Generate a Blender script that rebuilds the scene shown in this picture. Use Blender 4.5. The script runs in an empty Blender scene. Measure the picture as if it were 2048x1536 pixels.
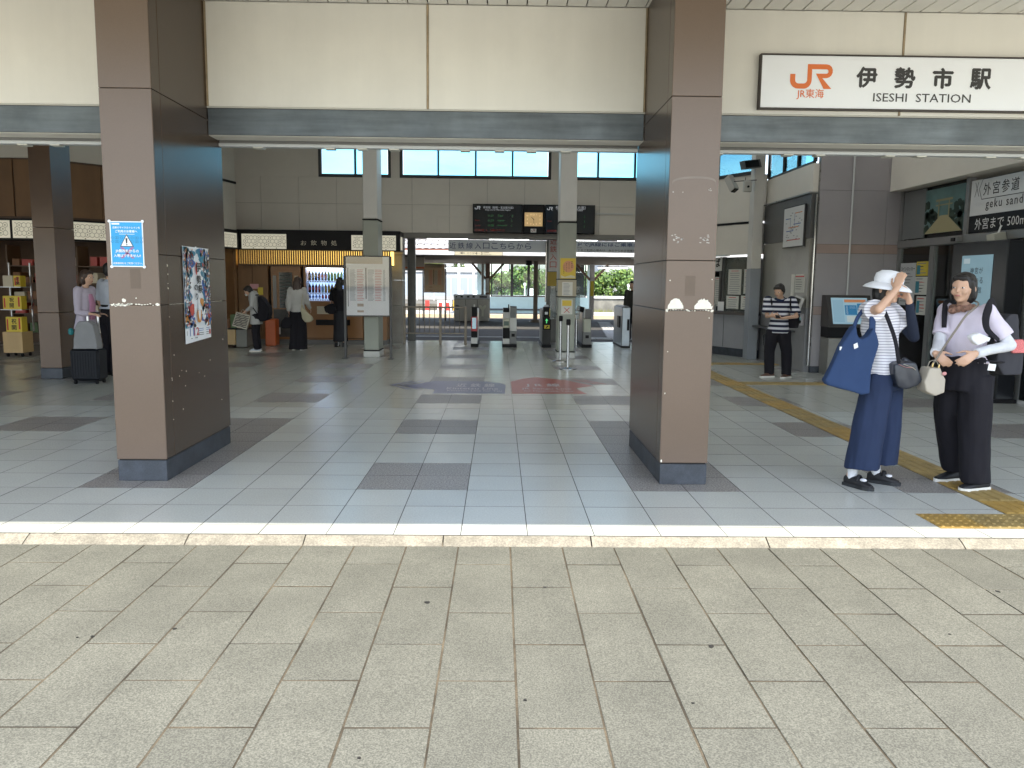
import bpy, bmesh, math, random
from math import sin, cos, pi, radians, sqrt, atan2
from mathutils import Vector as V, Matrix, noise as mnoise, Quaternion
rnd = random.Random(7)
SC = bpy.context.scene
COL = SC.collection

# ------------------------------------------------------------------ camera
cam_d = bpy.data.cameras.new('camera')
cam = bpy.data.objects.new('camera', cam_d); COL.objects.link(cam); SC.camera = cam
cam_d.sensor_width = 36.0; cam_d.lens = 36.0 * 1625.4 / 2048.0
cam_d.clip_start = 0.05; cam_d.clip_end = 2000
def cam_axes(pitch, yaw, roll):
    fw = V((sin(yaw) * cos(pitch), cos(yaw) * cos(pitch), -sin(pitch)))
    rt = V((cos(yaw), -sin(yaw), 0)); dn = fw.cross(rt)
    return cos(roll) * rt - sin(roll) * dn, sin(roll) * rt + cos(roll) * dn, fw
_r, _d, _f = cam_axes(0.12548, 0.01719, 0.01074)
cam.matrix_world = Matrix(((_r.x, -_d.x, -_f.x, 0), (_r.y, -_d.y, -_f.y, 0), (_r.z, -_d.z, -_f.z, 1.5), (0, 0, 0, 1)))

# ------------------------------------------------------------------ sky, sun, exposure
SUN_EL, SUN_AZ = radians(55), radians(22)          # azimuth: behind the camera, to the right
world = bpy.data.worlds.new('World'); SC.world = world; world.use_nodes = True
wn, wl = world.node_tree.nodes, world.node_tree.links
wn.clear()
w_out = wn.new('ShaderNodeOutputWorld'); w_bg = wn.new('ShaderNodeBackground')
w_sky = wn.new('ShaderNodeTexSky'); w_sky.sky_type = 'NISHITA'; w_sky.sun_disc = False
w_sky.sun_elevation = SUN_EL; w_sky.sun_rotation = pi - SUN_AZ
w_sky.air_density = 1.0; w_sky.dust_density = 1.0; w_sky.ozone_density = 2.0
# thin clouds over the whole dome
w_tc = wn.new('ShaderNodeTexCoord'); w_map = wn.new('ShaderNodeMapping'); w_map.inputs['Scale'].default_value = (1, 1, 3.5)
w_noi = wn.new('ShaderNodeTexNoise'); w_noi.inputs['Scale'].default_value = 2.6; w_noi.inputs['Detail'].default_value = 7
w_noi.inputs['Roughness'].default_value = 0.55
w_ramp = wn.new('ShaderNodeValToRGB'); w_ramp.color_ramp.elements[0].position = 0.40; w_ramp.color_ramp.elements[1].position = 0.70
w_ramp.color_ramp.elements[1].color = (0.7, 0.7, 0.7, 1)
w_mix = wn.new('ShaderNodeMixRGB'); w_mix.inputs[2].default_value = (8.3, 8.3, 8.0, 1)
wl.new(w_tc.outputs['Generated'], w_map.inputs[0]); wl.new(w_map.outputs[0], w_noi.inputs['Vector'])
wl.new(w_noi.outputs['Fac'], w_ramp.inputs[0]); wl.new(w_ramp.outputs[0], w_mix.inputs[0])
wl.new(w_sky.outputs[0], w_mix.inputs[1]); wl.new(w_mix.outputs[0], w_bg.inputs[0])
w_bg.inputs['Strength'].default_value = 0.15
wl.new(w_bg.outputs[0], w_out.inputs[0])
sun_d = bpy.data.lights.new('sun', 'SUN'); sun_d.energy = 2.4; sun_d.angle = radians(0.5); sun_d.color = (1.0, 0.93, 0.79)
sun = bpy.data.objects.new('sun', sun_d); COL.objects.link(sun)
_sd = V((-sin(SUN_AZ) * cos(SUN_EL), cos(SUN_AZ) * cos(SUN_EL), -sin(SUN_EL)))
sun.rotation_euler = _sd.to_track_quat('-Z', 'Y').to_euler(); sun.location = (4, -8, 12)
SC.view_settings.view_transform = 'Standard'; SC.view_settings.look = 'None'
SC.view_settings.gamma = 1.0; SC.view_settings.use_curve_mapping = False
SC.view_settings.exposure = 1.85
SC.render.engine = 'CYCLES'
SC.cycles.use_denoising = True; SC.cycles.max_bounces = 10; SC.cycles.diffuse_bounces = 6
SC.cycles.glossy_bounces = 4; SC.cycles.transparent_max_bounces = 12
SC.cycles.caustics_reflective = False; SC.cycles.caustics_refractive = False
SC.cycles.sample_clamp_indirect = 6

# ------------------------------------------------------------------ materials
MATS = {}
def M(name, col, rough=0.6, metal=0.0, var=0.0, vs=4.0, bump=0.0, bs=60.0, spec=0.5, coat=0.0, emit=None, es=1.0,
      speck=0.0, ss=220.0, stain=0.0, st=1.2, rand=0.0, stretch=None, obj=False, rvar=0.0):
    """procedural principled material: colour with large noise variation (var), fine dark specks (speck),
    blotchy stains (stain), per-object tint (rand), bump and roughness variation"""
    if name in MATS: return MATS[name]
    m = bpy.data.materials.new(name); m.use_nodes = True; MATS[name] = m
    n, l = m.node_tree.nodes, m.node_tree.links
    b = n['Principled BSDF']
    b.inputs['Roughness'].default_value = rough; b.inputs['Metallic'].default_value = metal
    b.inputs['Specular IOR Level'].default_value = spec; b.inputs['Coat Weight'].default_value = coat
    b.inputs['Coat Roughness'].default_value = 0.08
    c = (col[0], col[1], col[2], 1.0)
    b.inputs['Base Color'].default_value = c
    if obj:
        pos = n.new('ShaderNodeTexCoord').outputs['Object']
    else:
        pos = n.new('ShaderNodeNewGeometry').outputs['Position']
    if stretch:
        mp = n.new('ShaderNodeMapping'); mp.inputs['Scale'].default_value = stretch
        l.new(pos, mp.inputs[0]); spos = mp.outputs[0]
    else: spos = pos
    def noi(scale, det=3, ro=0.5, src=None):
        t = n.new('ShaderNodeTexNoise'); t.inputs['Scale'].default_value = scale; t.inputs['Detail'].default_value = det
        t.inputs['Roughness'].default_value = ro; l.new(src or pos, t.inputs['Vector']); return t.outputs['Fac']
    def mr(src, a, bb, lo, hi):
        t = n.new('ShaderNodeMapRange'); l.new(src, t.inputs[0])
        for i, v in enumerate((a, bb, lo, hi)): t.inputs[i + 1].default_value = v
        return t.outputs[0]
    def mul(a, bb):
        t = n.new('ShaderNodeMath'); t.operation = 'MULTIPLY'; l.new(a, t.inputs[0]); l.new(bb, t.inputs[1]); return t.outputs[0]
    facs = []
    if var: facs.append(mr(noi(vs, 5, 0.6, spos), 0.3, 0.7, 1 - var, 1 + var))
    if speck: facs.append(mr(noi(ss, 2, 0.6), 0.36, 0.66, 1 - speck, 1 + speck * 0.8))
    if stain: facs.append(mr(noi(st, 6, 0.65), 0.38, 0.62, 1 - stain, 1.0))
    if rand:
        oi = n.new('ShaderNodeObjectInfo'); facs.append(mr(oi.outputs['Random'], 0, 1, 1 - rand, 1 + rand))
    if facs:
        f = facs[0]
        for g in facs[1:]: f = mul(f, g)
        mx = n.new('ShaderNodeVectorMath'); mx.operation = 'SCALE'; mx.inputs[0].default_value = col[:3]
        l.new(f, mx.inputs['Scale']); l.new(mx.outputs[0], b.inputs['Base Color'])
    if rvar: l.new(mr(noi(3.0, 5, 0.6), 0.3, 0.7, rough - rvar, rough + rvar), b.inputs['Roughness'])
    if bump:
        bp = n.new('ShaderNodeBump'); bp.inputs['Strength'].default_value = bump; bp.inputs['Distance'].default_value = 0.004
        l.new(noi(bs, 3, 0.6, spos), bp.inputs['Height']); l.new(bp.outputs[0], b.inputs['Normal'])
    if emit:
        b.inputs['Emission Color'].default_value = (*emit, 1); b.inputs['Emission Strength'].default_value = es
    return m
def stripes(name, c1, c2, pitch, duty, rough=0.85, axis='Z', phase=0.0, soft=0.04, wob=0.0):
    if name in MATS: return MATS[name]
    m = M(name, c1, rough, bump=0.12, bs=400)
    n, l = m.node_tree.nodes, m.node_tree.links
    tc = n.new('ShaderNodeNewGeometry'); sx = n.new('ShaderNodeSeparateXYZ'); l.new(tc.outputs['Position'], sx.inputs[0])
    src = sx.outputs[axis]
    if wob:
        nz = n.new('ShaderNodeTexNoise'); nz.inputs['Scale'].default_value = 6; l.new(tc.outputs['Position'], nz.inputs['Vector'])
        ma0 = n.new('ShaderNodeMath'); ma0.operation = 'MULTIPLY_ADD'; ma0.inputs[1].default_value = wob
        l.new(nz.outputs['Fac'], ma0.inputs[0]); l.new(src, ma0.inputs[2]); src = ma0.outputs[0]
    a = n.new('ShaderNodeMath'); a.operation = 'MULTIPLY_ADD'; a.inputs[1].default_value = 1.0 / pitch; a.inputs[2].default_value = 50 + phase
    l.new(src, a.inputs[0])
    fr = n.new('ShaderNodeMath'); fr.operation = 'FRACT'; l.new(a.outputs[0], fr.inputs[0])
    mp = n.new('ShaderNodeMapRange'); l.new(fr.outputs[0], mp.inputs[0]); mp.inputs[1].default_value = duty - soft; mp.inputs[2].default_value = duty + soft
    mx = n.new('ShaderNodeMixRGB'); mx.inputs[1].default_value = (*c1, 1); mx.inputs[2].default_value = (*c2, 1)
    l.new(mp.outputs[0], mx.inputs[0]); l.new(mx.outputs[0], n['Principled BSDF'].inputs['Base Color'])
    return m
def glassm(name, tint=(0.9, 0.95, 0.95), refl=0.5, dull=0.0, dcol=(0.3, 0.3, 0.3)):
    """thin pane: straight-through transmission with a fresnel reflection and optional film of dirt"""
    if name in MATS: return MATS[name]
    m = bpy.data.materials.new(name); m.use_nodes = True; MATS[name] = m
    n, l = m.node_tree.nodes, m.node_tree.links; n.clear()
    o = n.new('ShaderNodeOutputMaterial'); t = n.new('ShaderNodeBsdfTransparent'); g = n.new('ShaderNodeBsdfGlossy')
    t.inputs[0].default_value = (*tint, 1); g.inputs['Roughness'].default_value = 0.02
    fr = n.new('ShaderNodeFresnel'); fr.inputs[0].default_value = 1.5
    mu = n.new('ShaderNodeMath'); mu.operation = 'MULTIPLY'; mu.inputs[1].default_value = 2 * refl; l.new(fr.outputs[0], mu.inputs[0])
    x = n.new('ShaderNodeMixShader'); l.new(mu.outputs[0], x.inputs[0]); l.new(t.outputs[0], x.inputs[1]); l.new(g.outputs[0], x.inputs[2])
    if dull:
        d = n.new('ShaderNodeBsdfDiffuse'); d.inputs[0].default_value = (*dcol, 1)
        y = n.new('ShaderNodeMixShader'); y.inputs[0].default_value = dull
        l.new(x.outputs[0], y.inputs[1]); l.new(d.outputs[0], y.inputs[2]); l.new(y.outputs[0], o.inputs[0])
    else: l.new(x.outputs[0], o.inputs[0])
    return m

# ------------------------------------------------------------------ mesh builder
def spline(pts, rs, n=6):
    q = [pts[0]] + list(pts) + [pts[-1]]; P, R = [], []
    for i in range(1, len(q) - 2):
        for k in range(n):
            t = k / n; a, b, c, d = q[i - 1], q[i], q[i + 1], q[i + 2]
            P.append(0.5 * ((2 * b) + (c - a) * t + (2 * a - 5 * b + 4 * c - d) * t * t + (3 * b - a - 3 * c + d) * t ** 3)); R.append(rs[i - 1] * (1 - t) + rs[i] * t)
    return P + [pts[-1]], R + [rs[-1]]
class MB:
    def __init__(s): s.v = []; s.f = []; s.m = []; s.s = []
    def add(s, vs, fs, m=0, smooth=False):
        o = len(s.v); s.v += [tuple(p) for p in vs]
        for f in fs: s.f.append([i + o for i in f]); s.m.append(m); s.s.append(smooth)
        return s
    def box(s, x0, x1, y0, y1, z0, z1, m=0, b=0.0):
        if b <= 0:
            vs = [(x, y, z) for z in (z0, z1) for y in (y0, y1) for x in (x0, x1)]
            return s.add(vs, [(0, 2, 3, 1), (4, 5, 7, 6), (0, 1, 5, 4), (2, 6, 7, 3), (0, 4, 6, 2), (1, 3, 7, 5)], m)
        bm = bmesh.new(); bmesh.ops.create_cube(bm, size=1)
        for q in bm.verts: q.co = V(((x0 + x1) / 2 + q.co.x * (x1 - x0), (y0 + y1) / 2 + q.co.y * (y1 - y0), (z0 + z1) / 2 + q.co.z * (z1 - z0)))
        bmesh.ops.bevel(bm, geom=list(bm.edges), offset=b, segments=1, affect='EDGES', profile=0.5)
        bm.verts.index_update(); s.add([q.co for q in bm.verts], [[q.index for q in f.verts] for f in bm.faces], m); bm.free(); return s
    def obox(s, c, ax, ay, az, m=0):
        """oriented box: centre and three half-axis vectors"""
        c, ax, ay, az = V(c), V(ax), V(ay), V(az)
        vs = [c + i * ax + j * ay + k * az for k in (-1, 1) for j in (-1, 1) for i in (-1, 1)]
        return s.add(vs, [(0, 2, 3, 1), (4, 5, 7, 6), (0, 1, 5, 4), (2, 6, 7, 3), (0, 4, 6, 2), (1, 3, 7, 5)], m)
    def quad(s, a, b, c, d, m=0): return s.add([a, b, c, d], [(0, 1, 2, 3)], m)
    def cyl(s, a, b, r, r2=None, n=12, m=0, cap=True, smooth=True):
        return s.tube([a, b], [r, r if r2 is None else r2], n, m, cap, smooth)
    def tube(s, pts, r, n=10, m=0, cap=True, smooth=True, flat=1.0, up=None):
        pts = [V(p) for p in pts]; rs = r if isinstance(r, (list, tuple)) else [r] * len(pts)
        if flat != 1.0 and len(pts) > 2: pts, rs = spline(pts, rs)
        vs, fs = [], []
        prev = None
        for i, p in enumerate(pts):
            t = (pts[min(i + 1, len(pts) - 1)] - pts[max(i - 1, 0)]).normalized()
            if prev is None:
                ref = V(up) if up else (V((0, 0, 1)) if abs(t.z) < 0.9 else V((1, 0, 0)))
                u = (ref - t * ref.dot(t)).normalized()
            else: u = (prev - t * prev.dot(t)).normalized()
            if up and flat != 1.0:
                c_ = V(up) - t * t.dot(V(up))
                if c_.length > .35: u = c_.normalized() if c_.dot(u) >= 0 or prev is None else -c_.normalized()
            prev = u; w = t.cross(u)
            for k in range(n):
                a = 2 * pi * k / n; vs.append(p + rs[i] * (cos(a) * u * flat + sin(a) * w))
        for i in range(len(pts) - 1):
            for k in range(n):
                fs.append((i * n + k, i * n + (k + 1) % n, (i + 1) * n + (k + 1) % n, (i + 1) * n + k))
        s.add(vs, fs, m, smooth)
        if cap: s.add(vs[:n], [tuple(range(n - 1, -1, -1))], m); s.add(vs[-n:], [tuple(range(n))], m)
        return s
    def capsule(s, a, b, ra, rb=None, n=12, m=0):
        """tapered capsule, closed"""
        a, b = V(a), V(b); rb = ra if rb is None else rb; t = (b - a); L = t.length
        t = t.normalized() if L > 1e-6 else V((0, 0, 1)); pts, rs = [], []
        for k in range(1, 5): q = pi / 2 * k / 4; pts.append(a - t * ra * cos(q)); rs.append(ra * sin(q))
        for k in range(4, 0, -1): q = pi / 2 * k / 4; pts.append(b + t * rb * cos(q)); rs.append(rb * sin(q))
        u = (V((0, 0, 1)) if abs(t.z) < 0.9 else V((1, 0, 0))); u = (u - t * u.dot(t)).normalized(); w = t.cross(u)
        vs = [a - t * ra]; fs = []
        for p, r in zip(pts, rs):
            for k in range(n): an = 2 * pi * k / n; vs.append(p + r * (cos(an) * u + sin(an) * w))
        vs.append(b + t * rb); N = len(pts)
        for k in range(n): fs.append((0, 1 + (k + 1) % n, 1 + k))
        for i in range(N - 1):
            for k in range(n): fs.append((1 + i * n + k, 1 + i * n + (k + 1) % n, 1 + (i + 1) * n + (k + 1) % n, 1 + (i + 1) * n + k))
        for k in range(n): fs.append((1 + (N - 1) * n + k, 1 + (N - 1) * n + (k + 1) % n, len(vs) - 1))
        return s.add(vs, fs, m, True)
    def ell(s, c, r, n=14, m=0, rot=None):
        c = V(c); R = rot or Matrix.Identity(3); vs, fs = [c + R @ V((0, 0, r[2]))], []
        h = n // 2 + 1
        for i in range(1, h):
            th = pi * i / h
            for k in range(n): a = 2 * pi * k / n; vs.append(c + R @ V((r[0] * sin(th) * cos(a), r[1] * sin(th) * sin(a), r[2] * cos(th))))
        vs.append(c - R @ V((0, 0, r[2])))
        for k in range(n): fs.append((0, 1 + k, 1 + (k + 1) % n))
        for i in range(h - 2):
            for k in range(n): fs.append((1 + i * n + k, 1 + (i + 1) * n + k, 1 + (i + 1) * n + (k + 1) % n, 1 + i * n + (k + 1) % n))
        for k in range(n): fs.append((1 + (h - 2) * n + k, len(vs) - 1, 1 + (h - 2) * n + (k + 1) % n))
        return s.add(vs, fs, m, True)
    def loft(s, rings, m=0, n=18, cap=True, p=2.3):
        """rings: (centre, half-width vector, half-depth vector), superellipse sections"""
        vs, fs = [], []
        for c, a, b in rings:
            c, a, b = V(c), V(a), V(b)
            for k in range(n):
                t = 2 * pi * k / n; cx, sy = cos(t), sin(t)
                vs.append(c + a * math.copysign(abs(cx) ** (2 / p), cx) + b * math.copysign(abs(sy) ** (2 / p), sy))
        for i in range(len(rings) - 1):
            for k in range(n): fs.append((i * n + k, i * n + (k + 1) % n, (i + 1) * n + (k + 1) % n, (i + 1) * n + k))
        s.add(vs, fs, m, True)
        if cap: s.add(vs[:n], [tuple(range(n - 1, -1, -1))], m); s.add(vs[-n:], [tuple(range(n))], m)
        return s
    def prism(s, poly, o, u, w, d, m=0):
        """outline poly (2d) placed at o with axes u, w and extruded by vector d"""
        o, u, w, d = V(o), V(u), V(w), V(d); n = len(poly)
        a = [o + u * x + w * y for x, y in poly]; b = [p + d for p in a]
        s.add(a + b, [tuple(range(n - 1, -1, -1)), tuple(range(n, 2 * n))] + [(i, (i + 1) % n, n + (i + 1) % n, n + i) for i in range(n)], m)
        return s
    def flat(s, poly, o, u, w, m=0):
        o, u, w = V(o), V(u), V(w); return s.add([o + u * x + w * y for x, y in poly], [tuple(range(len(poly)))], m)
    def lathe(s, c, prof, n=20, m=0, smooth=True):
        c = V(c); vs, fs = [], []
        for r, z in prof:
            for k in range(n): a = 2 * pi * k / n; vs.append(c + V((r * cos(a), r * sin(a), z)))
        for i in range(len(prof) - 1):
            for k in range(n): fs.append((i * n + k, i * n + (k + 1) % n, (i + 1) * n + (k + 1) % n, (i + 1) * n + k))
        s.add(vs, fs, m, smooth); s.add(vs[:n], [tuple(range(n - 1, -1, -1))], m); s.add(vs[-n:], [tuple(range(n))], m); return s
    def text(s, t, o, u, w, width=None, height=None, m=0, bold=0.0, spacing=1.0, align='L', res=2, ext=0.0, sx=1.0):
        """lettering laid on the plane (o, u, w): u = reading direction, w = up; fitted to width and/or height"""
        vs, fs, bb = glyphs(t, 0.0, spacing, res)
        if not vs: return s
        bw, bh = bb[2] - bb[0], bb[3] - bb[1]
        if width and height: kx, ky = width / bw, height / bh
        elif width: kx = ky = width / bw
        else: kx = ky = height / bh
        kx *= sx
        off = {'L': 0.0, 'C': -bw * kx / 2, 'R': -bw * kx}[align]
        o, u, w = V(o), V(u).normalized(), V(w).normalized()
        e = bold * 0.8; n = u.cross(w)
        for q, (dx, dy) in enumerate([(0, 0)] if bold <= 0 else [(-e, 0), (e, 0), (0, e), (0, -e)]):      # heavier strokes: shifted layers
            s.add([o + n * (q * 0.00025) + u * ((x + dx - bb[0]) * kx + off) + w * ((y + dy - bb[1]) * ky) for x, y in vs], fs, m)
        return s
    def mesh(s, name, mats):
        me = bpy.data.meshes.new(name); me.from_pydata(s.v, [], s.f)
        for m in (mats if isinstance(mats, (list, tuple)) else [mats]): me.materials.append(m)
        me.polygons.foreach_set('material_index', s.m); me.polygons.foreach_set('use_smooth', s.s); me.update(); return me
    def build(s, name, mats, parent=None, label=None):
        return link(name, s.mesh(name, mats), parent, label)
_GL = {}
def glyphs(t, bold, spacing, res):
    k = (t, bold, spacing, res)
    if k in _GL: return _GL[k]
    cu = bpy.data.curves.new('lettering', 'FONT'); cu.body = t; cu.size = 1.0; cu.resolution_u = res; cu.offset = bold
    cu.space_character = spacing; cu.dimensions = '2D'; cu.fill_mode = 'BOTH'
    ob = bpy.data.objects.new('lettering', cu); COL.objects.link(ob)
    dg = bpy.context.evaluated_depsgraph_get(); dg.update()
    me = bpy.data.meshes.new_from_object(ob.evaluated_get(dg))
    vs = [(q.co.x, q.co.y) for q in me.vertices]; fs = [tuple(p.vertices) for p in me.polygons]
    bpy.data.objects.remove(ob); bpy.data.curves.remove(cu); bpy.data.meshes.remove(me)
    bb = (min(x for x, y in vs), min(y for x, y in vs), max(x for x, y in vs), max(y for x, y in vs)) if vs else None
    _GL[k] = (vs, fs, bb); return _GL[k]
def link(name, me, parent=None, label=None):
    o = bpy.data.objects.new(name, me); COL.objects.link(o)
    if parent is not None:
        o.parent = parent; o.matrix_parent_inverse = Matrix.Translation(-parent.location)
    if label: o['label'] = label
    return o
def thing(name, label, cat, loc=(0, 0, 0), group=None):
    o = bpy.data.objects.new(name, None); COL.objects.link(o); o.location = loc; o.empty_display_size = 0.1
    o['label'] = label; o['category'] = cat
    if group: o['group'] = group
    return o
def tag(o, label, cat, group=None):
    o['label'] = label; o['category'] = cat
    if group: o['group'] = group
    return o
def struct(o): o['kind'] = 'structure'; return o
def stuff(o): o['kind'] = 'stuff'; return o
def dup(root, loc, rotz=0.0, label=None, deep=True):
    r = root.copy(); COL.objects.link(r); r.location = loc; r.rotation_euler = (0, 0, rotz)
    if label: r['label'] = label
    for ch in list(root.children):
        c = ch.copy(); COL.objects.link(c); c.parent = r
        for g in list(ch.children): d = g.copy(); COL.objects.link(d); d.parent = c
    return r
def remesh(name, mb, voxel, mats, parent=None, smooth=4, wrinkle=0.0, wscale=10.0, stretch=(1, 1, 0.5), label=None, fac=0.5):
    """fuse the overlapping closed shapes of mb into one continuous skin"""
    me = mb.mesh(name, mats); ob = bpy.data.objects.new(name, me); COL.objects.link(ob)
    r = ob.modifiers.new('r', 'REMESH'); r.mode = 'VOXEL'; r.voxel_size = voxel; r.use_smooth_shade = True
    if smooth: q = ob.modifiers.new('s', 'SMOOTH'); q.factor = fac; q.iterations = smooth
    dg = bpy.context.evaluated_depsgraph_get(); dg.update()
    m2 = bpy.data.meshes.new_from_object(ob.evaluated_get(dg)); bpy.data.objects.remove(ob); bpy.data.meshes.remove(me)
    m2.name = name
    if wrinkle:
        off = V((rnd.random() * 50, rnd.random() * 50, 0)); ns = [v.normal.copy() for v in m2.vertices]
        for v, nn in zip(m2.vertices, ns):
            c = V((v.co.x * stretch[0], v.co.y * stretch[1], v.co.z * stretch[2])) * wscale + off
            v.co += nn * wrinkle * (mnoise.noise(c) + 0.5 * mnoise.noise(c * 2.3))
    m2.polygons.foreach_set('use_smooth', [True] * len(m2.polygons)); m2.update()
    return link(name, m2, parent, label)
X, Y, Z = V((1, 0, 0)), V((0, 1, 0)), V((0, 0, 1))

# ================================================================== ground and paving
m_earth = M('earth', (0.12, 0.11, 0.09), 0.95, var=0.3)
struct(MB().box(-400, 400, -300, 700, -1.4, -1.2).build('ground', m_earth))
m_mortar = M('joint_mortar', (0.105, 0.085, 0.058), 0.95, var=0.6, vs=5, stain=0.6, st=2.2, speck=0.25, ss=140)
m_granite = M('flamed_granite', (0.135, 0.1345, 0.113), 0.85, var=0.10, vs=2.6, speck=0.40, ss=165, stain=0.12, st=2.2, rand=0.065, bump=0.2, bs=120)
pave = struct(MB().box(-4.599, 4.599, 1.602, 4.602, -0.30, -0.0432).build('pavement', m_mortar))
m_fore = M('forecourt_paving', (0.36, 0.35, 0.31), 0.85, var=0.10, speck=0.2, ss=120)  # unseen ground, made pale to bounce light onto facade and hall
fc = struct(MB().box(-60, 60, -80, 1.60, -0.9, -0.042).build('forecourt', m_fore))
for a, b in ((-60, -4.6), (4.6, 60)): MB().box(a, b, 1.601, 4.602, -0.9, -0.042).build('side_paving', m_fore, fc)
SW, SL = 0.303, 0.655
def stone_mesh(w, l, q):
    bm = bmesh.new(); r = random.Random(q)
    # slightly irregular chamfered slab
    b = 0.0012; jit = lambda: r.uniform(-0.0015, 0.0015)
    top = [(-w / 2 + b + jit(), -l / 2 + b + jit()), (w / 2 - b + jit(), -l / 2 + b + jit()), (w / 2 - b + jit(), l / 2 - b + jit()), (-w / 2 + b + jit(), l / 2 - b + jit())]
    rim = [(-w / 2, -l / 2), (w / 2, -l / 2), (w / 2, l / 2), (-w / 2, l / 2)]
    mb = MB(); vs = [(x, y, 0.0) for x, y in top] + [(x, y, -0.002) for x, y in rim] + [(x, y, -0.03) for x, y in rim]
    fs = [(0, 1, 2, 3)] + [(i, i + 4, (i + 1) % 4 + 4, (i + 1) % 4) for i in range(4)] + [(i + 4, i + 8, (i + 1) % 4 + 8, (i + 1) % 4 + 4) for i in range(4)]
    mb.add(vs, fs); mb.m[5:] = [1] * 4; return mb.mesh('paving_stone', [m_granite, m_mortar])
smesh = [stone_mesh(SW - 0.0085, SL - 0.012, q) for q in range(6)]
rest = MB(); nst = 0
for k in range(-15, 16):
    xc = -0.224 + SW * (k + 0.5)
    first = 4.30 if k % 2 == 0 else 3.965
    top_y, j = 4.599, first
    segs = []
    while j > 0.9:
        segs.append((j, top_y)); top_y, j = j, j - SL
    for y0, y1 in segs:
        yc, l = (y0 + y1) / 2, y1 - y0
        vis = abs(xc) < 4.5 and yc - l / 2 > 1.6
        z = -0.04 + rnd.uniform(-0.0012, 0.0012)
        if not vis: continue
        me = smesh[rnd.randrange(6)] if abs(l - SL) < 0.01 else stone_mesh(SW - 0.0085, l - 0.012, k)
        o = link('paving_stone', me, pave); o.location = (xc + rnd.uniform(-0.001, 0.001), yc, z)
        o.rotation_euler = (rnd.uniform(-0.002, 0.002), rnd.uniform(-0.003, 0.003), rnd.uniform(-0.0015, 0.0015)); nst += 1
# old gum and dirt spots on the paving
m_gum = M('black_gum', (0.015, 0.014, 0.013), 0.8)
def blot(name, x, y, r, z=-0.0386, seed=0, m=None, n=14, sx=1.0, par=None):
    q = random.Random(seed); poly = []
    for i in range(n):
        a = 2 * pi * i / n; rr = r * (0.55 + 0.6 * q.random()); poly.append((x + rr * cos(a) * sx, y + rr * sin(a)))
    b = MB(); b.prism(poly, (0, 0, z), X, Y, (0, 0, 0.0022)); return b.build(name, m or m_gum, par)
for i, (x, y, r) in enumerate([(-2.12, 3.32, 0.013), (-1.42, 3.45, 0.010), (-1.74, 3.37, 0.009), (-1.80, 3.36, 0.006), (-0.33, 3.76, 0.016), (0.92, 3.29, 0.013), (0.245, 3.96, 0.010), (0.11, 2.84, 0.008), (0.73, 2.82, 0.006), (-0.44, 2.47, 0.007), (2.55, 3.93, 0.012), (2.02, 3.42, 0.007), (-2.86, 3.9, 0.012)]):
    blot('gum_spot', x, y, r, seed=i, par=pave)

# kerb of pale stone between paving and hall floor
m_kerb = M('kerb_stone', (0.29, 0.265, 0.215), 0.9, var=0.12, vs=5, speck=0.22, ss=90, stain=0.3, st=9, bump=0.6, bs=70, rand=0.05)
kerb = struct(MB().box(-7.4, 7.4, 4.613, 4.688, -0.25, -0.045).build('kerb', M('kerb_bed', (0.2, 0.17, 0.13), 0.95, var=0.3)))
kx = [-7.3, -6.4, -5.5, -4.6, -3.75, -2.75, -1.818, -1.132, -0.317, 0.558, 1.608, 2.774, 3.7, 4.6, 5.5, 6.4, 7.3]
for i, (a, b) in enumerate(zip(kx, kx[1:])):
    mb = MB(); n = 28; q = random.Random(i); prof = [(4.603, -0.055), (4.605, -0.0395), (4.628, -0.027), (4.656, -0.013), (4.684, -0.002), (4.685, -0.014)]
    vs = []
    for j in range(n + 1):
        x = a + 0.004 + (b - a - 0.008) * j / n
        for t, (y, z) in enumerate(prof):
            e = q.uniform(-0.0022, 0.0022) if t < 3 else q.uniform(-0.001, 0.001)
            vs.append((x, y + (e if t < 4 else 0), z + e * 0.25))
    P = len(prof); fs = [(j * P + t, (j + 1) * P + t, (j + 1) * P + t + 1, j * P + t + 1) for j in range(n) for t in range(P - 1)]
    fs += [tuple(range(P - 1, -1, -1)), tuple(n * P + t for t in range(P))]
    mb.add(vs, fs, 0, False).build('kerb_stone', m_kerb, kerb)

# ================================================================== hall floor tiles
m_tilejoint = M('tile_joint', (0.045, 0.042, 0.038), 0.9)
m_tile = M('pale_tile', (0.52, 0.54, 0.51), 0.24, var=0.04, vs=1.5, speck=0.09, ss=90, rand=0.035, spec=0.5)
m_tile_dimmed = M('pale_tile_dimmed', (0.46, 0.47, 0.425), 0.20, var=0.05, vs=1.1, speck=0.05, ss=70)  # far copy of the tile, dimness of the rear hall put into its colour
m_dtile = M('speckled_dark_tile', (0.29, 0.275, 0.262), 0.34, var=0.05, vs=2, speck=0.6, ss=80, rand=0.03)
floor = struct(MB().box(-16, 14, 4.69, 20.56, -0.25, -0.0013).build('floor', m_tilejoint))
TX, TW = -0.2163, 0.3996
def rowY(k):
    kn = [(-0.45, 4.69), (0, 4.875), (1, 5.311), (2, 5.742), (4, 6.602), (7, 7.9), (9, 8.729), (14, 10.708), (39, 20.56)]
    for (a, A), (b, B) in zip(kn, kn[1:]):
        if k <= b: return A + (B - A) * (k - a) / (b - a)
    return 20.56
tcache = {}
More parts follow.
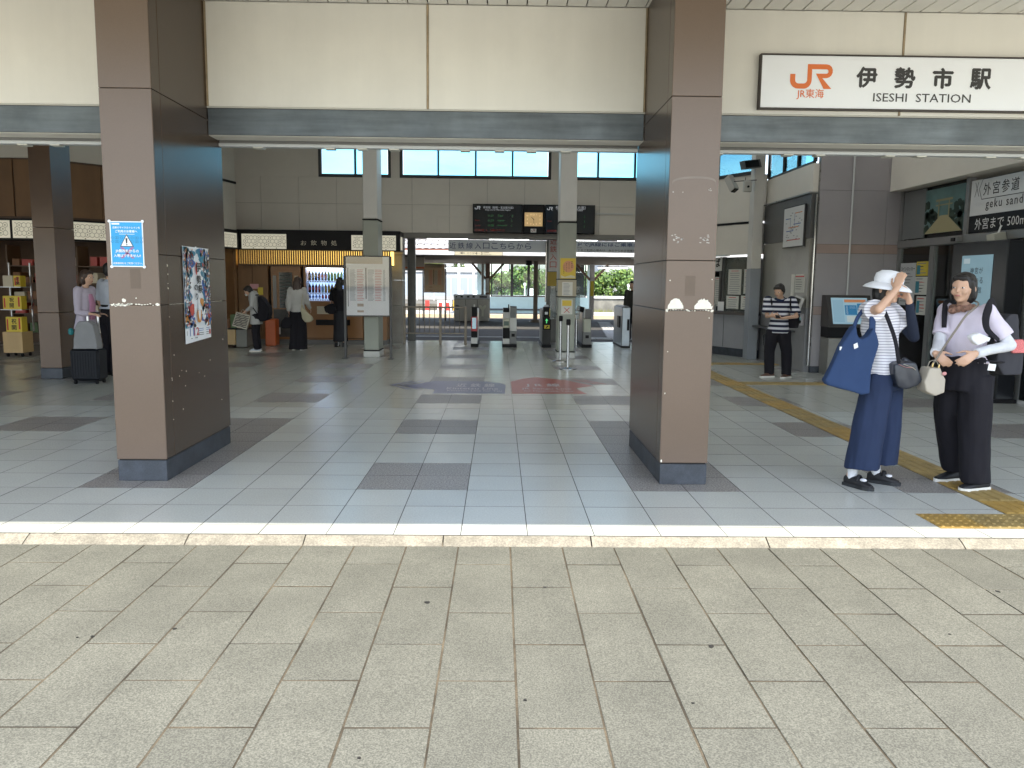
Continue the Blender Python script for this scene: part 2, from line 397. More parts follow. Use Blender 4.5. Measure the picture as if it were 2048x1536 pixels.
def tile_mesh(w, l, m):
    key = (round(w, 3), round(l, 3), m.name)
    if key not in tcache:
        b = 0.0007; mb = MB(); w2, l2 = w / 2 - 0.0018, l / 2 - 0.0018
        vs = [(sx * (w2 - b), sy * (l2 - b), 0) for sx, sy in ((-1, -1), (1, -1), (1, 1), (-1, 1))] + [(sx * w2, sy * l2, -0.0008) for sx, sy in ((-1, -1), (1, -1), (1, 1), (-1, 1))] + [(sx * w2, sy * l2, -0.0018) for sx, sy in ((-1, -1), (1, -1), (1, 1), (-1, 1))]
        fs = [(0, 1, 2, 3)] + [(i, i + 4, (i + 1) % 4 + 4, (i + 1) % 4) for i in range(4)] + [(i + 4, i + 8, (i + 1) % 4 + 8, (i + 1) % 4 + 4) for i in range(4)]
        mb.add(vs, fs[:1]); mb.f += [list(f_) for f_ in fs[1:]]; mb.m += [1] * (len(fs) - 1); mb.s += [False] * (len(fs) - 1)     # grouted edges
        tcache[key] = mb.mesh('tile', [m, m_tilejoint])
    return tcache[key]
far = MB(); ntile = 0
FR = [-0.45] + list(range(0, 39))
for a, b in zip(FR, FR[1:] + [39]):
    if a >= 39: continue
    y0, y1 = rowY(a), rowY(b); l = y1 - y0; yc = (y0 + y1) / 2; r = int(math.floor(a))
    for i in range(-40, 36):
        xc = TX + TW * (i + 0.5)
        if xc < -15.9 or xc > 13.9: continue
        dark = (i % 5 in (3, 4)) and (r % 5 in (2, 3)) and r >= 0
        if i in (-7, -6, 3, 4) and 2 <= r <= 6: dark = True
        vis = -0.63 * y1 - 0.3 < xc < 0.66 * y1 + 0.3
        if vis and ntile < 299:
            o = link('tile', tile_mesh(TW, l, m_dtile if dark else m_tile), floor); o.location = (xc, yc, rnd.uniform(-0.0003, 0.0003)); ntile += 1
            o.rotation_euler = (rnd.uniform(-0.0008, 0.0008), rnd.uniform(-0.0008, 0.0008), 0)
        else:
            w2, l2 = TW / 2 - 0.0018, l / 2 - 0.0018
            tz = [rnd.uniform(-0.0004, 0.0004) for _ in range(4)]
            c = [(xc - w2, yc - l2), (xc + w2, yc - l2), (xc + w2, yc + l2), (xc - w2, yc + l2)]
            far.add([(x, y, t) for (x, y), t in zip(c, tz)] + [(x, y, -0.0018) for x, y in c], [(0, 1, 2, 3)] + [(q, q + 4, (q + 1) % 4 + 4, (q + 1) % 4) for q in range(4)], 1 if dark else 0); far.m[-4:] = [2] * 4
stuff(far.build('tile', [m_tile_dimmed, m_dtile, m_tilejoint], floor))

# tactile paving: yellow guide bars and a warning strip
m_tact = M('tactile_yellow', (0.42, 0.27, 0.07), 0.55, var=0.12, vs=6, stain=0.25, st=4, rand=0.08, speck=0.15, ss=200)
m_tact2 = M('tactile_yellow_worn', (0.36, 0.26, 0.095), 0.6, var=0.12, vs=6, stain=0.3, st=4, speck=0.2, ss=200)
tact = thing('tactile_path', 'yellow tactile guide path of ridged tiles crossing the pale hall floor', 'tactile paving', (3.54, 5.19, 0))
def guide_tile(x0, x1, y0, y1, along='y', name='guide_tile'):
    mb = MB(); mb.box(x0 + 0.001, x1 - 0.001, y0 + 0.001, y1 - 0.001, 0.0008, 0.004, 0)
    for q in range(4):
        if along == 'y':
            c = x0 + (x1 - x0) * (q + 0.5) / 4; w = (x1 - x0) * 0.075
            mb.add([(c - w - .008, y0 + .012, .004), (c + w + .008, y0 + .012, .004), (c + w + .008, y1 - .012, .004), (c - w - .008, y1 - .012, .004), (c - w, y0 + .02, .009), (c + w, y0 + .02, .009), (c + w, y1 - .02, .009), (c - w, y1 - .02, .009)], [(4, 5, 6, 7), (0, 1, 5, 4), (1, 2, 6, 5), (2, 3, 7, 6), (3, 0, 4, 7)])
        else:
            c = y0 + (y1 - y0) * (q + 0.5) / 4; w = (y1 - y0) * 0.075
            mb.add([(x0 + .012, c - w - .008, .004), (x1 - .012, c - w - .008, .004), (x1 - .012, c + w + .008, .004), (x0 + .012, c + w + .008, .004), (x0 + .02, c - w, .009), (x1 - .02, c - w, .009), (x1 - .02, c + w, .009), (x0 + .02, c + w, .009)], [(4, 5, 6, 7), (0, 1, 5, 4), (1, 2, 6, 5), (2, 3, 7, 6), (3, 0, 4, 7)])
    return mb.build(name, m_tact2 if rnd.random() < .55 else m_tact, tact)
def warn_tile(x0, x1, y0, y1, m):
    mb = MB(); mb.box(x0 + 0.001, x1 - 0.001, y0 + 0.001, y1 - 0.001, 0.0008, 0.004, 0)
    for a in range(5):
        for b in range(5):
            cx, cy = x0 + (x1 - x0) * (a + .5) / 5, y0 + (y1 - y0) * (b + .5) / 5
            mb.lathe((cx, cy, 0), [(0.0135, 0.004), (0.011, 0.0075), (0.006, 0.009)], 8, 0)
    return mb.build('warning_tile', m, tact)
y = 5.192
while y < 14.8: guide_tile(3.383, 3.697, y, y + 0.32); y += 0.32
for k in range(7): warn_tile(2.768 + 0.3 * k, 3.068 + 0.3 * k, 4.875, 5.188, m_tact if k == 0 else m_tact2)
for k in range(8): guide_tile(3.70 + 0.32 * k, 4.02 + 0.32 * k, 12.05, 12.37, 'x')
for k in range(2):
    for j in range(2): warn_tile(3.39 + 0.3 * k, 3.69 + 0.3 * k, 14.9 + 0.3 * j, 15.2 + 0.3 * j, m_tact)
for k in range(4): guide_tile(3.99 + 0.32 * k, 4.31 + 0.32 * k, 15.05, 15.37, 'x')

# ================================================================== entrance pillars
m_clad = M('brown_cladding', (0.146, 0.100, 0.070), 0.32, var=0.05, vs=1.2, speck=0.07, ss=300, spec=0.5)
m_clad_shaded = M('brown_cladding_shaded', (0.058, 0.035, 0.021), 0.25, var=0.06, vs=1.0, speck=0.05, ss=300, spec=0.38)  # same cladding, shade of the side faces put into a darker colour
m_seam = M('seam_dark', (0.02, 0.016, 0.013), 0.8)
m_plinth = M('slate_plinth', (0.058, 0.066, 0.080), 0.55, var=0.25, vs=7, stain=0.3, st=5, speck=0.15, ss=200)
m_chip = M('bare_plaster', (0.82, 0.78, 0.66), 0.9, var=0.1, vs=30)
m_scuff = M('glue_residue', (0.185, 0.145, 0.115), 0.5, var=0.1, vs=6)
def pillar(x0, x1, y0, y1, side, label, ztop=3.9, fz=None):
    t = thing('entrance_pillar', label, 'pillar', ((x0 + x1) / 2, y0, 0), 'brown clad pillars of the station entrance')
    g = 0.005; e = 0.012
    MB().box(x0 + e, x1 - e, y0 + e, y1 - e, 0, ztop).build('core', m_seam, t)
    zs = [0.163, 1.303, 1.665, 2.815, ztop - 0.02]
    for a, b in zip(zs, zs[1:]):
        a, b = a + g / 2, b - g / 2
        MB().box(x0 + e + .001, x1 - e - .001, y1 - e + .001, y1, a, b).build('cladding_panel', m_clad_shaded, t)
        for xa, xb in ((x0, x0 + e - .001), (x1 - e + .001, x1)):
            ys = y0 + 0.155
            MB().box(xa, xb, y0 + e + .001, ys - g / 2, a, b, 0, 0.0015).build('cladding_panel', m_clad_shaded, t)
            MB().box(xa, xb, ys + g / 2, y1 - .001, a, b, 0, 0.0015).build('cladding_panel', m_clad_shaded, t)
    fz = fz or zs
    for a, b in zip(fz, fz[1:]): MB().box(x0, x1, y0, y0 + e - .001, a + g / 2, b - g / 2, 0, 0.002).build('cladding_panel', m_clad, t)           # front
    MB().box(x0 + .003, x1 - .003, y0 + .003, y1 - .003, 0.0, 0.155, 0, 0.003).build('plinth', m_plinth, t)
    return t
LX0, LX1, RX0, RX1, PY0, PY1 = -2.815, -2.45, 1.215, 1.572, 5.945, 7.39
pl = pillar(LX0, LX1, PY0, PY1, 1, 'brown clad pillar carrying the blue notice and the tall festival poster', fz=[0.163, 1.303, 2.815, 3.88])
pr = pillar(RX0, RX1, PY0, PY1, -1, 'brown clad pillar with two cream bare patches, beside the two women')
def chips(pts, y, par, name='paint_chip', m=None, seed=0):
    mb = MB(); q = random.Random(seed)
    for x, z, r, sx in pts:
        n = 11; poly = []
        for i in range(n):
            a = 2 * pi * i / n; rr = r * q.uniform(0.6, 1.15); poly.append((x + rr * cos(a) * sx, z + rr * sin(a)))
        mb.prism(poly, (0, y, 0), X, Z, (0, 0.004, 0))
    return mb.build(name, m or m_chip, par)
q = random.Random(3)
chips([(x, 1.304 + q.uniform(-.007, .009), q.uniform(.003, .009), q.uniform(1, 2.6)) for x in [LX0 + .02 + .0125 * i for i in range(12)]] + [(LX1 - .03 - .02 * i, 1.305 + q.uniform(-.006, .007), q.uniform(.002, .006), 2) for i in range(8)] + [(LX1 - .018, 1.307, .012, 1.6), (LX0 + .105, 1.335, .014, 1.1), (-2.62, 1.352, .005, 1)], PY0 - 0.0022, pl, seed=5)
chips([(RX0 + .02 + i * .02, 1.302 + q.uniform(-.004, .007), q.uniform(.002, .005), 1.6) for i in range(17)] + [(RX0 + .012, 1.302, .012, 1), (RX1 - .012, 1.302, .013, 1), (RX0 + .17, 1.302, .007, 1), (RX0 + .03, 1.52, .006, .7), (RX1 - .02, 1.53, .004, .7), (RX0 + .02, .69, .008, .6), (RX0 + .03, 1.0, .004, 1), (RX1 - .03, 1.25, .004, 1), (RX0 + .01, .18, .01, .7)], PY0 - 0.0022, pr, seed=6)
def bare(x0, x1, z0, z1, seed):
    qq = random.Random(seed); n = 26; poly = [(x0, z0), (x1, z0 + .002)]
    for i in range(n + 1):
        tt = i / n; x = x1 + (x0 - x1) * tt; poly.append((x + qq.uniform(-.004, .004), z0 + (z1 - z0) * (min(1, (sin(pi * min(max(tt, .03), .97)) ** .55))) + qq.uniform(-.006, .006)))
    MB().prism(poly, (0, PY0 - .0025, 0), X, Z, (0, .004, 0)).build('bare_patch', m_chip, pr, 'cream patch where the brown cladding has worn away')
bare(RX0 + .018, RX0 + .135, 1.314, 1.392, 1); bare(RX0 + .215, RX1 - .012, 1.314, 1.388, 2)
MB().box(-2.655, -2.582, PY0 - .0012, PY0 + .002, 1.42, 1.562).build('tape_ghost', M('tape_ghost', (0.118, 0.080, 0.052), 0.45, var=0.1), pl)
MB().box(RX0 + .142, RX0 + .215, PY0 - .0012, PY0 + .002, 1.41, 1.555).build('tape_ghost', MATS['tape_ghost'], pr)
# rubbed-off label ghosts on the right pillar
gm = M('label_ghost', (0.205, 0.165, 0.135), 0.42, var=0.16, vs=8)
rim = [(RX0 + .02 + .315 * (0.5 - 0.5 * cos(pi * i / 22)), 2.20 + .055 * sin(pi * i / 22) ** .5 + .012 * i / 22) for i in range(23)]
MB().prism(rim + [(x, z - .014) for x, z in rim[::-1]], (0, PY0 - .001, 0), X, Z, (0, .002, 0)).build('label_ghost', gm, pr)
chips([(RX0 + .03 + q.uniform(0, .08), 1.82 + q.uniform(-.03, .03), .004, 2.2) for _ in range(14)] + [(RX0 + .24 + q.uniform(0, .08), 1.82 + q.uniform(-.03, .03), .004, 2.2) for _ in range(14)] + [(RX0 + .29 + q.uniform(-.01, .02), 2.17 + q.uniform(-.01, .01), .004, 1) for _ in range(6)] + [(RX0 + .03, 2.15, .006, .8), (RX0 + .1, 2.15, .005, 1)], PY0 - .0015, pr, 'sticker_residue', M('residue', (.5, .47, .43), .7), 9)
# small nicks along the side seam of the left pillar
sd = MB()
for i in range(26): yy = PY0 + (.157 if i < 14 else q.uniform(.2, 1.4)); zz = q.uniform(.25, 1.7) if i < 14 else q.uniform(.4, 1.1); sd.ell((LX1 + .0005, yy + q.uniform(-.004, .004), zz), (.002, q.uniform(.002, .004), q.uniform(.002, .007)), 6)
for i in range(40): yy = PY0 + .18 + i * .029; sd.ell((LX1 + .0002, yy, 1.303 + q.uniform(-.001, .001)), (.0015, .012, .0018), 6)
sd.build('paint_chip', m_chip, pl)

# ================================================================== facade band, lintel, shutter rail, canopy
m_white = M('cream_panel', (0.80, 0.765, 0.68), 0.55, var=0.03, vs=0.8, stain=0.07, st=0.9, stretch=(5, 1, .35))
m_bead = M('timber_bead', (0.34, 0.26, 0.16), 0.7, var=0.25, vs=12)
m_steel = M('brushed_steel', (0.120, 0.132, 0.136), 0.42, metal=0.8, var=0.22, vs=1.0, stretch=(1, 1, 14), rvar=0.08, stain=0.22, st=2.5)
m_dark = M('black_gap', (0.010, 0.010, 0.011), 0.7, spec=.2)
m_rail = M('white_rail', (0.55, 0.56, 0.55), 0.4, var=0.06)
FY = 7.05
fac = thing('facade_wall', 'cream panelled wall band above the station entrance lintel', 'wall', (0, FY, 2.92))
MB().box(-14, 14, FY + .031, FY + .25, 2.69, 5.6).build('backing', m_white, fac)
bays = [(-13.5, -6.6), (-6.595, -4.72), (-4.70, LX0 - .012), (LX1 + .018, -0.618), (-0.60, RX0 - .015), (RX1 + .006, 3.36), (3.378, 5.2), (5.218, 7.3), (7.32, 13)]
for a, b in bays: MB().box(a, b, FY, FY + .03, 2.925, 3.758, 0, .002).build('wall_panel', m_white, fac)
for a, b in [(-0.617, -0.601), (3.361, 3.377), (-4.719, -4.701), (LX1 + .003, LX1 + .017), (RX0 - .014, RX0 - .003), (5.201, 5.217)]: MB().box(a, b, FY - .006, FY + .029, 2.925, 3.757).build('joint_bead', m_bead, fac)
MB().box(-13.5, 13.5, FY + .004, FY + .03, 2.912, 2.924).build('drip_edge', M('drip', (.5, .48, .42), .6), fac)
lin = thing('lintel_beam', 'long brushed steel lintel beam running under the cream facade band', 'beam', (0, FY, 2.69))
for a, b in [(-13.5, LX0 - .004), (LX1 + .002, RX0 - .004), (RX1 + .004, 13.5)]:
    MB().box(a, b, FY + .012, FY + .19, 2.695, 2.911, 0, .003).build('steel_cover', m_steel, lin)
    MB().box(a, b, FY + .195, FY + .30, 2.70, 2.9).build('dark_recess', m_dark, lin)
    MB().box(a, b, FY + .26, FY + .34, 2.639, 2.668, 0, .003).build('shutter_rail', m_rail, lin)
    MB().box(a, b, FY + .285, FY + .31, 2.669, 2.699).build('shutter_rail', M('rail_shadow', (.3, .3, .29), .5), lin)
    c = a + .3
    while c < b - .2:
        MB().box(c, c + .085, FY + .25, FY + .345, 2.627, 2.638).build('rail_clip', M('rail_clip', (.62, .60, .52), .5), lin)
        c += rnd.choice([.3, .62, .62, .28])
# the roof of the canopy: planks over the pavement
can = thing('canopy', 'white planked canopy soffit over the station forecourt', 'canopy', (0, 3, 3.72))
m_plank = M('white_plank', (0.78, 0.76, 0.70), 0.5, var=0.04, vs=2, rand=0.02)
pm = MB().box(-.0765, .0765, 2.60, FY - .003, 3.762, 3.78, 0, .003).mesh('soffit_plank', m_plank)
x = -13.44
while x < 13.5:
    o = link('soffit_plank', pm, can); o.location = (x - 0, 0 - 0, 0); o.matrix_parent_inverse = Matrix.Translation(-can.location); x += .1635
MB().box(-14, 14, 2.58, FY + .03, 3.786, 3.95).build('canopy_roof', M('canopy_roof', (.05, .048, .045), .8), can)
MB().box(-14, 14, 2.50, 2.579, 3.70, 3.97).build('canopy_fascia', m_steel, can)

# ================================================================== hall shell
m_wall = M('grey_beige_panel', (0.70, 0.66, 0.585), 0.6, var=0.03, vs=0.8, stain=0.05, st=1.0, rand=0.012)
m_wallb = M('wall_backing', (0.25, 0.235, 0.205), 0.9)
m_frame = M('dark_window_frame', (0.035, 0.034, 0.034), 0.5)
m_ceil = M('hall_ceiling', (0.75, 0.73, 0.68), 0.8, var=0.04)
m_glass = glassm('clear_glass'); m_glassb = glassm('blue_tinted_glass', tint=(.58, .88, .96), refl=.4)
BY = 19.9
roof = thing('hall_roof', 'flat roof slab and ceiling covering the whole station hall', 'roof', (0, 14, 5.25))
def translucent(name, c):
    m = bpy.data.materials.new(name); m.use_nodes = True; n, l = m.node_tree.nodes, m.node_tree.links; n.clear(); MATS[name] = m
    o = n.new('ShaderNodeOutputMaterial'); t = n.new('ShaderNodeBsdfTranslucent'); t.inputs[0].default_value = (*c, 1); l.new(t.outputs[0], o.inputs[0]); return m
m_fill_light = translucent('opal_fill_light', (.60, .60, .58))  # unseen roof panels, added only to let fill light into the hall
edges = [FY + .26, 9.3, 10.7, 12.4, 13.8, 15.6, 17.0, 20.4]
for a, b in zip(edges[::2], edges[1::2]): MB().box(-16.5, 14.5, a, b, 5.25, 5.45).build('ceiling', m_ceil, roof)
for a, b in zip(edges[1::2], edges[2::2]):
    MB().box(-16.5, -3.4, a + .001, b - .001, 5.25, 5.45).build('ceiling', m_ceil, roof); MB().box(7.5, 14.5, a + .001, b - .001, 5.25, 5.45).build('ceiling', m_ceil, roof)
    for x0, x1 in ((-3.399, -1.2), (-1.15, 3.15), (3.2, 7.499)): MB().box(x0, x1, a + .001, b - .001, 5.40, 5.41).build('fill_light_panel', m_fill_light, roof)
    for x0 in (-1.199, 3.151): MB().box(x0, x0 + .048, a + .001, b - .001, 5.38, 5.44).build('fill_light_bar', m_rail, roof)
# ---- rear wall with clerestory windows
bw = thing('rear_wall', 'grey beige panelled rear wall of the hall with a row of high windows', 'wall', (0, BY, 2.64))
wins = [(-4.32, -2.60, [-3.45]), (-2.39, 1.225, [-1.474, -0.579, 0.301]), (1.436, 3.38, [2.351, 3.237])]
MB().box(-6.6, 3.42, BY + .02, BY + .25, 2.64, 3.925).build('backing', m_wallb, bw)
MB().box(-6.6, 3.42, BY + .02, BY + .25, 4.86, 5.25).build('header', m_wall, bw)
ed = [-6.6] + [v for w in wins for v in w[:2]] + [3.42]
for a, b in zip(ed[::2], ed[1::2]): MB().box(a, b, BY, BY + .25, 3.926, 4.859).build('wall_pier', m_wall, bw)
px_ = [-6.6, -5.7, -4.8, -3.9, -3.0, -2.1, -1.2, -.3, .6, 1.5, 2.4, 3.42]
for a, b in zip(px_, px_[1:]):
    for z0, z1 in ((2.64, 3.30), (3.306, 3.924)):
        MB().box(a + .003, b - .003, BY, BY + .019, z0, z1, 0, .0015).build('wall_panel', m_wall, bw)
for x0, x1, mu in wins:
    w = MB()
    for a, b, c, d in [(x0, x1, 3.93, 4.0), (x0, x1, 4.79, 4.855), (x0, x0 + .07, 4.0, 4.79), (x1 - .07, x1, 4.0, 4.79)] + [(v - .022, v + .022, 4.0, 4.79) for v in mu]:
        w.box(a, b, BY - .012, BY + .1, c, d)
    wf = w.build('window', m_frame, bw)
    e = [x0 + .07] + mu + [x1 - .07]
    for a, b in zip(e, e[1:]): MB().box(a + .015, b - .015, BY + .04, BY + .046, 3.99, 4.8).build('pane', m_glassb, wf)
MB().box(-2.6, 3.4, BY - .06, BY + .3, 2.52, 2.638, 0, .004).build('lintel', M('grey_lintel', (.22, .21, .19), .5), bw)
for a, b, z in [(-1.512, -1.5, (2.65, 3.05)), (-1.512, -.66, (3.04, 3.052))]: MB().box(a, b, BY - .02, BY - .001, *z).build('cable_duct', m_wall, bw)
MB().box(2.29, 3.2, BY - .05, BY - .001, 3.12, 3.155).build('cable_duct', M('white_duct', (.6, .6, .57), .4), bw)
# stone jambs and posts of the passage to the trains
m_stone = M('grey_stone', (0.30, 0.29, 0.265), 0.5, var=0.12, vs=5, speck=0.15, ss=150)
jl = thing('stone_jamb', 'grey stone clad jamb between drinks corner and platform passage', 'jamb', (-2.45, 19.7, 0))
for z0, z1 in [(0, .9), (.906, 1.5), (1.506, 2.1), (2.106, 2.51)]: MB().box(-2.59, -2.31, 19.65, 20.2, z0, z1, 0, .003).build('stone_panel', m_stone, jl)
MB().box(-2.59, -2.30, 19.64, 19.83, 2.12, 2.5).build('sign_plate', M('plate_cream', (.42, .40, .34), .5), jl)
m_post = M('steel_post_grey', (0.10, 0.10, 0.095), 0.4, metal=.5, var=0.1)
tag(MB().box(-2.27, -2.08, 20.35, 20.55, 0, 2.7, 0, .01).build('steel_post', m_post), 'dark steel post beside the stone jamb of the platform passage', 'post')
# ---- inner columns
m_colg = M('column_sage', (0.32, 0.335, 0.285), 0.5, var=0.04, vs=2); m_colw = M('column_pale', (0.64, 0.62, 0.575), 0.55, var=0.03)
m_base = M('column_foot', (0.50, 0.50, 0.47), 0.35, var=0.06)
def column(x0, x1, y0, y1, zs, label):
    t = thing('hall_column', label, 'column', ((x0 + x1) / 2, y0, 0), 'sage and pale hall columns')
    MB().box(x0 + .006, x1 - .006, y0 + .006, y1, .142, zs - .003, 0, .012).build('lower_shaft', m_colg, t)
    MB().box(x0, x1, y0, y1 + .01, zs, zs + .02).build('band', m_dark, t)
    MB().box(x0 + .012, x1 - .012, y0 + .012, y1 - .01, zs + .021, 5.24, 0, .012).build('upper_shaft', m_colw, t)
    MB().box(x0, x1, y0, y1 + .01, .12, .139).build('band', m_dark, t)
    MB().box(x0 - .004, x1 + .004, y0 - .004, y1 + .01, 0.0005, .119, 0, .006).build('foot', m_base, t)
    return t
column(-2.628, -2.325, 15.86, 16.45, 2.64, 'grey hall column standing behind the framed timetable board')
cr = column(1.155, 1.505, 15.99, 16.5, 2.645, 'grey hall column carrying yellow and white notices behind the two stanchions')
for z in (1.545, 1.203): MB().box(1.146, 1.514, 15.975, 16.51, z, z + .018).build('band', m_dark, cr)
MB().box(1.150, 1.510, 15.982, 16.0, 1.224, 1.542).build('notice_board', M('board_tan', (.42, .37, .27), .6), cr)
# steel column by the ticket office
m_colb = M('column_bluegrey', (0.27, 0.29, 0.315), 0.4, var=0.04)
ct = thing('ticket_hall_column', 'slim two tone grey column with yellow poster beside the ticket counter', 'column', (5.1, 16.2, 0))
MB().box(4.965, 5.165, 16.12, 16.4, .0005, 1.80, 0, .006).build('lower_shaft', m_colb, ct)
MB().box(4.968, 5.162, 16.123, 16.4, 1.804, 5.24, 0, .006).build('upper_shaft', m_colw, ct)
# brown column at far left
bc = thing('brown_hall_column', 'dark brown clad hall column left of the woman with the suitcase', 'column', (-6.6, 12.07, 0))
m_bclad = M('brown_column_clad', (0.125, 0.074, 0.044), 0.35, var=0.07, vs=1.5, stain=.1)
for z0, z1 in [(.16, .97), (.976, 2.2), (2.206, 3.6), (3.606, 5.24)]:
    MB().box(-6.76, -6.45, 12.06, 12.62, z0, z1, 0, .003).build('cladding_panel', m_bclad, bc)
MB().box(-6.765, -6.445, 12.055, 12.625, .0005, .155, 0, .004).build('plinth', m_plinth, bc)

# ================================================================== shops on the left (polyline of fronts)
m_wood = M('shop_timber', (0.22, 0.115, 0.048), 0.55, var=0.14, vs=3, stretch=(1, 1, .15), stain=.1)
m_woodd = M('timber_dark', (0.10, 0.055, 0.028), 0.5, var=0.15)
m_black = M('black_fascia', (0.009, 0.009, 0.010), 0.45, spec=.2)
m_slat = M('timber_grille', (0.26, 0.15, 0.07), 0.7, var=.15)
m_lantern = M('lantern_paper', (0.62, 0.60, 0.50), 0.8, emit=(1.0, 0.94, 0.74), es=0.10)
m_lline = M('lantern_line', (0.24, 0.22, 0.17), 0.8)
def lantern(o, u, wd, ht, par, seed=0):
    """glowing fascia box with the hemp-leaf style lattice of hexagon rings and dots"""
    o, u = V(o), V(u).normalized(); nn = u.cross(Z)
    if nn.y > 0: nn = -nn
    q = o + u * wd / 2 + Z * ht / 2
    b = MB().obox(q + nn * -.03, u * wd / 2, nn * .03, Z * ht / 2).build('lantern_panel', m_lantern, par)
    p = MB(); r = ht / 6.6; dx, dz = r * sqrt(3), r * 1.5
    nx, nz = int(wd / dx) + 2, 5
    for j in range(-1, nz + 1):
        for i in range(-1, nx + 1):
            cx, cz = (i + (j % 2) * .5) * dx, j * dz + r * .35
            ring = [(cx + r * .98 * cos(pi / 6 + pi / 3 * k), cz + r * .98 * sin(pi / 6 + pi / 3 * k)) for k in range(6)]
            inn = [(cx + r * .88 * cos(pi / 6 + pi / 3 * k), cz + r * .88 * sin(pi / 6 + pi / 3 * k)) for k in range(6)]
            inb = lambda P: .004 < P[0] < wd - .004 and .004 < P[1] < ht - .004
            for k in range(6):
                c4 = [ring[k], ring[(k + 1) % 6], inn[(k + 1) % 6], inn[k]]
                if all(inb(P) for P in c4): p.flat(c4, o + nn * .002, u, Z)
            if (i + 2 * (j % 2) + j) % 3 == 0:
                s = [(cx + .3 * r * cos(pi * k / 3), cz + .3 * r * sin(pi * k / 3)) for k in range(6)]
                if all(inb(P) for P in s): p.flat(s, o + nn * .003, u, Z)
    p.build('lattice', m_lline, b)
tag(MB().box(-16, -2.6, 20.05, 20.3, 0, 2.635).build('rear_wall', m_wall), 'plain lower wall hidden behind the drinks corner and shop', 'wall')
pass
# -- souvenir shop, straight front
sh = thing('souvenir_shop', 'dim timber souvenir shop front with glowing lattice lantern panels', 'shop', (-10, 15.5, 0))
MB().box(-15, -8.15, 15.46, 15.7, 3.66, 5.25).build('upper_wall', m_wall, sh)
MB().box(-15, -8.15, 15.50, 15.7, 2.56, 3.659).build('backing', m_woodd, sh)
x = -15.0
while x < -8.4: MB().box(x + .012, min(x + .74, -8.16) - .004, 15.47, 15.499, 2.60, 3.63, 0, .003).build('timber_panel', m_wood, sh); x += .755
MB().box(-15, -8.15, 15.38, 15.7, 2.165, 2.555).build('fascia', m_black, sh)
for a in (-12.6, -10.75): lantern((a, 15.375, 2.20), X, 1.72, .32, sh)
lantern((-8.98, 15.375, 2.20), X, .62, .32, sh)
# angled return towards the drinks corner
A1, A2 = V((-8.15, 15.46, 0)), V((-6.25, 17.55, 0)); ud = (A2 - A1).normalized(); nd = ud.cross(Z)
sh2 = thing('shop_return', 'angled shop side with timber panels above its lattice lantern strip', 'shop', (-7.3, 16.4, 0))
def pan(par, name, s0, s1, z0, z1, d0, d1, m, A=A1, u=ud, n=nd):
    return MB().obox(A + u * (s0 + s1) / 2 + n * (d0 + d1) / 2 + Z * (z0 + z1) / 2, u * (s1 - s0) / 2, n * abs(d1 - d0) / 2, Z * (z1 - z0) / 2).build(name, m, par)
pan(sh2, 'upper_wall', 0, 2.82, 3.63, 5.25, -.2, 0, m_wall)
pan(sh2, 'backing', 0, 2.82, 2.56, 3.629, -.2, -.03, m_woodd)
for k in range(4): pan(sh2, 'timber_panel', .1 + k * .68, .77 + k * .68, 2.6, 3.59, -.029, -.002, m_wood)
pan(sh2, 'fascia', 0, 2.82, 2.165, 2.555, -.2, .05, m_black)
lantern(A1 + ud * .16 + nd * .055 + Z * 2.2, ud, 2.45, .32, sh2)
# wall between shop and drinks corner
B1, B2 = A2, V((-6.02, 19.0, 0)); ub = (B2 - B1).normalized(); nb = ub.cross(Z)
sh3 = thing('side_wall', 'grey side wall with dark picture rail left of the drinks corner', 'wall', (-6.1, 18.3, 0))
pan(sh3, 'upper_wall', 0, 1.47, 2.60, 5.25, -.2, 0, m_wall, B1, ub, nb)
pan(sh3, 'picture_rail', 0, 1.47, 3.63, 3.68, .001, .025, m_black, B1, ub, nb)
pan(sh3, 'fascia', 0, 1.47, 2.165, 2.595, -.2, .06, m_black, B1, ub, nb)
lantern(B1 + ub * .12 + nb * .065 + Z * 2.2, ub, 1.22, .32, sh3)
pan(sh3, 'lower_wall', 0, 1.47, 0, 2.16, -.2, -.1, m_wood, B1, ub, nb)
for xx in (.4,): pan(sh3, 'notice', xx, xx + .5, 1.5, 1.62, -.099, -.09, m_white, B1, ub, nb)
# shop interior: back wall, shelves of boxed sweets, warm lamps
si = thing('shop_interior_wall', 'brown back wall inside the souvenir shop', 'wall', (-10, 18.6, 0))
MB().box(-15, -6.3, 18.9, 19.1, 0, 3.2).build('panelling', m_woodd, si)
MB().box(-15, -8.3, 15.75, 18.9, 2.9, 3.1).build('ceiling', m_woodd, si); MB().box(-8.29, -6.4, 17.75, 18.9, 2.9, 3.1).build('ceiling', m_woodd, si)
MB().box(-15.2, -15, 7.1, 19.1, 0, 5.2).build('end_wall', m_wood, si)
m_warm = M('warm_lamp', (1, .8, .5), .5, emit=(1.0, .70, .36), es=5)
for i, (x, y, z, lab) in enumerate([(-8.75, 16.6, 1.96, 'small warm lamp glowing over the sweet shelf'), (-7.4, 16.9, 2.02, 'warm lamp strip hanging deep inside the shop')]):
    t = thing('shop_lamp', lab, 'lamp', (x, y, z))
    MB().cyl((x - .09, y, z), (x + .09, y, z), .022, n=10).build('bulb', m_warm, t)
    MB().obox((x, y, z + .04), (.11, 0, 0), (0, .05, 0), (0, 0, .012)).build('shade', m_woodd, t)
    MB().cyl((x, y, z + .05), (x, y, 2.9), .006, n=6).build('cord', m_black, t)
m_met = M('rack_metal', (.5, .5, .5), .35, metal=.8); m_mdf = M('pale_ply', (.50, .34, .16), .5, var=.08, vs=3, stretch=(1, 1, .2))
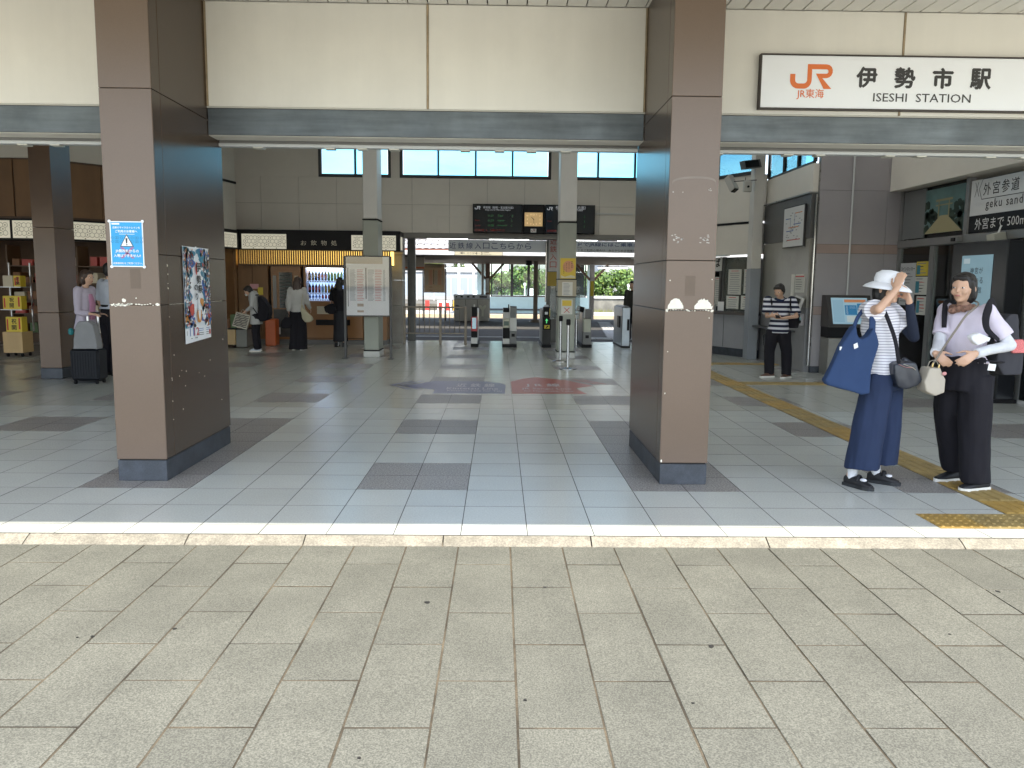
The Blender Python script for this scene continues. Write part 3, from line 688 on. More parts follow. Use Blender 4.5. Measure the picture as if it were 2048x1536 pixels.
boxcols = [M('box_yellow', (.65, .48, .04), .45), M('box_red', (.42, .05, .04), .45), M('box_cream', (.55, .48, .36), .6), M('box_brown', (.20, .09, .04), .6), M('box_green', (.10, .16, .07), .6), M('box_orange', (.55, .22, .05), .5)]
m_blackprint = M('print_black', (.01, .01, .01), .6); m_whiteprint = M('print_white', (.75, .75, .74), .6); m_redprint = M('print_red', (.50, .04, .035), .6); m_blueprint = M('print_blue', (.03, .10, .34), .6)
rk = thing('display_rack', 'narrow sweet shop display rack with metal shelves on a ply cupboard with castors', 'rack', (-9.05, 15.4, 0))
MB().box(-9.25, -8.89, 15.30, 15.66, .075, .465, 0, .004).build('cupboard', m_mdf, rk)
for z in (.886, 1.305): MB().box(-9.26, -8.86, 15.3, 15.62, z - .014, z, 0, .002).build('shelf', m_met, rk)
for sx in (-9.255, -8.865): MB().box(sx, sx + .016, 15.62, 15.66, .466, 1.75).build('upright', m_met, rk)
for sx in (-9.2, -8.93):
    for sy in (15.35, 15.6): MB().cyl((sx - .012, sy, .034), (sx + .012, sy, .034), .033, n=10).build('castor', m_black, rk)
def gift(x0, x1, y0, y1, z0, z1, m, label, txt=None, grp='gift boxes on the souvenir shop shelves'):
    t = MB(); t.box(x0, x1, y0, y1, z0, z1, 0, .004)
    if txt:
        for i, ch in enumerate(txt): t.text(ch, (x0 + (x1 - x0) * .36, y0 - .002, z1 - (z1 - z0) * (.45 + .42 * i)), X, Z, height=(z1 - z0) * .33, m=1, bold=.02)
        t.box(x0 + .02, x0 + .045, y0 - .002, y0, z0 + .03, z1 - .04, 2); t.box(x1 - .06, x1 - .03, y0 - .002, y0, z0 + .05, z1 - .02, 2)
    o = t.build('gift_box', [m, m_blackprint, m_redprint]); tag(o, label, 'box', grp); return o
gift(-9.185, -8.89, 15.32, 15.5, .467, .745, boxcols[0], 'large yellow gift box standing on the ply cupboard', '祝開')
gift(-9.215, -8.875, 15.32, 15.5, .887, 1.135, boxcols[0], 'wide yellow gift box on the middle shelf of the rack', '祝開')
gift(-8.995, -8.87, 15.32, 15.5, 1.306, 1.51, boxcols[0], 'small yellow gift box on the top rack shelf', '祝開')
gift(-9.19, -9.01, 15.32, 15.5, 1.306, 1.51, boxcols[2], 'cream and brown gift box on the top rack shelf')
sr = thing('sweet_shelf', 'tall dark shelf of boxed sweets behind the ply rack', 'shelf', (-8.4, 16.2, 0))
for z in (.4, .78, 1.05, 1.38, 1.71): MB().box(-9.6, -6.9, 16.15, 16.6, z - .02, z, 0, .002).build('shelf', m_woodd, sr)
for xx in (-9.6, -8.25, -6.93): MB().box(xx, xx + .03, 16.15, 16.6, 0, 2.1).build('side_panel', m_woodd, sr)
i = 0
for z in (.4, .78, 1.05, 1.38, 1.71):
    x = -9.5
    while x < -7.05:
        w = rnd.uniform(.12, .24); h = rnd.uniform(.10, .2); ci = rnd.choice([1, 2, 3, 4, 2, 3]); m = boxcols[ci]; cn_ = ['yellow', 'red', 'cream', 'brown', 'green', 'orange'][ci]; sn_ = {.4: 'bottom', .78: 'second', 1.05: 'middle', 1.38: 'upper', 1.71: 'top'}[z]
        if not -8.3 < x < -8.2 and x + w < -7: 
            o = MB().box(x, x + w, 16.18, 16.5, z + .001, z + h, 0, .003).build('sweet_box', m)
            tag(o, '%s sweet box on the %s board of the dark shop shelf' % (cn_, sn_), 'box', '%s sweet boxes on the %s shop shelf board' % (cn_, sn_))
        x += w + rnd.uniform(.03, .1); i += 1

# ================================================================== drinks corner at the rear left
DY = 19.0
dc = thing('drinks_corner', 'timber drinks corner kiosk with black sign fascia and glowing slatted strip', 'kiosk', (-4.2, DY, 0))
MB().box(-6.02, -2.285, DY, DY + .7, 2.16, 2.62).build('fascia', m_black, dc)
MB().box(-2.35, -2.284, DY + .02, DY + .7, 2.17, 2.6).build('fascia_end', m_black, dc)
lantern((-5.91, DY - .005, 2.186), X, 1.02, .335, dc); lantern((-3.40, DY - .005, 2.182), X, 1.02, .335, dc)
MB().box(-2.30, -2.2825, DY + .12, DY + .45, 2.2, 2.5).build('lantern_panel', m_lantern, dc)
t = MB()
for i, ch in enumerate('お飲物処'): t.text(ch, (-4.57 + i * .232 + .01, DY - .003, 2.275), X, Z, height=.115 if i else .105, width=.13)
t.build('lettering', M('ivory_letters', (.62, .58, .46), .6), dc)
MB().box(-6.02, -2.45, DY + .16, DY + .18, 1.84, 2.155).build('light_panel', M('strip_glow', (.8, .6, .2), .8, emit=(1.0, .66, .16), es=.8), dc)
sm = MB().box(-.017, .017, DY + .02, DY + .075, 1.832, 2.157).mesh('slat', m_slat)
x = -6.0
while x < -2.5: o = link('slat', sm, dc); o.location = (x, 0, 0); x += .0525
MB().box(-6.02, -2.45, DY + .03, DY + .16, 1.80, 1.83).build('rail', m_woodd, dc)
MB().box(-6.32, -2.6, DY + .75, DY + .8, 0, 2.2).build('rear_panel', m_woodd, dc); MB().box(-6.32, -6.06, DY + .02, DY + .74, 0, 2.6).build('end_panel', m_wood, dc)
MB().box(-6.02, -2.6, DY - .0, DY + .7, .0005, .10).build('plinth', M('kiosk_plinth', (.14, .135, .13), .6), dc)
m_vend = M('vending_timber', (0.27, 0.125, 0.042), 0.4, var=0.06, vs=2, stretch=(1, 1, .2))
# cupboard doors at the left of the drinks corner
w1 = thing('timber_cupboard', 'tall timber cupboard with two doors and pasted notices left of the vending machines', 'cupboard', (-5.72, DY + .1, 0))
for a, b in [(-6.05, -5.72), (-5.715, -5.36)]: MB().box(a, b, DY + .10, DY + .6, .101, 1.80, 0, .004).build('door', m_wood, w1)
MB().box(-5.78, -5.58, DY + .095, DY + .099, 1.27, 1.38).build('notice', M('notice_pink', (.60, .32, .34), .7), w1)
MB().box(-5.60, -5.48, DY + .092, DY + .099, 1.13, 1.30).build('notice', M('notice_yellow', (.62, .48, .06), .7), w1)
MB().box(-5.345, -5.295, DY + .2, DY + .6, .101, 1.80).build('gap', m_black, dc); MB().box(-4.595, -4.535, DY + .2, DY + .6, .101, 1.80).build('gap', m_black, dc)
v2 = thing('vending_machine', 'timber clad vending machine with tall dark glass windows, left of the lit drinks machine', 'vending machine', (-4.95, DY + .1, 0))
MB().box(-5.29, -4.6, DY + .08, DY + .65, .101, 1.80, 0, .006).build('cabinet', m_vend, v2)
m_dglass = M('black_glass', (.006, .008, .008), .12)
MB().box(-5.245, -5.16, DY + .072, DY + .079, .83, 1.58).build('window', m_dglass, v2)
w = MB().box(-5.10, -4.79, DY + .072, DY + .079, .83, 1.655).build('window', m_dglass, v2)
for k in range(9): MB().box(-5.08, -4.97, DY + .069, DY + .0715, .9 + k * .083, .925 + k * .083).build('label_strip', M('dim_label', (.05, .07, .06), .5), w); MB().box(-4.95, -4.83, DY + .069, DY + .0715, .9 + k * .083, .925 + k * .083).build('label_strip', MATS['dim_label'], w)
MB().box(-5.24, -4.63, DY + .066, DY + .079, .16, .80, 0, .004).build('lower_panel', M('vend_lower', (.06, .055, .05), .5, var=.3, vs=10), v2)
MB().box(-5.20, -5.09, DY + .06, DY + .0655, .22, .38).build('sticker', m_whiteprint, v2)
MB().box(-4.74, -4.66, DY + .07, DY + .079, 1.44, 1.58).build('sticker', M('sticker_tan', (.5, .42, .3), .6), v2)
# lit drinks machine with real bottles
v3 = thing('vending_machine', 'timber clad drinks vending machine with brightly lit bottle window', 'vending machine', (-3.9, DY + .1, 0))
cx0, cx1 = -4.535, -3.17
c = MB(); c.box(cx0, cx1, DY + .42, DY + .66, .101, 1.80); c.box(cx0, cx1, DY + .08, DY + .419, .101, 1.00, 0, .005); c.box(cx0, cx1, DY + .08, DY + .419, 1.765, 1.80)
c.box(cx0, cx0 + .055, DY + .08, DY + .419, 1.001, 1.764); c.box(cx1 - .05, cx1, DY + .08, DY + .419, 1.001, 1.764); c.build('cabinet', m_vend, v3)
MB().box(cx0 + .056, cx1 - .051, DY + .405, DY + .419, 1.003, 1.763).build('light_panel', M('vend_glow', (.4, .5, .8), .6, emit=(.42, .58, 1.0), es=0.5), v3)
MB().box(cx0 + .056, cx1 - .051, DY + .2, DY + .40, 1.752, 1.763).build('lamp', M('vend_tube', (1, 1, 1), .5, emit=(.85, .92, 1.0), es=3), v3)
for z in (1.47, 1.19): MB().box(cx0 + .056, cx1 - .051, DY + .16, DY + .40, z - .012, z).build('shelf', m_whiteprint, v3)
for z in (1.44, 1.16, 1.02):
    MB().box(cx0 + .056, cx1 - .051, DY + .14, DY + .152, z - .012, z + .028).build('price_strip', M('price_strip', (.5, .55, .75), .4, emit=(.5, .6, .95), es=.22), v3)
    b = MB()
    for k in range(22): b.box(cx0 + .075 + k * .056, cx0 + .11 + k * .056, DY + .134, DY + .1395, z - .004, z + .014)
    b.build('button', m_blackprint, v3)
MB().box(cx0 + .056, cx1 - .051, DY + .086, DY + .090, 1.003, 1.763).build('glass', glassm('vend_glass', refl=.3), v3)
def bottle_mesh(h, r, liquid, cap, lab):
    b = MB(); b.lathe((0, 0, 0), [(r * .9, 0), (r, .01), (r, h * .30)], 10, 0); b.lathe((0, 0, 0), [(r * 1.01, h * .30), (r * 1.01, h * .58)], 10, 1)
    b.lathe((0, 0, 0), [(r, h * .58), (r * .95, h * .68), (r * .42, h * .88), (r * .4, h * .9)], 10, 0); b.lathe((0, 0, 0), [(r * .45, h * .9), (r * .45, h)], 10, 2)
    return b.mesh('drink_bottle', [liquid, lab, cap])
def dm(n, c, r=.25): return M(n, c, r)
kinds = {'brown tea': (dm('tea_brown', (.10, .05, .02)), (.5, .4, .3)), 'cola': (dm('cola', (.03, .01, .01)), (.5, .05, .05)), 'green tea': (dm('tea_green', (.16, .28, .06)), (.2, .45, .12)), 'water': (dm('water', (.45, .6, .7)), (.25, .45, .8)), 'amber': (dm('amber', (.5, .26, .05)), (.65, .5, .15)), 'blue sports': (dm('sports', (.25, .42, .75)), (.1, .2, .6)), 'red juice': (dm('red_juice', (.25, .04, .04)), (.6, .1, .1)), 'milk can': (dm('milk', (.6, .6, .65)), (.12, .18, .5)), 'coffee can': (dm('coffee', (.10, .05, .03)), (.35, .2, .1))}
capm = dm('white_cap', (.75, .75, .75))
rows = [(1.471, .235, .034, 'top', ['brown tea'] * 3 + ['cola'] * 3 + ['green tea'] * 4 + ['brown tea'] * 0 + ['green tea'] * 2 + ['water'] * 4), (1.191, .215, .033, 'middle', ['cola'] * 2 + ['red juice'] * 2 + ['water'] + ['amber'] * 4 + ['blue sports'] * 4 + ['red juice'] * 3), (1.05, .11, .03, 'bottom', ['milk can'] * 4 + ['red juice'] * 3 + ['coffee can'] * 5 + ['milk can'] * 4)]
bcache = {}
for z, h, r, rn, ks in rows:
    for i, kk in enumerate(ks):
        if (kk, rn) not in bcache: bcache[(kk, rn)] = bottle_mesh(h, r, kinds[kk][0], capm, dm('label_' + kk.replace(' ', '_'), kinds[kk][1], .5))
        o = link('drink_bottle', bcache[(kk, rn)]); o.location = (cx0 + .11 + i * .074, DY + .23, z)
        tag(o, '%s drink on the %s row of the lit vending machine' % (kk, rn), 'bottle', '%s drinks on the %s row of the lit vending machine' % (kk, rn))
MB().box(cx0 + .30, cx0 + .78, DY + .072, DY + .079, .70, .88).build('notice', M('notice_cream', (.55, .5, .38), .6), v3)
b = MB()
for i in range(4): b.box(cx0 + .5 + (i % 2) * .12, cx0 + .57 + (i % 2) * .12, DY + .068, DY + .0715, .73 + (i // 2) * .07, .78 + (i // 2) * .07)
b.build('print', m_blackprint, v3)
MB().box(cx0 + .27, cx1 - .3, DY + .066, DY + .079, .44, .57, 0, .003).build('dispensing_flap', m_black, v3)
for z in (.13, ): MB().box(cx0, cx1, DY + .075, DY + .079, z, z + .012).build('seam', m_black, v3)
v4 = thing('vending_machine', 'timber clad machine right of the lit drinks machine, mostly hidden by the timetable board', 'vending machine', (-2.9, DY + .1, 0))
MB().box(-3.16, -2.62, DY + .08, DY + .65, .101, 1.80, 0, .005).build('cabinet', m_vend, v4)
MB().box(-3.02, -2.86, DY + .072, DY + .079, .40, .55).build('slot', m_dglass, v4)

# ================================================================== ticket office and right side of the hall
T1, T2 = V((5.12, 16.30, 0)), V((3.30, 19.86, 0)); ut = (T2 - T1).normalized(); nt = (Z.cross(ut)).normalized()
if nt.x > 0: nt = -nt
def tp(par, name, s0, s1, z0, z1, d0, d1, m, b=0):
    return MB().obox(T1 + ut * (s0 + s1) / 2 + nt * (d0 + d1) / 2 + Z * (z0 + z1) / 2, ut * (s1 - s0) / 2, nt * abs(d1 - d0) / 2, Z * (z1 - z0) / 2).build(name, m, par)
to = thing('ticket_office', 'angled ticket office front with counter, glazed window and paper notices', 'ticket office', tuple(T1))
TL = (T2 - T1).length
tp(to, 'upper_wall', 0, TL, 2.10, 2.70, -.2, 0, m_wall); tp(to, 'black_rail', 0, TL, 2.705, 2.745, -.05, .012, m_black); tp(to, 'upper_wall', 0, TL, 2.75, 3.66, -.2, -.004, m_wall)
cw = tp(to, 'window', 0, TL, 3.66, 3.73, -.1, .02, m_frame)
tp(to, 'window', 0, TL, 4.6, 4.68, -.1, .02, m_frame); tp(to, 'upper_wall', 0, TL, 4.69, 5.25, -.2, 0, m_wall)
for s in (0.0, 1.25, 2.5, TL - .06): tp(to, 'mullion', s, s + .05, 3.73, 4.6, -.08, .015, m_frame)
for a, b in [(.05, 1.25), (1.3, 2.5), (2.55, TL - .06)]: tp(to, 'pane', a + .003, b - .003, 3.735, 4.595, -.03, -.024, m_glassb)
tp(to, 'shutter_box', .75, TL, 2.065, 2.098, .0, .12, m_rail)
tp(to, 'counter_front', 0, TL, .17, .86, -.25, -.05, M('counter_grey', (.30, .30, .315), .5, var=.05)); tp(to, 'kick_strip', 0, TL, .0, .165, -.25, -.07, m_plinth)
tp(to, 'counter_top', 0, TL, .865, .93, -.35, .06, M('counter_stone', (.10, .09, .085), .2, speck=.3))
for s in (.9, 1.9): tp(to, 'seam', s, s + .008, .18, .855, -.0495, -.047, m_black)
tp(to, 'rear_wall', 0, TL, .2, 2.05, -1.6, -1.5, M('office_dark', (.13, .12, .11), .8))
for s in (.02, .98, 1.08, 2.2): tp(to, 'window_post', s, s + .05, .935, 2.06, -.14, -.08, m_post)
tp(to, 'pane', .07, .98, .94, 2.05, -.115, -.109, glassm('office_glass', refl=.5, dull=.25, dcol=(.30, .31, .28)))
tp(to, 'pane', 1.13, 2.2, .94, 1.75, -.115, -.109, m_glass)
sg = tp(to, 'window_sign', 1.04, 2.35, 1.77, 2.055, -.07, -.05, M('sign_white_dim', (.58, .58, .55), .5))
MB().text('きっぷうりば', tuple(T1 + ut * 2.28 + nt * -.047 + Z * 1.85), -ut, Z, width=1.2, bold=.03).build('lettering', m_blackprint, sg)
mpaper = M('paper', (.60, .59, .54), .8, rand=.1)
for s, z, w_, h_ in [(.12, 1.30, .3, .5), (.5, 1.28, .38, .52), (.1, .98, .38, .28), (.55, .98, .36, .27), (1.12, 1.02, .16, .62)]:
    pp = tp(to, 'notice', s, s + w_, z, z + h_, -.108, -.104, mpaper)
    t = MB()
    for k in range(int(h_ / .045)): t.obox(T1 + ut * (s + w_ * .5) + nt * -.1025 + Z * (z + h_ - .035 - k * .045), ut * w_ * rnd.uniform(.28, .42), nt * .0008, Z * .006, 1 if k else 0)
    t.build('print', [m_redprint, M('print_grey', (.22, .22, .22), .7)], pp)
for s, lab in ((1.35, 'card'), (.9, 'card')): pass
tag(MB().obox(T1 + ut * .98 + nt * -.02 + Z * 1.03, ut * .09, nt * .004, Z * .095).build('card_stand', m_whiteprint), 'white card stand on the dark ticket counter', 'card stand')
tag(MB().obox(T1 + ut * 1.35 + nt * -.02 + Z * .992, ut * .16, nt * .06, Z * .06).build('document_tray', M('tray_grey', (.4, .4, .4), .5)), 'low grey tray on the dark ticket counter', 'tray')

# machine bay along X = 5.25
m_stain = M('stainless', (0.36, 0.36, 0.35), 0.30, metal=.9, var=.1, vs=1.5, stretch=(1, 1, .2), rvar=.1)
mbay = thing('machine_bay', 'brushed metal ticket machine bay with glazed fascia, route map and side shelf', 'machine bay', (5.25, 15, 0))
MB().box(5.25, 5.45, 13.86, 16.28, .0, 1.10).build('lower_front', M('bay_lower', (.22, .22, .225), .4, var=.1), mbay)
MB().box(5.25, 5.45, 13.86, 16.28, 1.106, 2.28).build('middle_front', M('bay_middle', (.26, .25, .215), .3, var=.12, vs=2), mbay)
MB().box(5.24, 5.45, 13.86, 16.28, 2.286, 3.02).build('fascia', M('bay_fascia', (.10, .098, .095), .35, var=.1), mbay)
MB().box(5.20, 5.45, 13.86, 16.28, 3.026, 3.05).build('trim', m_stain, mbay)
MB().box(5.25, 5.45, 13.86, 16.28, 3.052, 3.52).build('upper_wall', m_wall, mbay)
gw = MB()
for y_ in (13.86, 14.62, 15.35, 16.22): gw.box(5.25, 5.31, y_, y_ + .05, 3.55, 4.9)
gw.box(5.25, 5.31, 13.911, 16.219, 3.521, 3.56); gw.box(5.25, 5.31, 13.86, 16.27, 4.9, 5.24); wn_ = gw.build('window', m_frame, mbay)
for a, b in [(13.92, 14.61), (14.68, 15.34), (15.41, 16.21)]: MB().box(5.27, 5.276, a, b, 3.57, 4.89).build('pane', m_glassb, wn_)
MB().box(5.05, 5.249, 14.3, 16.2, .655, .69, 0, .003).build('shelf', M('shelf_dark', (.06, .06, .06), .3), mbay)
MB().box(5.235, 5.249, 15.55, 16.0, .2, .62).build('access_panel', m_stain, mbay)
rm = thing('route_map', 'white framed fare map with coloured route lines above the machine bay', 'map', (5.2, 14.5, 2.3))
MB().box(5.205, 5.239, 14.05, 15.05, 2.17, 2.86).build('board', M('map_white', (.62, .62, .60), .4), rm)
MB().box(5.200, 5.238, 14.04, 14.049, 2.16, 2.87).build('frame', m_frame, rm); MB().box(5.200, 5.238, 14.051, 15.06, 2.861, 2.875).build('frame', m_frame, rm); MB().box(5.200, 5.238, 14.051, 15.06, 2.155, 2.169).build('frame', m_frame, rm)
t = MB()
for y0, y1, z, m_ in [(14.7, 14.95, 2.66, 0), (14.15, 14.5, 2.74, 1), (14.3, 14.8, 2.5, 1), (14.55, 14.9, 2.44, 0), (14.2, 14.55, 2.55, 0), (14.2, 14.85, 2.28, 2)]: t.box(5.203, 5.2045, y0, y1, z, z + .014, m_)
for y0, z0, z1 in [(14.7, 2.45, 2.67), (14.5, 2.5, 2.75), (14.55, 2.44, 2.5)]: t.box(5.203, 5.2045, y0, y0 + .008, z0, z1, 0)
for k in range(26): y0 = rnd.uniform(14.1, 14.9); z0 = rnd.uniform(2.24, 2.78); t.box(5.203, 5.2045, y0, y0 + .06, z0, z0 + .012, 3)
t.build('print', [m_blueprint, M('print_orange', (.6, .2, .05), .6), m_redprint, M('print_grey', (.22, .22, .22), .7)], rm)
# gray tiled block
m_blk = M('mauve_grey_tile', (0.335, 0.315, 0.325), 0.42, var=0.05, vs=1.5, speck=.06, ss=220, rand=.02); m_pink = M('pinkish_band', (0.35, 0.265, 0.23), 0.45, speck=.1, var=.05)
blk = thing('tiled_block', 'mauve grey tiled wall block with two pinkish bands and a slim white pipe', 'wall', (6.1, 13.8, 0))
MB().box(5.36, 6.79, 13.812, 13.94, 0, 5.24).build('core', m_seam, blk)
for z0, z1, mm in [(.0, .108, m_plinth), (.112, .99, m_blk), (.994, 1.13, m_pink), (1.134, 2.026, m_blk), (2.03, 2.178, m_pink), (2.182, 3.07, m_blk), (3.074, 3.96, m_blk), (3.964, 5.24, m_blk)]:
    for a, b in ((5.35, 6.498), (6.502, 6.80)): MB().box(a, b, 13.80, 13.811, z0, z1, 0, .0015).build('wall_tile', mm, blk)
    MB().box(5.345, 5.3595, 13.812, 13.86, z0, z1).build('edge_tile', m_stain if z1 > .2 else mm, blk)
MB().cyl((5.905, 13.775, 1.32), (5.89, 13.775, 5.2), .016, n=10).build('pipe', M('white_pipe', (.55, .56, .56), .4), blk)
# chrome corner guard catching light
tag(MB().cyl((5.31, 13.80, .12), (5.31, 13.80, 3.0), .022, n=12).build('corner_guard', M('chrome', (.42, .42, .42), .14, metal=1)), 'shiny metal corner guard rod at the edge of the tiled block', 'guard rod')
# recessed screen desk on block
kd = thing('information_kiosk', 'sloping blue information screen in a black desk frame on the tiled block', 'kiosk', (5.85, 13.7, 0))
MB().box(5.50, 6.22, 13.45, 13.798, .0, .62, 0, .01).build('cabinet', M('kiosk_steel', (.30, .295, .27), .35, metal=.5, var=.1), kd)
MB().box(5.50, 6.22, 13.50, 13.798, .625, .80).build('recess', m_black, kd)
kf = MB(); kf.add([(5.49, 13.42, .80), (6.23, 13.42, .80), (6.23, 13.62, 1.33), (5.49, 13.62, 1.33), (5.49, 13.798, .80), (6.23, 13.798, .80), (6.23, 13.798, 1.33), (5.49, 13.798, 1.33)], [(0, 1, 2, 3), (4, 7, 6, 5), (0, 4, 5, 1), (3, 2, 6, 7), (0, 3, 7, 4), (1, 5, 6, 2)])
kf.build('frame', M('kiosk_frame', (.055, .05, .048), .35), kd)
ks = MB(); so, su, sw = V((5.555, 13.425, .855)), X, V((0, .2, .53)).normalized()
sn = su.cross(sw); so = so + sn * .0 + V((0, 0.012, 0)) + sn * .006
ks.flat([(0, 0), (.61, 0), (.61, .46), (0, .46)], so, su, sw, 0)
for a, b, c_, d_, m_ in [(.02, .2, .03, .42, 1), (.22, .42, .16, .33, 2), (.43, .6, .22, .36, 2), (.22, .58, .38, .43, 3), (.24, .42, .03, .14, 4), (.45, .59, .05, .2, 1), (.24, .27, .17, .32, 4), (.3, .4, .27, .31, 1)]:
    ks.flat([(a, c_), (b, c_), (b, d_), (a, d_)], so + sn * .002, su, sw, m_)
def scrm(n, c, e=.08): return M(n, c, .25, emit=c, es=e)
ks.build('screen', [scrm('scr_pale', (.36, .55, .66)), scrm('scr_mid', (.30, .48, .60)), scrm('scr_blue', (.05, .22, .42)), scrm('scr_orange', (.6, .25, .12)), scrm('scr_white', (.55, .62, .62))], kd)
# ticket tablet machine on bay
tb = thing('ticket_tablet', 'slanted pale tablet terminal on the machine bay beside the tiled block', 'terminal', (5.1, 13.98, .95))
MB().obox((5.14, 14.0, 1.14), (.05, -.012, .15), (.0, .15, .02), (.02, 0, -.01)).build('housing', M('tablet_shell', (.50, .49, .46), .4), tb)
MB().obox((5.112, 13.995, 1.155), (.038, -.009, .115), (.0, .11, .014), (.003, 0, -.001)).build('screen', m_dglass, tb)
MB().box(5.14, 5.249, 13.93, 14.07, .80, 1.0).build('bracket', m_blk, tb)
nb_ = thing('glass_notices', 'red lettered emblem and white papers stuck on the machine bay', 'notice', (5.25, 14.4, 1.5))
m_redg = M('faded_red', (.45, .09, .06), .5)
MB().box(5.242, 5.249, 13.98, 14.42, 1.36, 1.68).build('paper', mpaper, nb_); MB().box(5.242, 5.249, 14.47, 14.62, 1.30, 1.68).build('paper', mpaper, nb_)
t = MB(); t.box(5.239, 5.2415, 14.0, 14.4, 1.63, 1.65, 1)
for k in range(5): t.box(5.239, 5.2415, 14.05 + rnd.uniform(0, .1), 14.38, 1.42 + k * .04, 1.428 + k * .04, 0)
t.build('print', [m_blackprint, m_redprint], nb_)
# bulkhead and glazed front along X = 6.75
RX = 6.75
gl = thing('glazed_shopfront', 'grey framed glazed shopfront with transom windows along the right side of the hall', 'shopfront', (RX, 11, 0))
m_alu = M('alu_frame', (0.27, 0.27, 0.265), 0.4, metal=.5, var=.05)
MB().box(6.53, 7.2, 7.3, 13.795, 3.055, 5.24).build('bulkhead', m_wall, gl)
MB().box(RX - .04, RX + .08, 7.3, 13.79, 2.125, 2.24, 0, .004).build('transom', m_alu, gl)
for y_ in (13.70, 11.78, 9.6, 8.0): MB().box(RX - .03, RX + .07, y_, y_ + .09, 2.245, 3.05).build('mullion', m_alu, gl)
for y_ in (13.72, 12.63, 11.62, 10.3, 8.6): MB().box(RX - .03, RX + .07, y_, y_ + .07 if y_ != 12.63 else y_ + .12, .0005, 2.12).build('door_post', m_alu, gl)
for a, b in [(12.76, 13.71), (11.70, 12.62)]: MB().box(RX, RX + .008, a, b, .05, 2.115).build('pane', glassm('door_glass', tint=(.75, .8, .78), refl=.6), gl)
for a, b in [(11.88, 13.69)]: MB().box(RX + .02, RX + .028, a, b, 2.25, 3.045).build('pane', m_dglass, gl)
MB().box(RX - .02, RX + .05, 8.7, 10.29, .05, 2.115).build('pane', m_dglass, gl)
ins = thing('locker_bank', 'grey brick block wall seen behind the glass door', 'wall', (7.6, 12.5, 0))
for r_ in range(8):
    for c_ in range(5):
        y0 = 11.2 + c_ * .72 + (r_ % 2) * .36 - .3
        MB().box(7.42, 7.5, y0, y0 + .714, .002 + r_ * .272, .27 + r_ * .272, 0, .003).build('wall_block', M('inner_block', (.33, .315, .29), .7, rand=.06), ins)
MB().box(7.5, 7.6, 10.6, 15, 0, 3.0).build('backing', m_seam, ins)
MB().box(7.25, 7.40, 12.55, 12.75, 1.85, 2.0).build('wall_camera', m_black, ins)
# torii photograph panel
tp_ = thing('shrine_photo_panel', 'backlit green photo panel of a path leading to a pale gate, above the doors', 'picture', (RX - .03, 12.4, 2.3))
MB().box(RX - .025, RX - .005, 11.89, 12.98, 2.31, 2.985).build('panel', M('photo_sky', (.10, .19, .185), .3, var=.2, vs=3), tp_)
g_ = lambda y, z: (RX - .027, 12.98 - y * 1.09, 2.31 + z * .675)
t = MB(); pale = (.38, .36, .24)
def ph(pts, m, k): t.add([(RX - .026 - k * .001, 12.98 - y * 1.09, 2.31 + z * .675) for y, z in pts], [tuple(range(len(pts)))], m)
q = random.Random(11)
for side in (0, 1):
    for k in range(46):
        y = q.uniform(0, .36) if side == 0 else q.uniform(.64, 1); z = q.uniform(.02, .42 + .55 * abs(y - .5)); r_ = q.uniform(.03, .08)
        ph([(min(max(y + r_ * cos(a) * q.uniform(.7, 1), 0), 1), min(max(z + r_ * 1.5 * sin(a) * q.uniform(.7, 1), 0), 1)) for a in [2 * pi * i / 8 for i in range(8)]], q.choice([0, 0, 3]), 1 + k % 3)
ph([(.03, 0), (.99, 0), (.60, .38), (.42, .38)], 1, 4)
for z in (.70, .60): ph([(.29, z), (.72, z), (.72, z + (.05 if z > .65 else .03)), (.29, z + (.05 if z > .65 else .03))], 2, 5)
for y in (.36, .62): ph([(y, .34), (y + .035, .34), (y + .03, .70), (y + .005, .70)], 2, 6)
t.build('print', [M('ph_tree', (.018, .035, .026), .5), M('ph_path', (.34, .30, .17), .5), M('ph_gate', (.28, .26, .15), .5), M('ph_tree2', (.035, .06, .04), .5)], tp_)
MB().box(RX - .02, RX - .004, 12.99, 13.68, 2.26, 3.03).build('blank_panel', M('blank_grey', (.16, .165, .165), .4), tp_)
# geku sando sign
gs = thing('approach_sign', 'white and black approach sign with outlined arrow and shrine distance above the shopfront', 'sign', (RX - .03, 10.5, 2.25))
MB().box(RX - .035, RX - .01, 8.2, 11.72, 2.245, 2.985).build('board', M('sign_white', (.66, .66, .65), .35), gs)
MB().box(RX - .037, RX - .0355, 8.2, 11.72, 2.245, 2.49).build('black_band', m_black, gs)
t = MB(); ux = V((0, -1, 0)); so = V((RX - .038, 11.64, 2.25))
t.text('外宮参道', so + ux * .22 + Z * .50 - X * .001, ux, Z, height=.17, m=0, spacing=1.25)
t.text('geku sando', so + ux * .30 + Z * .285 - X * .001, ux, Z, height=.155, m=0, spacing=1.2)
def ln(p, q_, w=.008, m=0):
    a, b = V((p[0], p[1], 0)), V((q_[0], q_[1], 0)); d = (b - a).normalized(); n_ = V((-d.y, d.x, 0)) * w / 2
    t.flat([(c.x, c.y) for c in (a - n_, b - n_, b + n_, a + n_)], so - X * .001, ux, Z, m)
for p, q_ in [((.02, .70), (.12, .50)), ((.02, .50), (.09, .70)), ((.12, .60), (.19, .73)), ((.12, .60), (.19, .455)), ((.19, .73), (1.9, .73)), ((.19, .455), (1.9, .455))]: ln(p, q_)
t.text('外宮まで 500m', so + ux * .08 + Z * .04 - X * .002, ux, Z, height=.155, m=1, spacing=1.05)
t.build('lettering', [m_blackprint, m_whiteprint], gs)
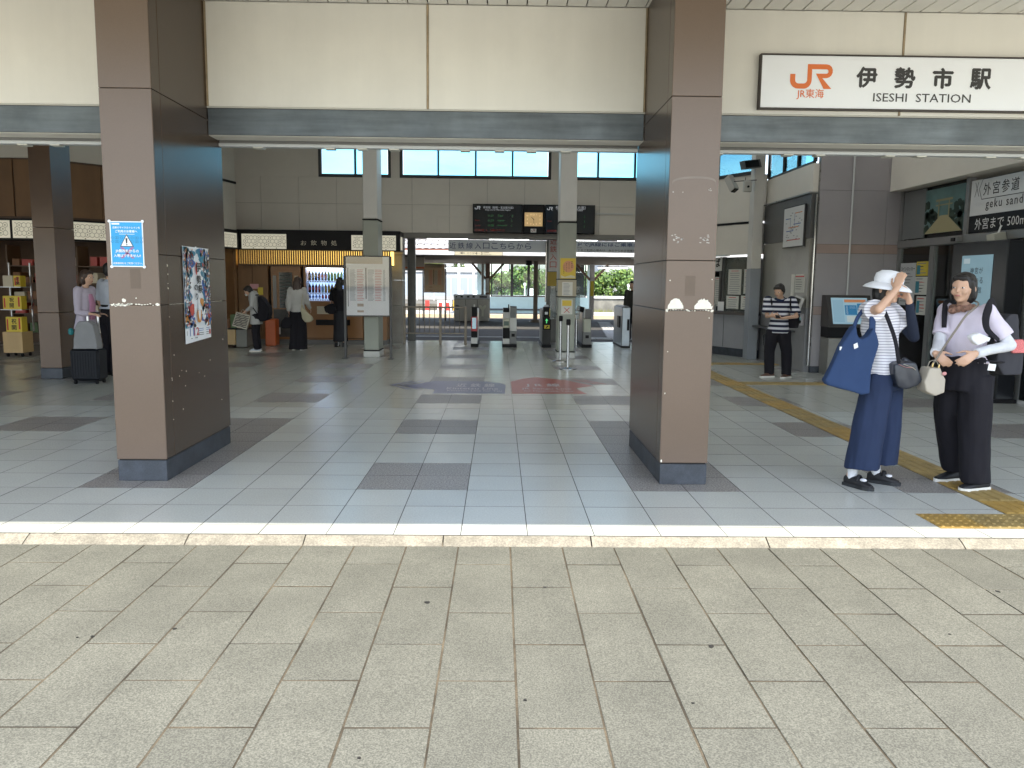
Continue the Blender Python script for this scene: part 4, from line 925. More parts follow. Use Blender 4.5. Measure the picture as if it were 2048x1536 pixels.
# posters on the glass by the doors
def poster_x(name, label, y0, y1, z0, z1, m, par=None, bars=None, head=None):
    p = thing(name, label, 'poster', (RX - .005, (y0 + y1) / 2, z0))
    MB().box(RX - .008, RX - .002, y1, y0, z0, z1).build('sheet', m, p)
    t = MB(); ux = V((0, -1, 0)); o = V((RX - .0095, y0, z0)); w_, h_ = y0 - y1, z1 - z0
    if head: t.text(head, o + ux * w_ * .05 + Z * h_ * .82, ux, Z, width=w_ * .9, m=0, bold=.03)
    q = random.Random(int(y0 * 100))
    zt = .76 if head else .9
    for k in range(int(h_ * zt / .05)): 
        m_ = q.choice([0, 1, 1, 2]) if bars else 1
        t.flat([(w_ * .1, h_ * zt - .05 * k), (w_ * q.uniform(.5, .9), h_ * zt - .05 * k), (w_ * q.uniform(.5, .9), h_ * zt - .05 * k - .014), (w_ * .1, h_ * zt - .05 * k - .014)], o, ux, Z, m_)
    if bars: t.flat([(w_ * .06, h_ * .1), (w_ * .36, h_ * .1), (w_ * .36, h_ * .75), (w_ * .06, h_ * .75)], o - X * .001, ux, Z, 3)
    t.build('print', [m_blackprint, M('print_grey', (.22, .22, .22), .7), m_redprint, M('print_teal', (.04, .20, .26), .6)], p); return p
poster_x('wall_poster', 'tall grey locker poster with bold black heading on the glass door', 13.68, 13.18, 1.18, 1.87, M('poster_grey', (.50, .51, .52), .6), head='コインロッカー')
poster_x('wall_poster', 'yellow poster beside the locker poster on the glass door', 13.16, 12.80, 1.66, 1.885, M('poster_yellow', (.58, .45, .05), .6), bars=1)
poster_x('wall_poster', 'white poster just below the yellow one on the glass door', 13.17, 12.78, 1.36, 1.645, mpaper, bars=1)
poster_x('wall_poster', 'lowest white poster of the three on the glass door', 13.09, 12.79, 1.04, 1.335, mpaper, bars=1)
# big digital signage
ds = thing('digital_signage', 'tall black digital signage stand with pale blue museum screen behind the woman in lavender', 'signage', (6.62, 11, 0))
MB().box(6.46, 6.70, 10.35, 11.62, .0005, 2.10, 0, .01).build('housing', M('signage_black', (.012, .013, .016), .25), ds)
MB().box(6.35, 6.71, 10.3, 11.66, .0005, .05, 0, .006).build('foot', m_black, ds)
t = MB(); so = V((6.455, 11.36, .62)); ux = V((0, -1, 0)); W_, H_ = .72, 1.30
t.flat([(0, 0), (W_, 0), (W_, H_), (0, H_)], so, ux, Z, 0)
k = so - X * .002
t.flat([(0, .0), (W_, 0), (W_, .42), (.5, .36), (.4, .5), (.33, .62), (.27, .5), (.18, .36), (0, .42)], k, ux, Z, 1)
t.flat([(.33, .30), (.40, .52), (.36, .60), (.30, .60), (.24, .52)], k - X * .001, ux, Z, 3); t.flat([(.1, .0), (.6, 0), (.55, .28), (.15, .28)], k - X * .001, ux, Z, 4)
t.flat([(.05, 1.19), (.2, 1.19), (.2, 1.26), (.05, 1.26)], k, ux, Z, 5)
for i, s in enumerate(['神宮が', 'わかる', '博物館']): t.text(s, k + ux * .22 + Z * (1.05 - i * .13), ux, Z, height=.085, m=2, spacing=1.25)
t.build('screen', [scrm('sg_sky', (.20, .33, .40), .12), scrm('sg_hill', (.10, .12, .13), .1), m_blackprint, scrm('sg_roof', (.16, .07, .05), .1), scrm('sg_dark', (.06, .05, .05), .1), scrm('sg_logo', (.40, .50, .55), .1)], ds)
# rest of the right wall behind and above (closes the hall)
ew = thing('east_wall', 'plain grey end wall closing the right side of the hall', 'wall', (9, 12, 0))
MB().box(8.6, 8.8, 7.3, 19.9, 0, 5.25).build('panelling', m_wall, ew)
MB().box(5.5, 8.6, 16.31, 16.5, 0, 3.3).build('panelling', m_wall, ew)
# cameras, sensor, spotlight
def camera_(label, o, d, L=.24, w=.06):
    t = thing('security_camera', label, 'camera', o); o, d = V(o), V(d).normalized(); u = d.cross(Z).normalized(); v_ = u.cross(d)
    MB().obox(o, d * L / 2, u * w, v_ * w).build('housing', M('cam_grey', (.42, .41, .38), .4), t); MB().obox(o + d * (L / 2 + .012), d * .01, u * w * .8, v_ * w * .8).build('lens', m_black, t)
    MB().cyl(o + v_ * w, (4.97, o.y + .05, o.z + .08), .008, n=8).build('arm', m_black, t)
camera_('grey box camera angled downwards on a rod from the slim column', (4.47, 15.98, 3.42), (.18, -.25, -.5), .30, .065)
sp = thing('wall_sensor', 'small pale sensor box hanging from the column rod', 'sensor', (4.78, 15.95, 3.4))
MB().box(4.70, 4.86, 15.93, 16.02, 3.26, 3.48, 0, .02).build('housing', M('sensor_white', (.50, .49, .45), .4), sp); MB().cyl((4.78, 15.90, 3.36), (4.78, 15.931, 3.36), .022, n=10).build('lens', m_black, sp); MB().cyl((4.74, 15.98, 3.48), (4.74, 15.98, 3.54), .007, n=6).build('hook', m_black, sp)
spk = thing('loudspeaker', 'dark box loudspeaker under the sloping clerestory window', 'loudspeaker', (4.95, 16.7, 3.8))
MB().obox((4.86, 16.10, 3.80), (.16, .03, .02), (-.02, .1, 0), (-.02, 0, .075)).build('housing', M('spk_dark', (.09, .085, .08), .5), spk); MB().obox((4.86, 15.998, 3.80), (.14, .026, .018), (0, -.002, 0), (-.016, 0, .06)).build('grille', m_black, spk)
lampw = thing('spotlight', 'small white spotlight fixed under the approach sign', 'spotlight', (6.6, 10.85, 2.15))
MB().obox((6.60, 10.85, 2.155), (.09, .02, .02), (-.01, .07, 0), (-.01, 0, .05)).build('head', M('spot_white', (.5, .49, .42), .4), lampw); MB().cyl((6.62, 10.85, 2.2), (6.65, 10.85, 2.30), .012, n=8).build('stem', m_whiteprint, lampw)
ac = thing('door_operator', 'small grey box under the transom between the doors', 'box', (6.7, 11.95, 2.1)); MB().box(6.62, 6.708, 11.83, 12.0, 2.14, 2.22, 0, .008).build('housing', m_alu, ac); MB().box(6.60, 6.619, 11.87, 11.96, 2.15, 2.2).build('sensor_eye', m_black, ac)
# left end wall etc. to close the hall
lw = thing('west_wall', 'plain grey wall closing the far left of the hall behind the shop', 'wall', (-15, 12, 0)); MB().box(-15.0, -14.9, 7.1, 15.4, 2.6, 5.25).build('panelling', m_wall, lw)

# ================================================================== signs and boards
def jr_logo(mb, o, u, w, width, m=0):
    """two joined capital letters, drawn as outline polygons in a 282 x 157 box"""
    def arc(cx, cy, rx, ry, a0, a1, n=7): return [(cx + rx * cos(radians(a0 + (a1 - a0) * i / n)), cy + ry * sin(radians(a0 + (a1 - a0) * i / n))) for i in range(n + 1)]
    k = width / 282.0; T = lambda P: [(x * k, y * k) for x, y in P]
    outer = [(0, 93)] + arc(55, 55, 55, 55, 180, 270) + arc(92, 55, 52, 55, 270, 360) + [(144, 125)]
    inner = [(114, 125)] + arc(90, 57, 24, 24, 360, 270) + arc(58, 57, 24, 24, 270, 180) + [(34, 93)]
    mb.flat(T(outer + inner), o, u, w, m)
    mb.flat(T([(114, 125), (144, 125), (240, 125), (240, 157), (114, 157)]), o, u, w, m)
    ro, ri = arc(240, 113, 42, 44, 90, -90), arc(240, 111, 13, 14, 90, -90)
    for i in range(7): mb.flat(T([ro[i], ro[i + 1], ri[i + 1], ri[i]]), o, u, w, m)
    mb.flat(T([(170, 97), (240, 97), (240, 69), (262, 80), (214, 69)]), o, u, w, m) if False else None
    mb.flat(T([(170, 97), (240, 97), (240, 69), (214, 69), (278, 0), (226, 0)]), o, u, w, m)
m_orange = M('logo_orange', (0.75, 0.17, 0.03), 0.4); m_ink = M('sign_ink', (0.035, 0.032, 0.03), 0.5)
m_signw = M('sign_face_white', (0.88, 0.89, 0.90), 0.3, var=.01)
SY = 6.995
ss = thing('station_sign', 'long white station name sign with orange emblem and dark lettering on the cream wall', 'sign', (4, SY, 2.95))
MB().box(2.168, 6.45, SY, FY - .001, 2.966, 3.387, 0, .003).build('sign_box', m_signw, ss)
for a, b, c, d in [(2.157, 6.46, 3.388, 3.398), (2.157, 6.46, 2.955, 2.965), (2.157, 2.167, 2.965, 3.388)]: MB().box(a, b, SY - .008, FY - .001, c, d).build('frame', M('frame_bronze', (.045, .032, .025), .5), ss)
t = MB(); k = SY - .0025
jr_logo(t, (2.408, k, 3.121), X, Z, .355, 0)
t.build('emblem', [m_orange], ss)
t = MB(); t.text('JR東海', (2.47, k, 3.035), X, Z, width=.227, m=0, bold=.005)
for i, ch in enumerate('伊勢市駅'): t.text(ch, (2.968 + i * .3198, k, 3.141), X, Z, width=.165, height=.158, m=1, bold=.045, res=3)
t.text('ISESHI  STATION', (3.115, k, 3.026), X, Z, width=.822, height=.068, m=1, bold=.004)
t.text('伊勢市', (4.9, k, 3.12), X, Z, height=.16, m=1, bold=.02) if False else None
t.build('lettering', [m_orange, m_ink], ss)

# pillar notices
nb = thing('cycle_notice', 'blue notice with white border, warning triangle and magnets on the left pillar', 'notice', (-2.58, PY0, 1.6))
y0 = PY0 - .0035
NX0, NX1, NZ0, NZ1 = -2.783, -2.548, 1.575, 1.897
MB().box(NX0, NX1, y0, PY0 - .0005, NZ0, NZ1).build('sheet', M('notice_white', (.86, .87, .88), .35), nb)
t = MB(); W_, H_ = NX1 - NX0, NZ1 - NZ0; o = V((NX0, y0 - .0006, NZ0))
m_cyan = M('notice_cyan', (.02, .33, .66), .4); m_notred = M('notice_red', (.32, .13, .30), .5)
t.flat([(.007, .007), (W_ - .007, .007), (W_ - .007, H_ - .007), (.007, H_ - .007)], o, X, Z, 0); o2 = o - Y * .0006; o3 = o2 - Y * .0006; o4 = o3 - Y * .0006
t.flat([(.015, H_ - .024), (.07, H_ - .024), (.07, H_ - .013), (.015, H_ - .013)], o2, X, Z, 1)
t.text('近鉄のサイクルトレインを', o2 + X * .02 + Z * (H_ - .052), X, Z, width=W_ - .04, m=1, bold=.03); t.text('ご利用のお客様へ', o2 + X * .04 + Z * (H_ - .08), X, Z, width=W_ - .08, m=1, bold=.03)
t.flat([(.065, H_ - .092), (W_ - .06, H_ - .092), (W_ - .06, H_ - .0895), (.065, H_ - .0895)], o2, X, Z, 1)
for cx in (.028, .068, .17, .208):          # outline bicycles either side of the triangle
    for wx in (-.014, .014):
        for z in (.205, .178):
            ring = [(cx + wx + .0095 * cos(a), z + .0095 * sin(a)) for a in [2 * pi * i / 10 for i in range(10)]]; rin = [(cx + wx + .0075 * cos(a), z + .0075 * sin(a)) for a in [2 * pi * i / 10 for i in range(10)]]
            for i in range(10): t.flat([ring[i], ring[(i + 1) % 10], rin[(i + 1) % 10], rin[i]], o2, X, Z, 3)
for s in (1, -1): t.flat([(W_ / 2 - s * .052, .06), (W_ / 2 - s * .03, .06), (W_ / 2 + s * .052, .14), (W_ / 2 + s * .03, .14)], o2, X, Z, 4)
t.flat([(W_ / 2 - .048, .143), (W_ / 2 + .048, .143), (W_ / 2, .232)], o3, X, Z, 2); t.flat([(W_ / 2 - .040, .148), (W_ / 2 + .040, .148), (W_ / 2, .222)], o4, X, Z, 1)
t.flat([(W_ / 2 - .006, .166), (W_ / 2 + .004, .166), (W_ / 2 + .007, .203), (W_ / 2 - .008, .203)], o4 - Y * .0006, X, Z, 2); t.flat([(W_ / 2 - .005, .153), (W_ / 2 + .005, .153), (W_ / 2 + .005, .161), (W_ / 2 - .005, .161)], o4 - Y * .0006, X, Z, 2)
t.text('JR側改札からの', o4 + X * .035 + Z * .098, X, Z, width=W_ - .07, m=1, bold=.03); t.text('入場はできません!!', o4 + X * .022 + Z * .069, X, Z, width=W_ - .044, m=1, bold=.03)
t.text('近鉄側改札をご利用ください。', o2 + X * .014 + Z * .018, X, Z, width=W_ - .026, m=1, bold=.02)
t.build('print', [m_cyan, MATS['notice_white'], m_ink, M('bike_line', (.01, .14, .32), .5), m_notred], nb)
for cx, cz in ((NX0, NZ1), (NX1, NZ1), (NX0 + .003, NZ0), (NX1, NZ0)): MB().lathe((0, 0, 0), [(.011, 0), (.011, .004), (.007, .006)], 12).build('magnet', MATS['notice_white'], None).matrix_world = Matrix.Translation((cx, y0 - .0005, cz)) @ Matrix.Rotation(pi / 2, 4, 'X')
for ob in list(COL.objects):
    if ob.name.startswith('magnet'): mw = ob.matrix_world.copy(); ob.parent = nb; ob.matrix_parent_inverse = Matrix.Translation(-nb.location)
# tall festival poster on the pillar side
fp = thing('festival_poster', 'tall colourful festival poster with bold brush writing on the side of the left pillar', 'poster', (LX1, 6.65, 1.35))
PX = LX1 + .0035; FYA, FYB, FZ0, FZ1 = 6.385, 6.955, .985, 1.745
po = lambda y, z, k=1: V((PX + .0006 * k, FYA + (FYB - FYA) * y, FZ0 + (FZ1 - FZ0) * z))
b = MB(); n = 8
b.add([po(i / n, j, 0) + X * (.0015 + .002 * sin(i * 1.3) * (1 if j else .6)) + Z * (-.012 * (i / n) * (1 - j) * 0 + (.02 * i / n if j == 0 else 0)) for j in (0, 1) for i in range(n + 1)], [(i, i + 1, n + 2 + i, n + 1 + i) for i in range(n)]); b.build('sheet', M('poster_white', (.80, .82, .84), .4), fp)
t = MB(); q = random.Random(21); fest = [M('fp_teal', (.05, .22, .33), .45), M('fp_red', (.50, .07, .05), .45), M('fp_orange', (.60, .25, .05), .45), m_ink, M('fp_brown', (.28, .17, .08), .45), M('fp_white', (.80, .82, .84), .45), M('fp_blue', (.06, .14, .40), .45)]
def fpoly(cy, cz, ry, rz, m, k, n=8, rot=0):
    pts = []
    for i in range(n):
        a = 2 * pi * i / n; e = q.uniform(.65, 1.1); dy, dz = ry * cos(a) * e, rz * sin(a) * e
        yy, zz = cy + dy * cos(rot) - dz * sin(rot), cz + dy * sin(rot) + dz * cos(rot); pts.append(po(min(max(yy, .005), .995), min(max(zz, .16), .995), k) + X * .003)
    t.add(pts, [tuple(range(n))], m)
for side in (0, 1):
    for i in range(64):
        z = q.uniform(.18, .98); w_ = .42 - .19 * sin(pi * z) ; y = q.uniform(0, w_) if side == 0 else 1 - q.uniform(0, w_)
        fpoly(y, z, q.uniform(.08, .17), q.uniform(.03, .07), 0 if i % 2 else 6, 1 + i % 3)
for i in range(420):
    z = q.uniform(.18, .98); w_ = .42 - .19 * sin(pi * z); y = q.uniform(0, w_) if q.random() < .5 else 1 - q.uniform(0, w_)
    fpoly(y, z, q.uniform(.012, .045), q.uniform(.005, .018), q.choice([1, 1, 2, 2, 3, 3, 4, 5, 5, 5, 5, 0]), 4 + i % 5, 6, q.uniform(0, 3))
for i in range(26):                    # crowd along the foot of the picture
    fpoly(q.uniform(0, 1), q.uniform(.17, .3), q.uniform(.03, .08), q.uniform(.012, .035), q.choice([3, 5, 5, 6, 1, 2]), 9 + i % 4, 6, q.uniform(-1, 1))
fpoly(.52, .28, .10, .10, 2, 14, 10); fpoly(.52, .36, .05, .14, 5, 15, 8); fpoly(.63, .42, .09, .045, 2, 15, 10); fpoly(.24, .36, .10, .07, 1, 15, 9); fpoly(.45, .78, .035, .09, 1, 15, 8)
ux = Y
for ch, y, z, h in [('伊', .50, .74, .10), ('勢', .52, .62, .085), ('の', .42, .55, .06), ('祭', .56, .52, .085), ('り', .45, .45, .07)]: t.text(ch, po(y - .07, z, 18) + X * .003, Y, Z, height=h * (FZ1 - FZ0), m=3, bold=.035, sx=1.35)
t.text('10', po(.06, .085, 4), Y, Z, height=.035, m=3, sx=1.3); t.text('11', po(.16, .075, 4), Y, Z, height=.062, m=6, bold=.02, sx=1.7); t.text('12', po(.33, .075, 4), Y, Z, height=.062, m=1, bold=.02, sx=1.5)
for y, z, w_ in [(.5, .135, .45), (.5, .115, .45), (.48, .09, .24), (.48, .07, .24), (.78, .09, .12), (.78, .068, .12), (.2, .045, .06), (.35, .045, .1)]:
    t.add([po(y, z, 4), po(min(y + w_, .98), z, 4), po(min(y + w_, .98), z + .006, 4), po(y, z + .006, 4)], [(0, 1, 2, 3)], 3 if z < .1 else 6)
t.add([po(.91, .065, 5), po(.975, .065, 5), po(.975, .115, 5), po(.91, .115, 5)], [(0, 1, 2, 3)], 1)
t.build('print', fest, fp)
b = MB()
for y, z in ((.02, .995), (.5, 1.0), (.98, .992), (.02, .01), (.5, .02), (.97, .035)): b.lathe(po(y, z, 2), [(.006, 0), (.005, .006)], 8)
b.build('tack', m_whiteprint, fp)

# departure boards and clock
def board(x0, x1, label, rows, head, sub):
    yb = BY - .17; t = thing('departure_board', label, 'departure board', ((x0 + x1) / 2, yb, 2.64), 'departure boards either side of the clock')
    MB().box(x0 + .004, x1 - .004, yb, BY - .001, 2.645, 3.325, 0, .006).build('housing', m_black, t)
    s = MB().box(x0 + .02, x1 - .02, yb - .004, yb - .0005, 2.66, 3.31).build('screen', M('led_glass', (.012, .016, .024), .06, spec=.8), t)
    p = MB(); k = yb - .0055
    jr_logo(p, (x0 + .05, k, 3.195), X, Z, .135, 0); p.text(head, (x0 + .25, k, 3.215), X, Z, width=.72, m=0); p.text(sub, (x0 + .30, k, 3.165), X, Z, width=.60, m=0)
    for i, (a, b_, c, d, m_) in enumerate(rows):
        z = 3.03 - i * .115
        if a: p.text(a, (x0 + .06, k, z), X, Z, height=.042, m=1 if m_ == 2 else m_)
        for s_, xx in ((b_, .37), (c, .60), (d, .93)):
            if s_: p.text(s_, (x0 + xx, k, z), X, Z, height=.046, m=m_)
    p.text('近鉄線 4、5番のりば', (x0 + .05, k, 2.685), X, Z, height=.055, width=.72, m=1)
    p.build('display', [M('led_white', (.5, .5, .52), .5, emit=(.6, .65, .7), es=.08), M('led_red', (.1, .01, .01), .5, emit=(.9, .09, .05), es=.03), M('led_green', (.01, .1, .02), .5, emit=(.06, .8, .14), es=.03)], t)
board(-.642, .556, 'departure board left of the square clock with white heading and green train rows', [('', '11:21', 'Taki', '2', 2), ('Rapid', '11:29', 'Nagoya', '1', 2), ('Local', '11:58', 'Kameyama', '1', 2)], '参宮線（松阪・名古屋方面）', 'Sangu Line for Matsusaka, Nagoya')
board(1.082, 2.285, 'departure board right of the square clock, partly hidden by the grey column', [('', '快速', '鳥羽', '2', 2), ('Rapid', '11:37', 'Toba', '3', 2), ('', '普通', '鳥羽', '2', 2)], '参宮線（鳥羽方面）', 'Sangu Line for Toba')
ck = thing('station_clock', 'square amber lit clock in a black case between the departure boards', 'clock', (.82, BY - .17, 2.64))
MB().box(.562, 1.076, BY - .165, BY - .001, 2.642, 3.325, 0, .006).build('case', m_black, ck)
MB().box(.598, 1.027, BY - .172, BY - .1655, 2.815, 3.136).build('dial', M('dial_amber', (.42, .30, .15), .4, emit=(.75, .50, .22), es=.12), ck)
p = MB(); cx, cz = .8125, 2.976; k = BY - .174
for h in range(12):
    a = radians(90 - 30 * (h if h else 12)); sc = 1 / max(abs(cos(a)) / .175, abs(sin(a)) / .13) * .86
    p.text(str(h if h else 12), (cx + cos(a) * sc, k, cz + sin(a) * sc - .018), X, Z, height=.036, align='C', bold=.01, m=0)
p.build('numerals', m_dark if False else [M('numeral_cream', (.75, .6, .38), .5, emit=(.9, .65, .3), es=.25)], ck)
p = MB()
for a, L, w_ in [(radians(90 - 30 * 10.5), .075, .012), (radians(90 - 6 * 29), .115, .008)]:
    d = V((cos(a), 0, sin(a))); n_ = V((-sin(a), 0, cos(a))) * w_ / 2; c = V((cx, k - .002, cz)); p.add([c - n_ - d * .02, c + n_ - d * .02, c + n_ + d * L, c - n_ + d * L], [(0, 1, 2, 3)])
p.build('hand', m_blackprint, ck)
MB().box(.745, .88, BY - .168, BY - .1655, 2.668, 2.755).build('emblem_plate', m_whiteprint, ck)
p = MB(); jr_logo(p, (.765, BY - .1695, 2.69), X, Z, .095); p.build('emblem', M('logo_dim', (.25, .05, .03), .5), ck)

# hanging signs of the passage
m_sgrey = M('sign_greyblue', (.80, .85, .90), .45, var=.02); m_navy = M('navy_print', (.025, .07, .24), .5)
h1 = thing('hanging_sign', 'long pale hanging sign with spaced blue characters above the ticket gates', 'sign', (0, 20.45, 2.22))
MB().box(-1.265, 1.19, 20.45, 20.53, 2.225, 2.512, 0, .004).build('board', m_sgrey, h1)
p = MB()
for i, ch in enumerate('近鉄線入口こちらから'): p.text(ch, (-1.235 + i * .208, 20.447, 2.295), X, Z, height=.15, width=.158)
p.build('lettering', m_navy, h1)
for x in (-1.0, .9): MB().cyl((x, 20.49, 2.512), (x, 20.49, 2.72), .008, n=6).build('rod', m_black, h1)
h2 = thing('hanging_sign', 'hanging sign with bold blue boarding message right of the vertical red sign', 'sign', (2.9, 20.45, 2.22))
MB().box(1.52, 4.4, 20.45, 20.53, 2.235, 2.512, 0, .004).build('board', m_sgrey, h2)
p = MB(); p.text('カードでJR線にはご乗車になれません', (1.62, 20.447, 2.372), X, Z, width=2.65, height=.105, bold=.012)
p.text('ICカードをご利用の場合は、あらかじめ企画乗車区間のきっぷをお買い求め', (1.72, 20.447, 2.262), X, Z, width=2.6, height=.055, m=1); p.text('(TOICA等)', (1.93, 20.447, 2.335), X, Z, height=.028, m=1)
p.build('lettering', [m_navy, m_blackprint], h2)
for x in (1.8, 3.9): MB().cyl((x, 20.49, 2.512), (x, 20.49, 2.72), .008, n=6).build('rod', m_black, h2)
h3 = thing('vertical_sign', 'vertical grey sign with red stacked characters on a steel post behind the notice column', 'sign', (1.34, 20.4, 0))
MB().box(1.19, 1.48, 20.38, 20.6, .0005, 2.70, 0, .008).build('post', m_post, h3); MB().box(1.222, 1.455, 20.36, 20.379, 1.76, 2.60).build('panel', M('panel_grey', (.48, .48, .47), .5), h3)
p = MB()
for i, ch in enumerate('近鉄入口'): p.text(ch, (1.255, 20.357, 2.42 - i * .19), X, Z, height=.15, width=.165, bold=.008)
p.build('lettering', M('sign_red', (.42, .09, .075), .5), h3)
MB().box(1.2, 1.45, 20.36, 20.379, 1.40, 1.745).build('poster', M('post_yellow', (.36, .26, .04), .6), h3); MB().cyl((1.165, 20.36, 1.0), (1.165, 20.36, 2.5), .018, n=10).build('pipe', MATS['chrome'], h3)
tubes = []
def tube_lamp(x0, x1, y, z, label, name='tube_lamp'):
    t = thing(name, label, 'lamp', ((x0 + x1) / 2, y, z), 'fluorescent tube lamps under the station roofs')
    MB().box(x0, x1, y - .04, y + .04, z + .04, z + .085, 0, .006).build('fitting', m_rail, t)
    MB().cyl((x0 + .02, y, z + .018), (x1 - .02, y, z + .018), .017, n=10).build('tube', M('tube_glow', (1, 1, 1), .5, emit=(.95, 1.0, .97), es=4), t)
for x0, x1, l in [(-1.85, -.78, 'fluorescent tube lamp over the left end of the long hanging sign'), (-.276, .77, 'fluorescent tube lamp over the right half of the long hanging sign'), (1.72, 2.50, 'fluorescent tube lamp right of the vertical red sign'), (2.98, 4.0, 'fluorescent tube lamp beside the right pillar edge')]: tube_lamp(x0, x1, 20.9, 2.545, l)
# notices on the column behind the stanchions
cn = thing('column_notice', 'yellow notice with pink circle and vertical brush writing on the grey column', 'notice', (1.34, 15.97, 1.55))
MB().box(1.195, 1.492, 15.983, 15.995, 1.567, 1.962).build('sheet', M('notice_yellow2', (.66, .47, .05), .5), cn)
p = MB(); p.flat([(1.35 + .11 * cos(2 * pi * i / 20), 1.80 + .115 * sin(2 * pi * i / 20)) for i in range(20)], (0, 15.982, 0), X, Z, 1)
for x, s, z in [(1.405, '伊勢市駅', 1.88), (1.35, 'ようこそ', 1.86), (1.30, 'ありがとう', 1.84), (1.25, 'ございます', 1.80)]:
    for i, ch in enumerate(s): p.text(ch, (x, 15.981, z - i * .036), X, Z, height=.028, m=0)
p.flat([(1.21, 1.58), (1.48, 1.58), (1.48, 1.615), (1.40, 1.635), (1.28, 1.60), (1.21, 1.63)], (0, 15.9815, 0), X, Z, 2)
p.build('print', [m_blackprint, M('notice_pinkc', (.62, .30, .16), .6), M('notice_cream2', (.62, .58, .40), .6)], cn)
def paper_on_col(label, x0, x1, z0, z1, m, y, accent, cross=False):
    t = thing('column_notice', label, 'notice', ((x0 + x1) / 2, y, z0)); MB().box(x0, x1, y - .0015, y, z0, z1).build('sheet', m, t); p = MB(); q = random.Random(int(z0 * 100)); w_ = x1 - x0; k = y - .0025
    n_ = int((z1 - z0) / .026)
    for i in range(1, n_):
        if cross and i > n_ * .45: continue
        p.flat([(x0 + w_ * .12, z1 - i * .026), (x0 + w_ * q.uniform(.6, .9), z1 - i * .026), (x0 + w_ * q.uniform(.6, .9), z1 - i * .026 - .010), (x0 + w_ * .12, z1 - i * .026 - .010)], (0, k, 0), X, Z, 1 if q.random() < accent else 0)
    if cross:
        for s in (1, -1): p.flat([(x0 + w_ * (.5 - s * .28), z0 + .03), (x0 + w_ * (.5 - s * .20), z0 + .03), (x0 + w_ * (.5 + s * .28), z0 + .13), (x0 + w_ * (.5 + s * .20), z0 + .13)], (0, k - .001, 0), X, Z, 2)
        p.flat([(x0 + w_ * .08, z1 - .13), (x1 - w_ * .08, z1 - .13), (x1 - w_ * .08, z1 - .02), (x0 + w_ * .08, z1 - .02)], (0, k + .0005, 0), X, Z, 1)
    p.build('print', [M('print_grey2', (.3, .3, .32), .7), M('notice_yellow2', (.66, .47, .05), .5), m_redprint], t)
paper_on_col('white printed notice on the tan board of the grey column', 1.235, 1.44, 1.235, 1.50, mpaper, 15.981, 0)
paper_on_col('lowest notice on the grey column, white with yellow text and a red cross', 1.225, 1.445, .872, 1.165, mpaper, 15.995, 1, True)
# glass leaflet wings at the sides of the column
for x0, x1, s in ((1.02, 1.14, 'left'), (1.52, 1.62, 'right')):
    t = thing('leaflet_holder', 'clear rounded leaflet holder on the %s side of the notice column' % s, 'leaflet holder', (x0, 16.2, .75))
    MB().box(x0, x1, 16.25, 16.265, .76, 1.42, 0, .006).build('panel', glassm('leaflet_glass', tint=(.8, .85, .85), refl=.6, dull=.3, dcol=(.35, .38, .38)), t)
    for z in (.85, 1.3): MB().box(min(x0 + .1, 1.50) if s == 'right' else x1 - .003, x1 if s == 'right' else 1.16, 16.27, 16.3, z, z + .03).build('bracket', m_post, t)

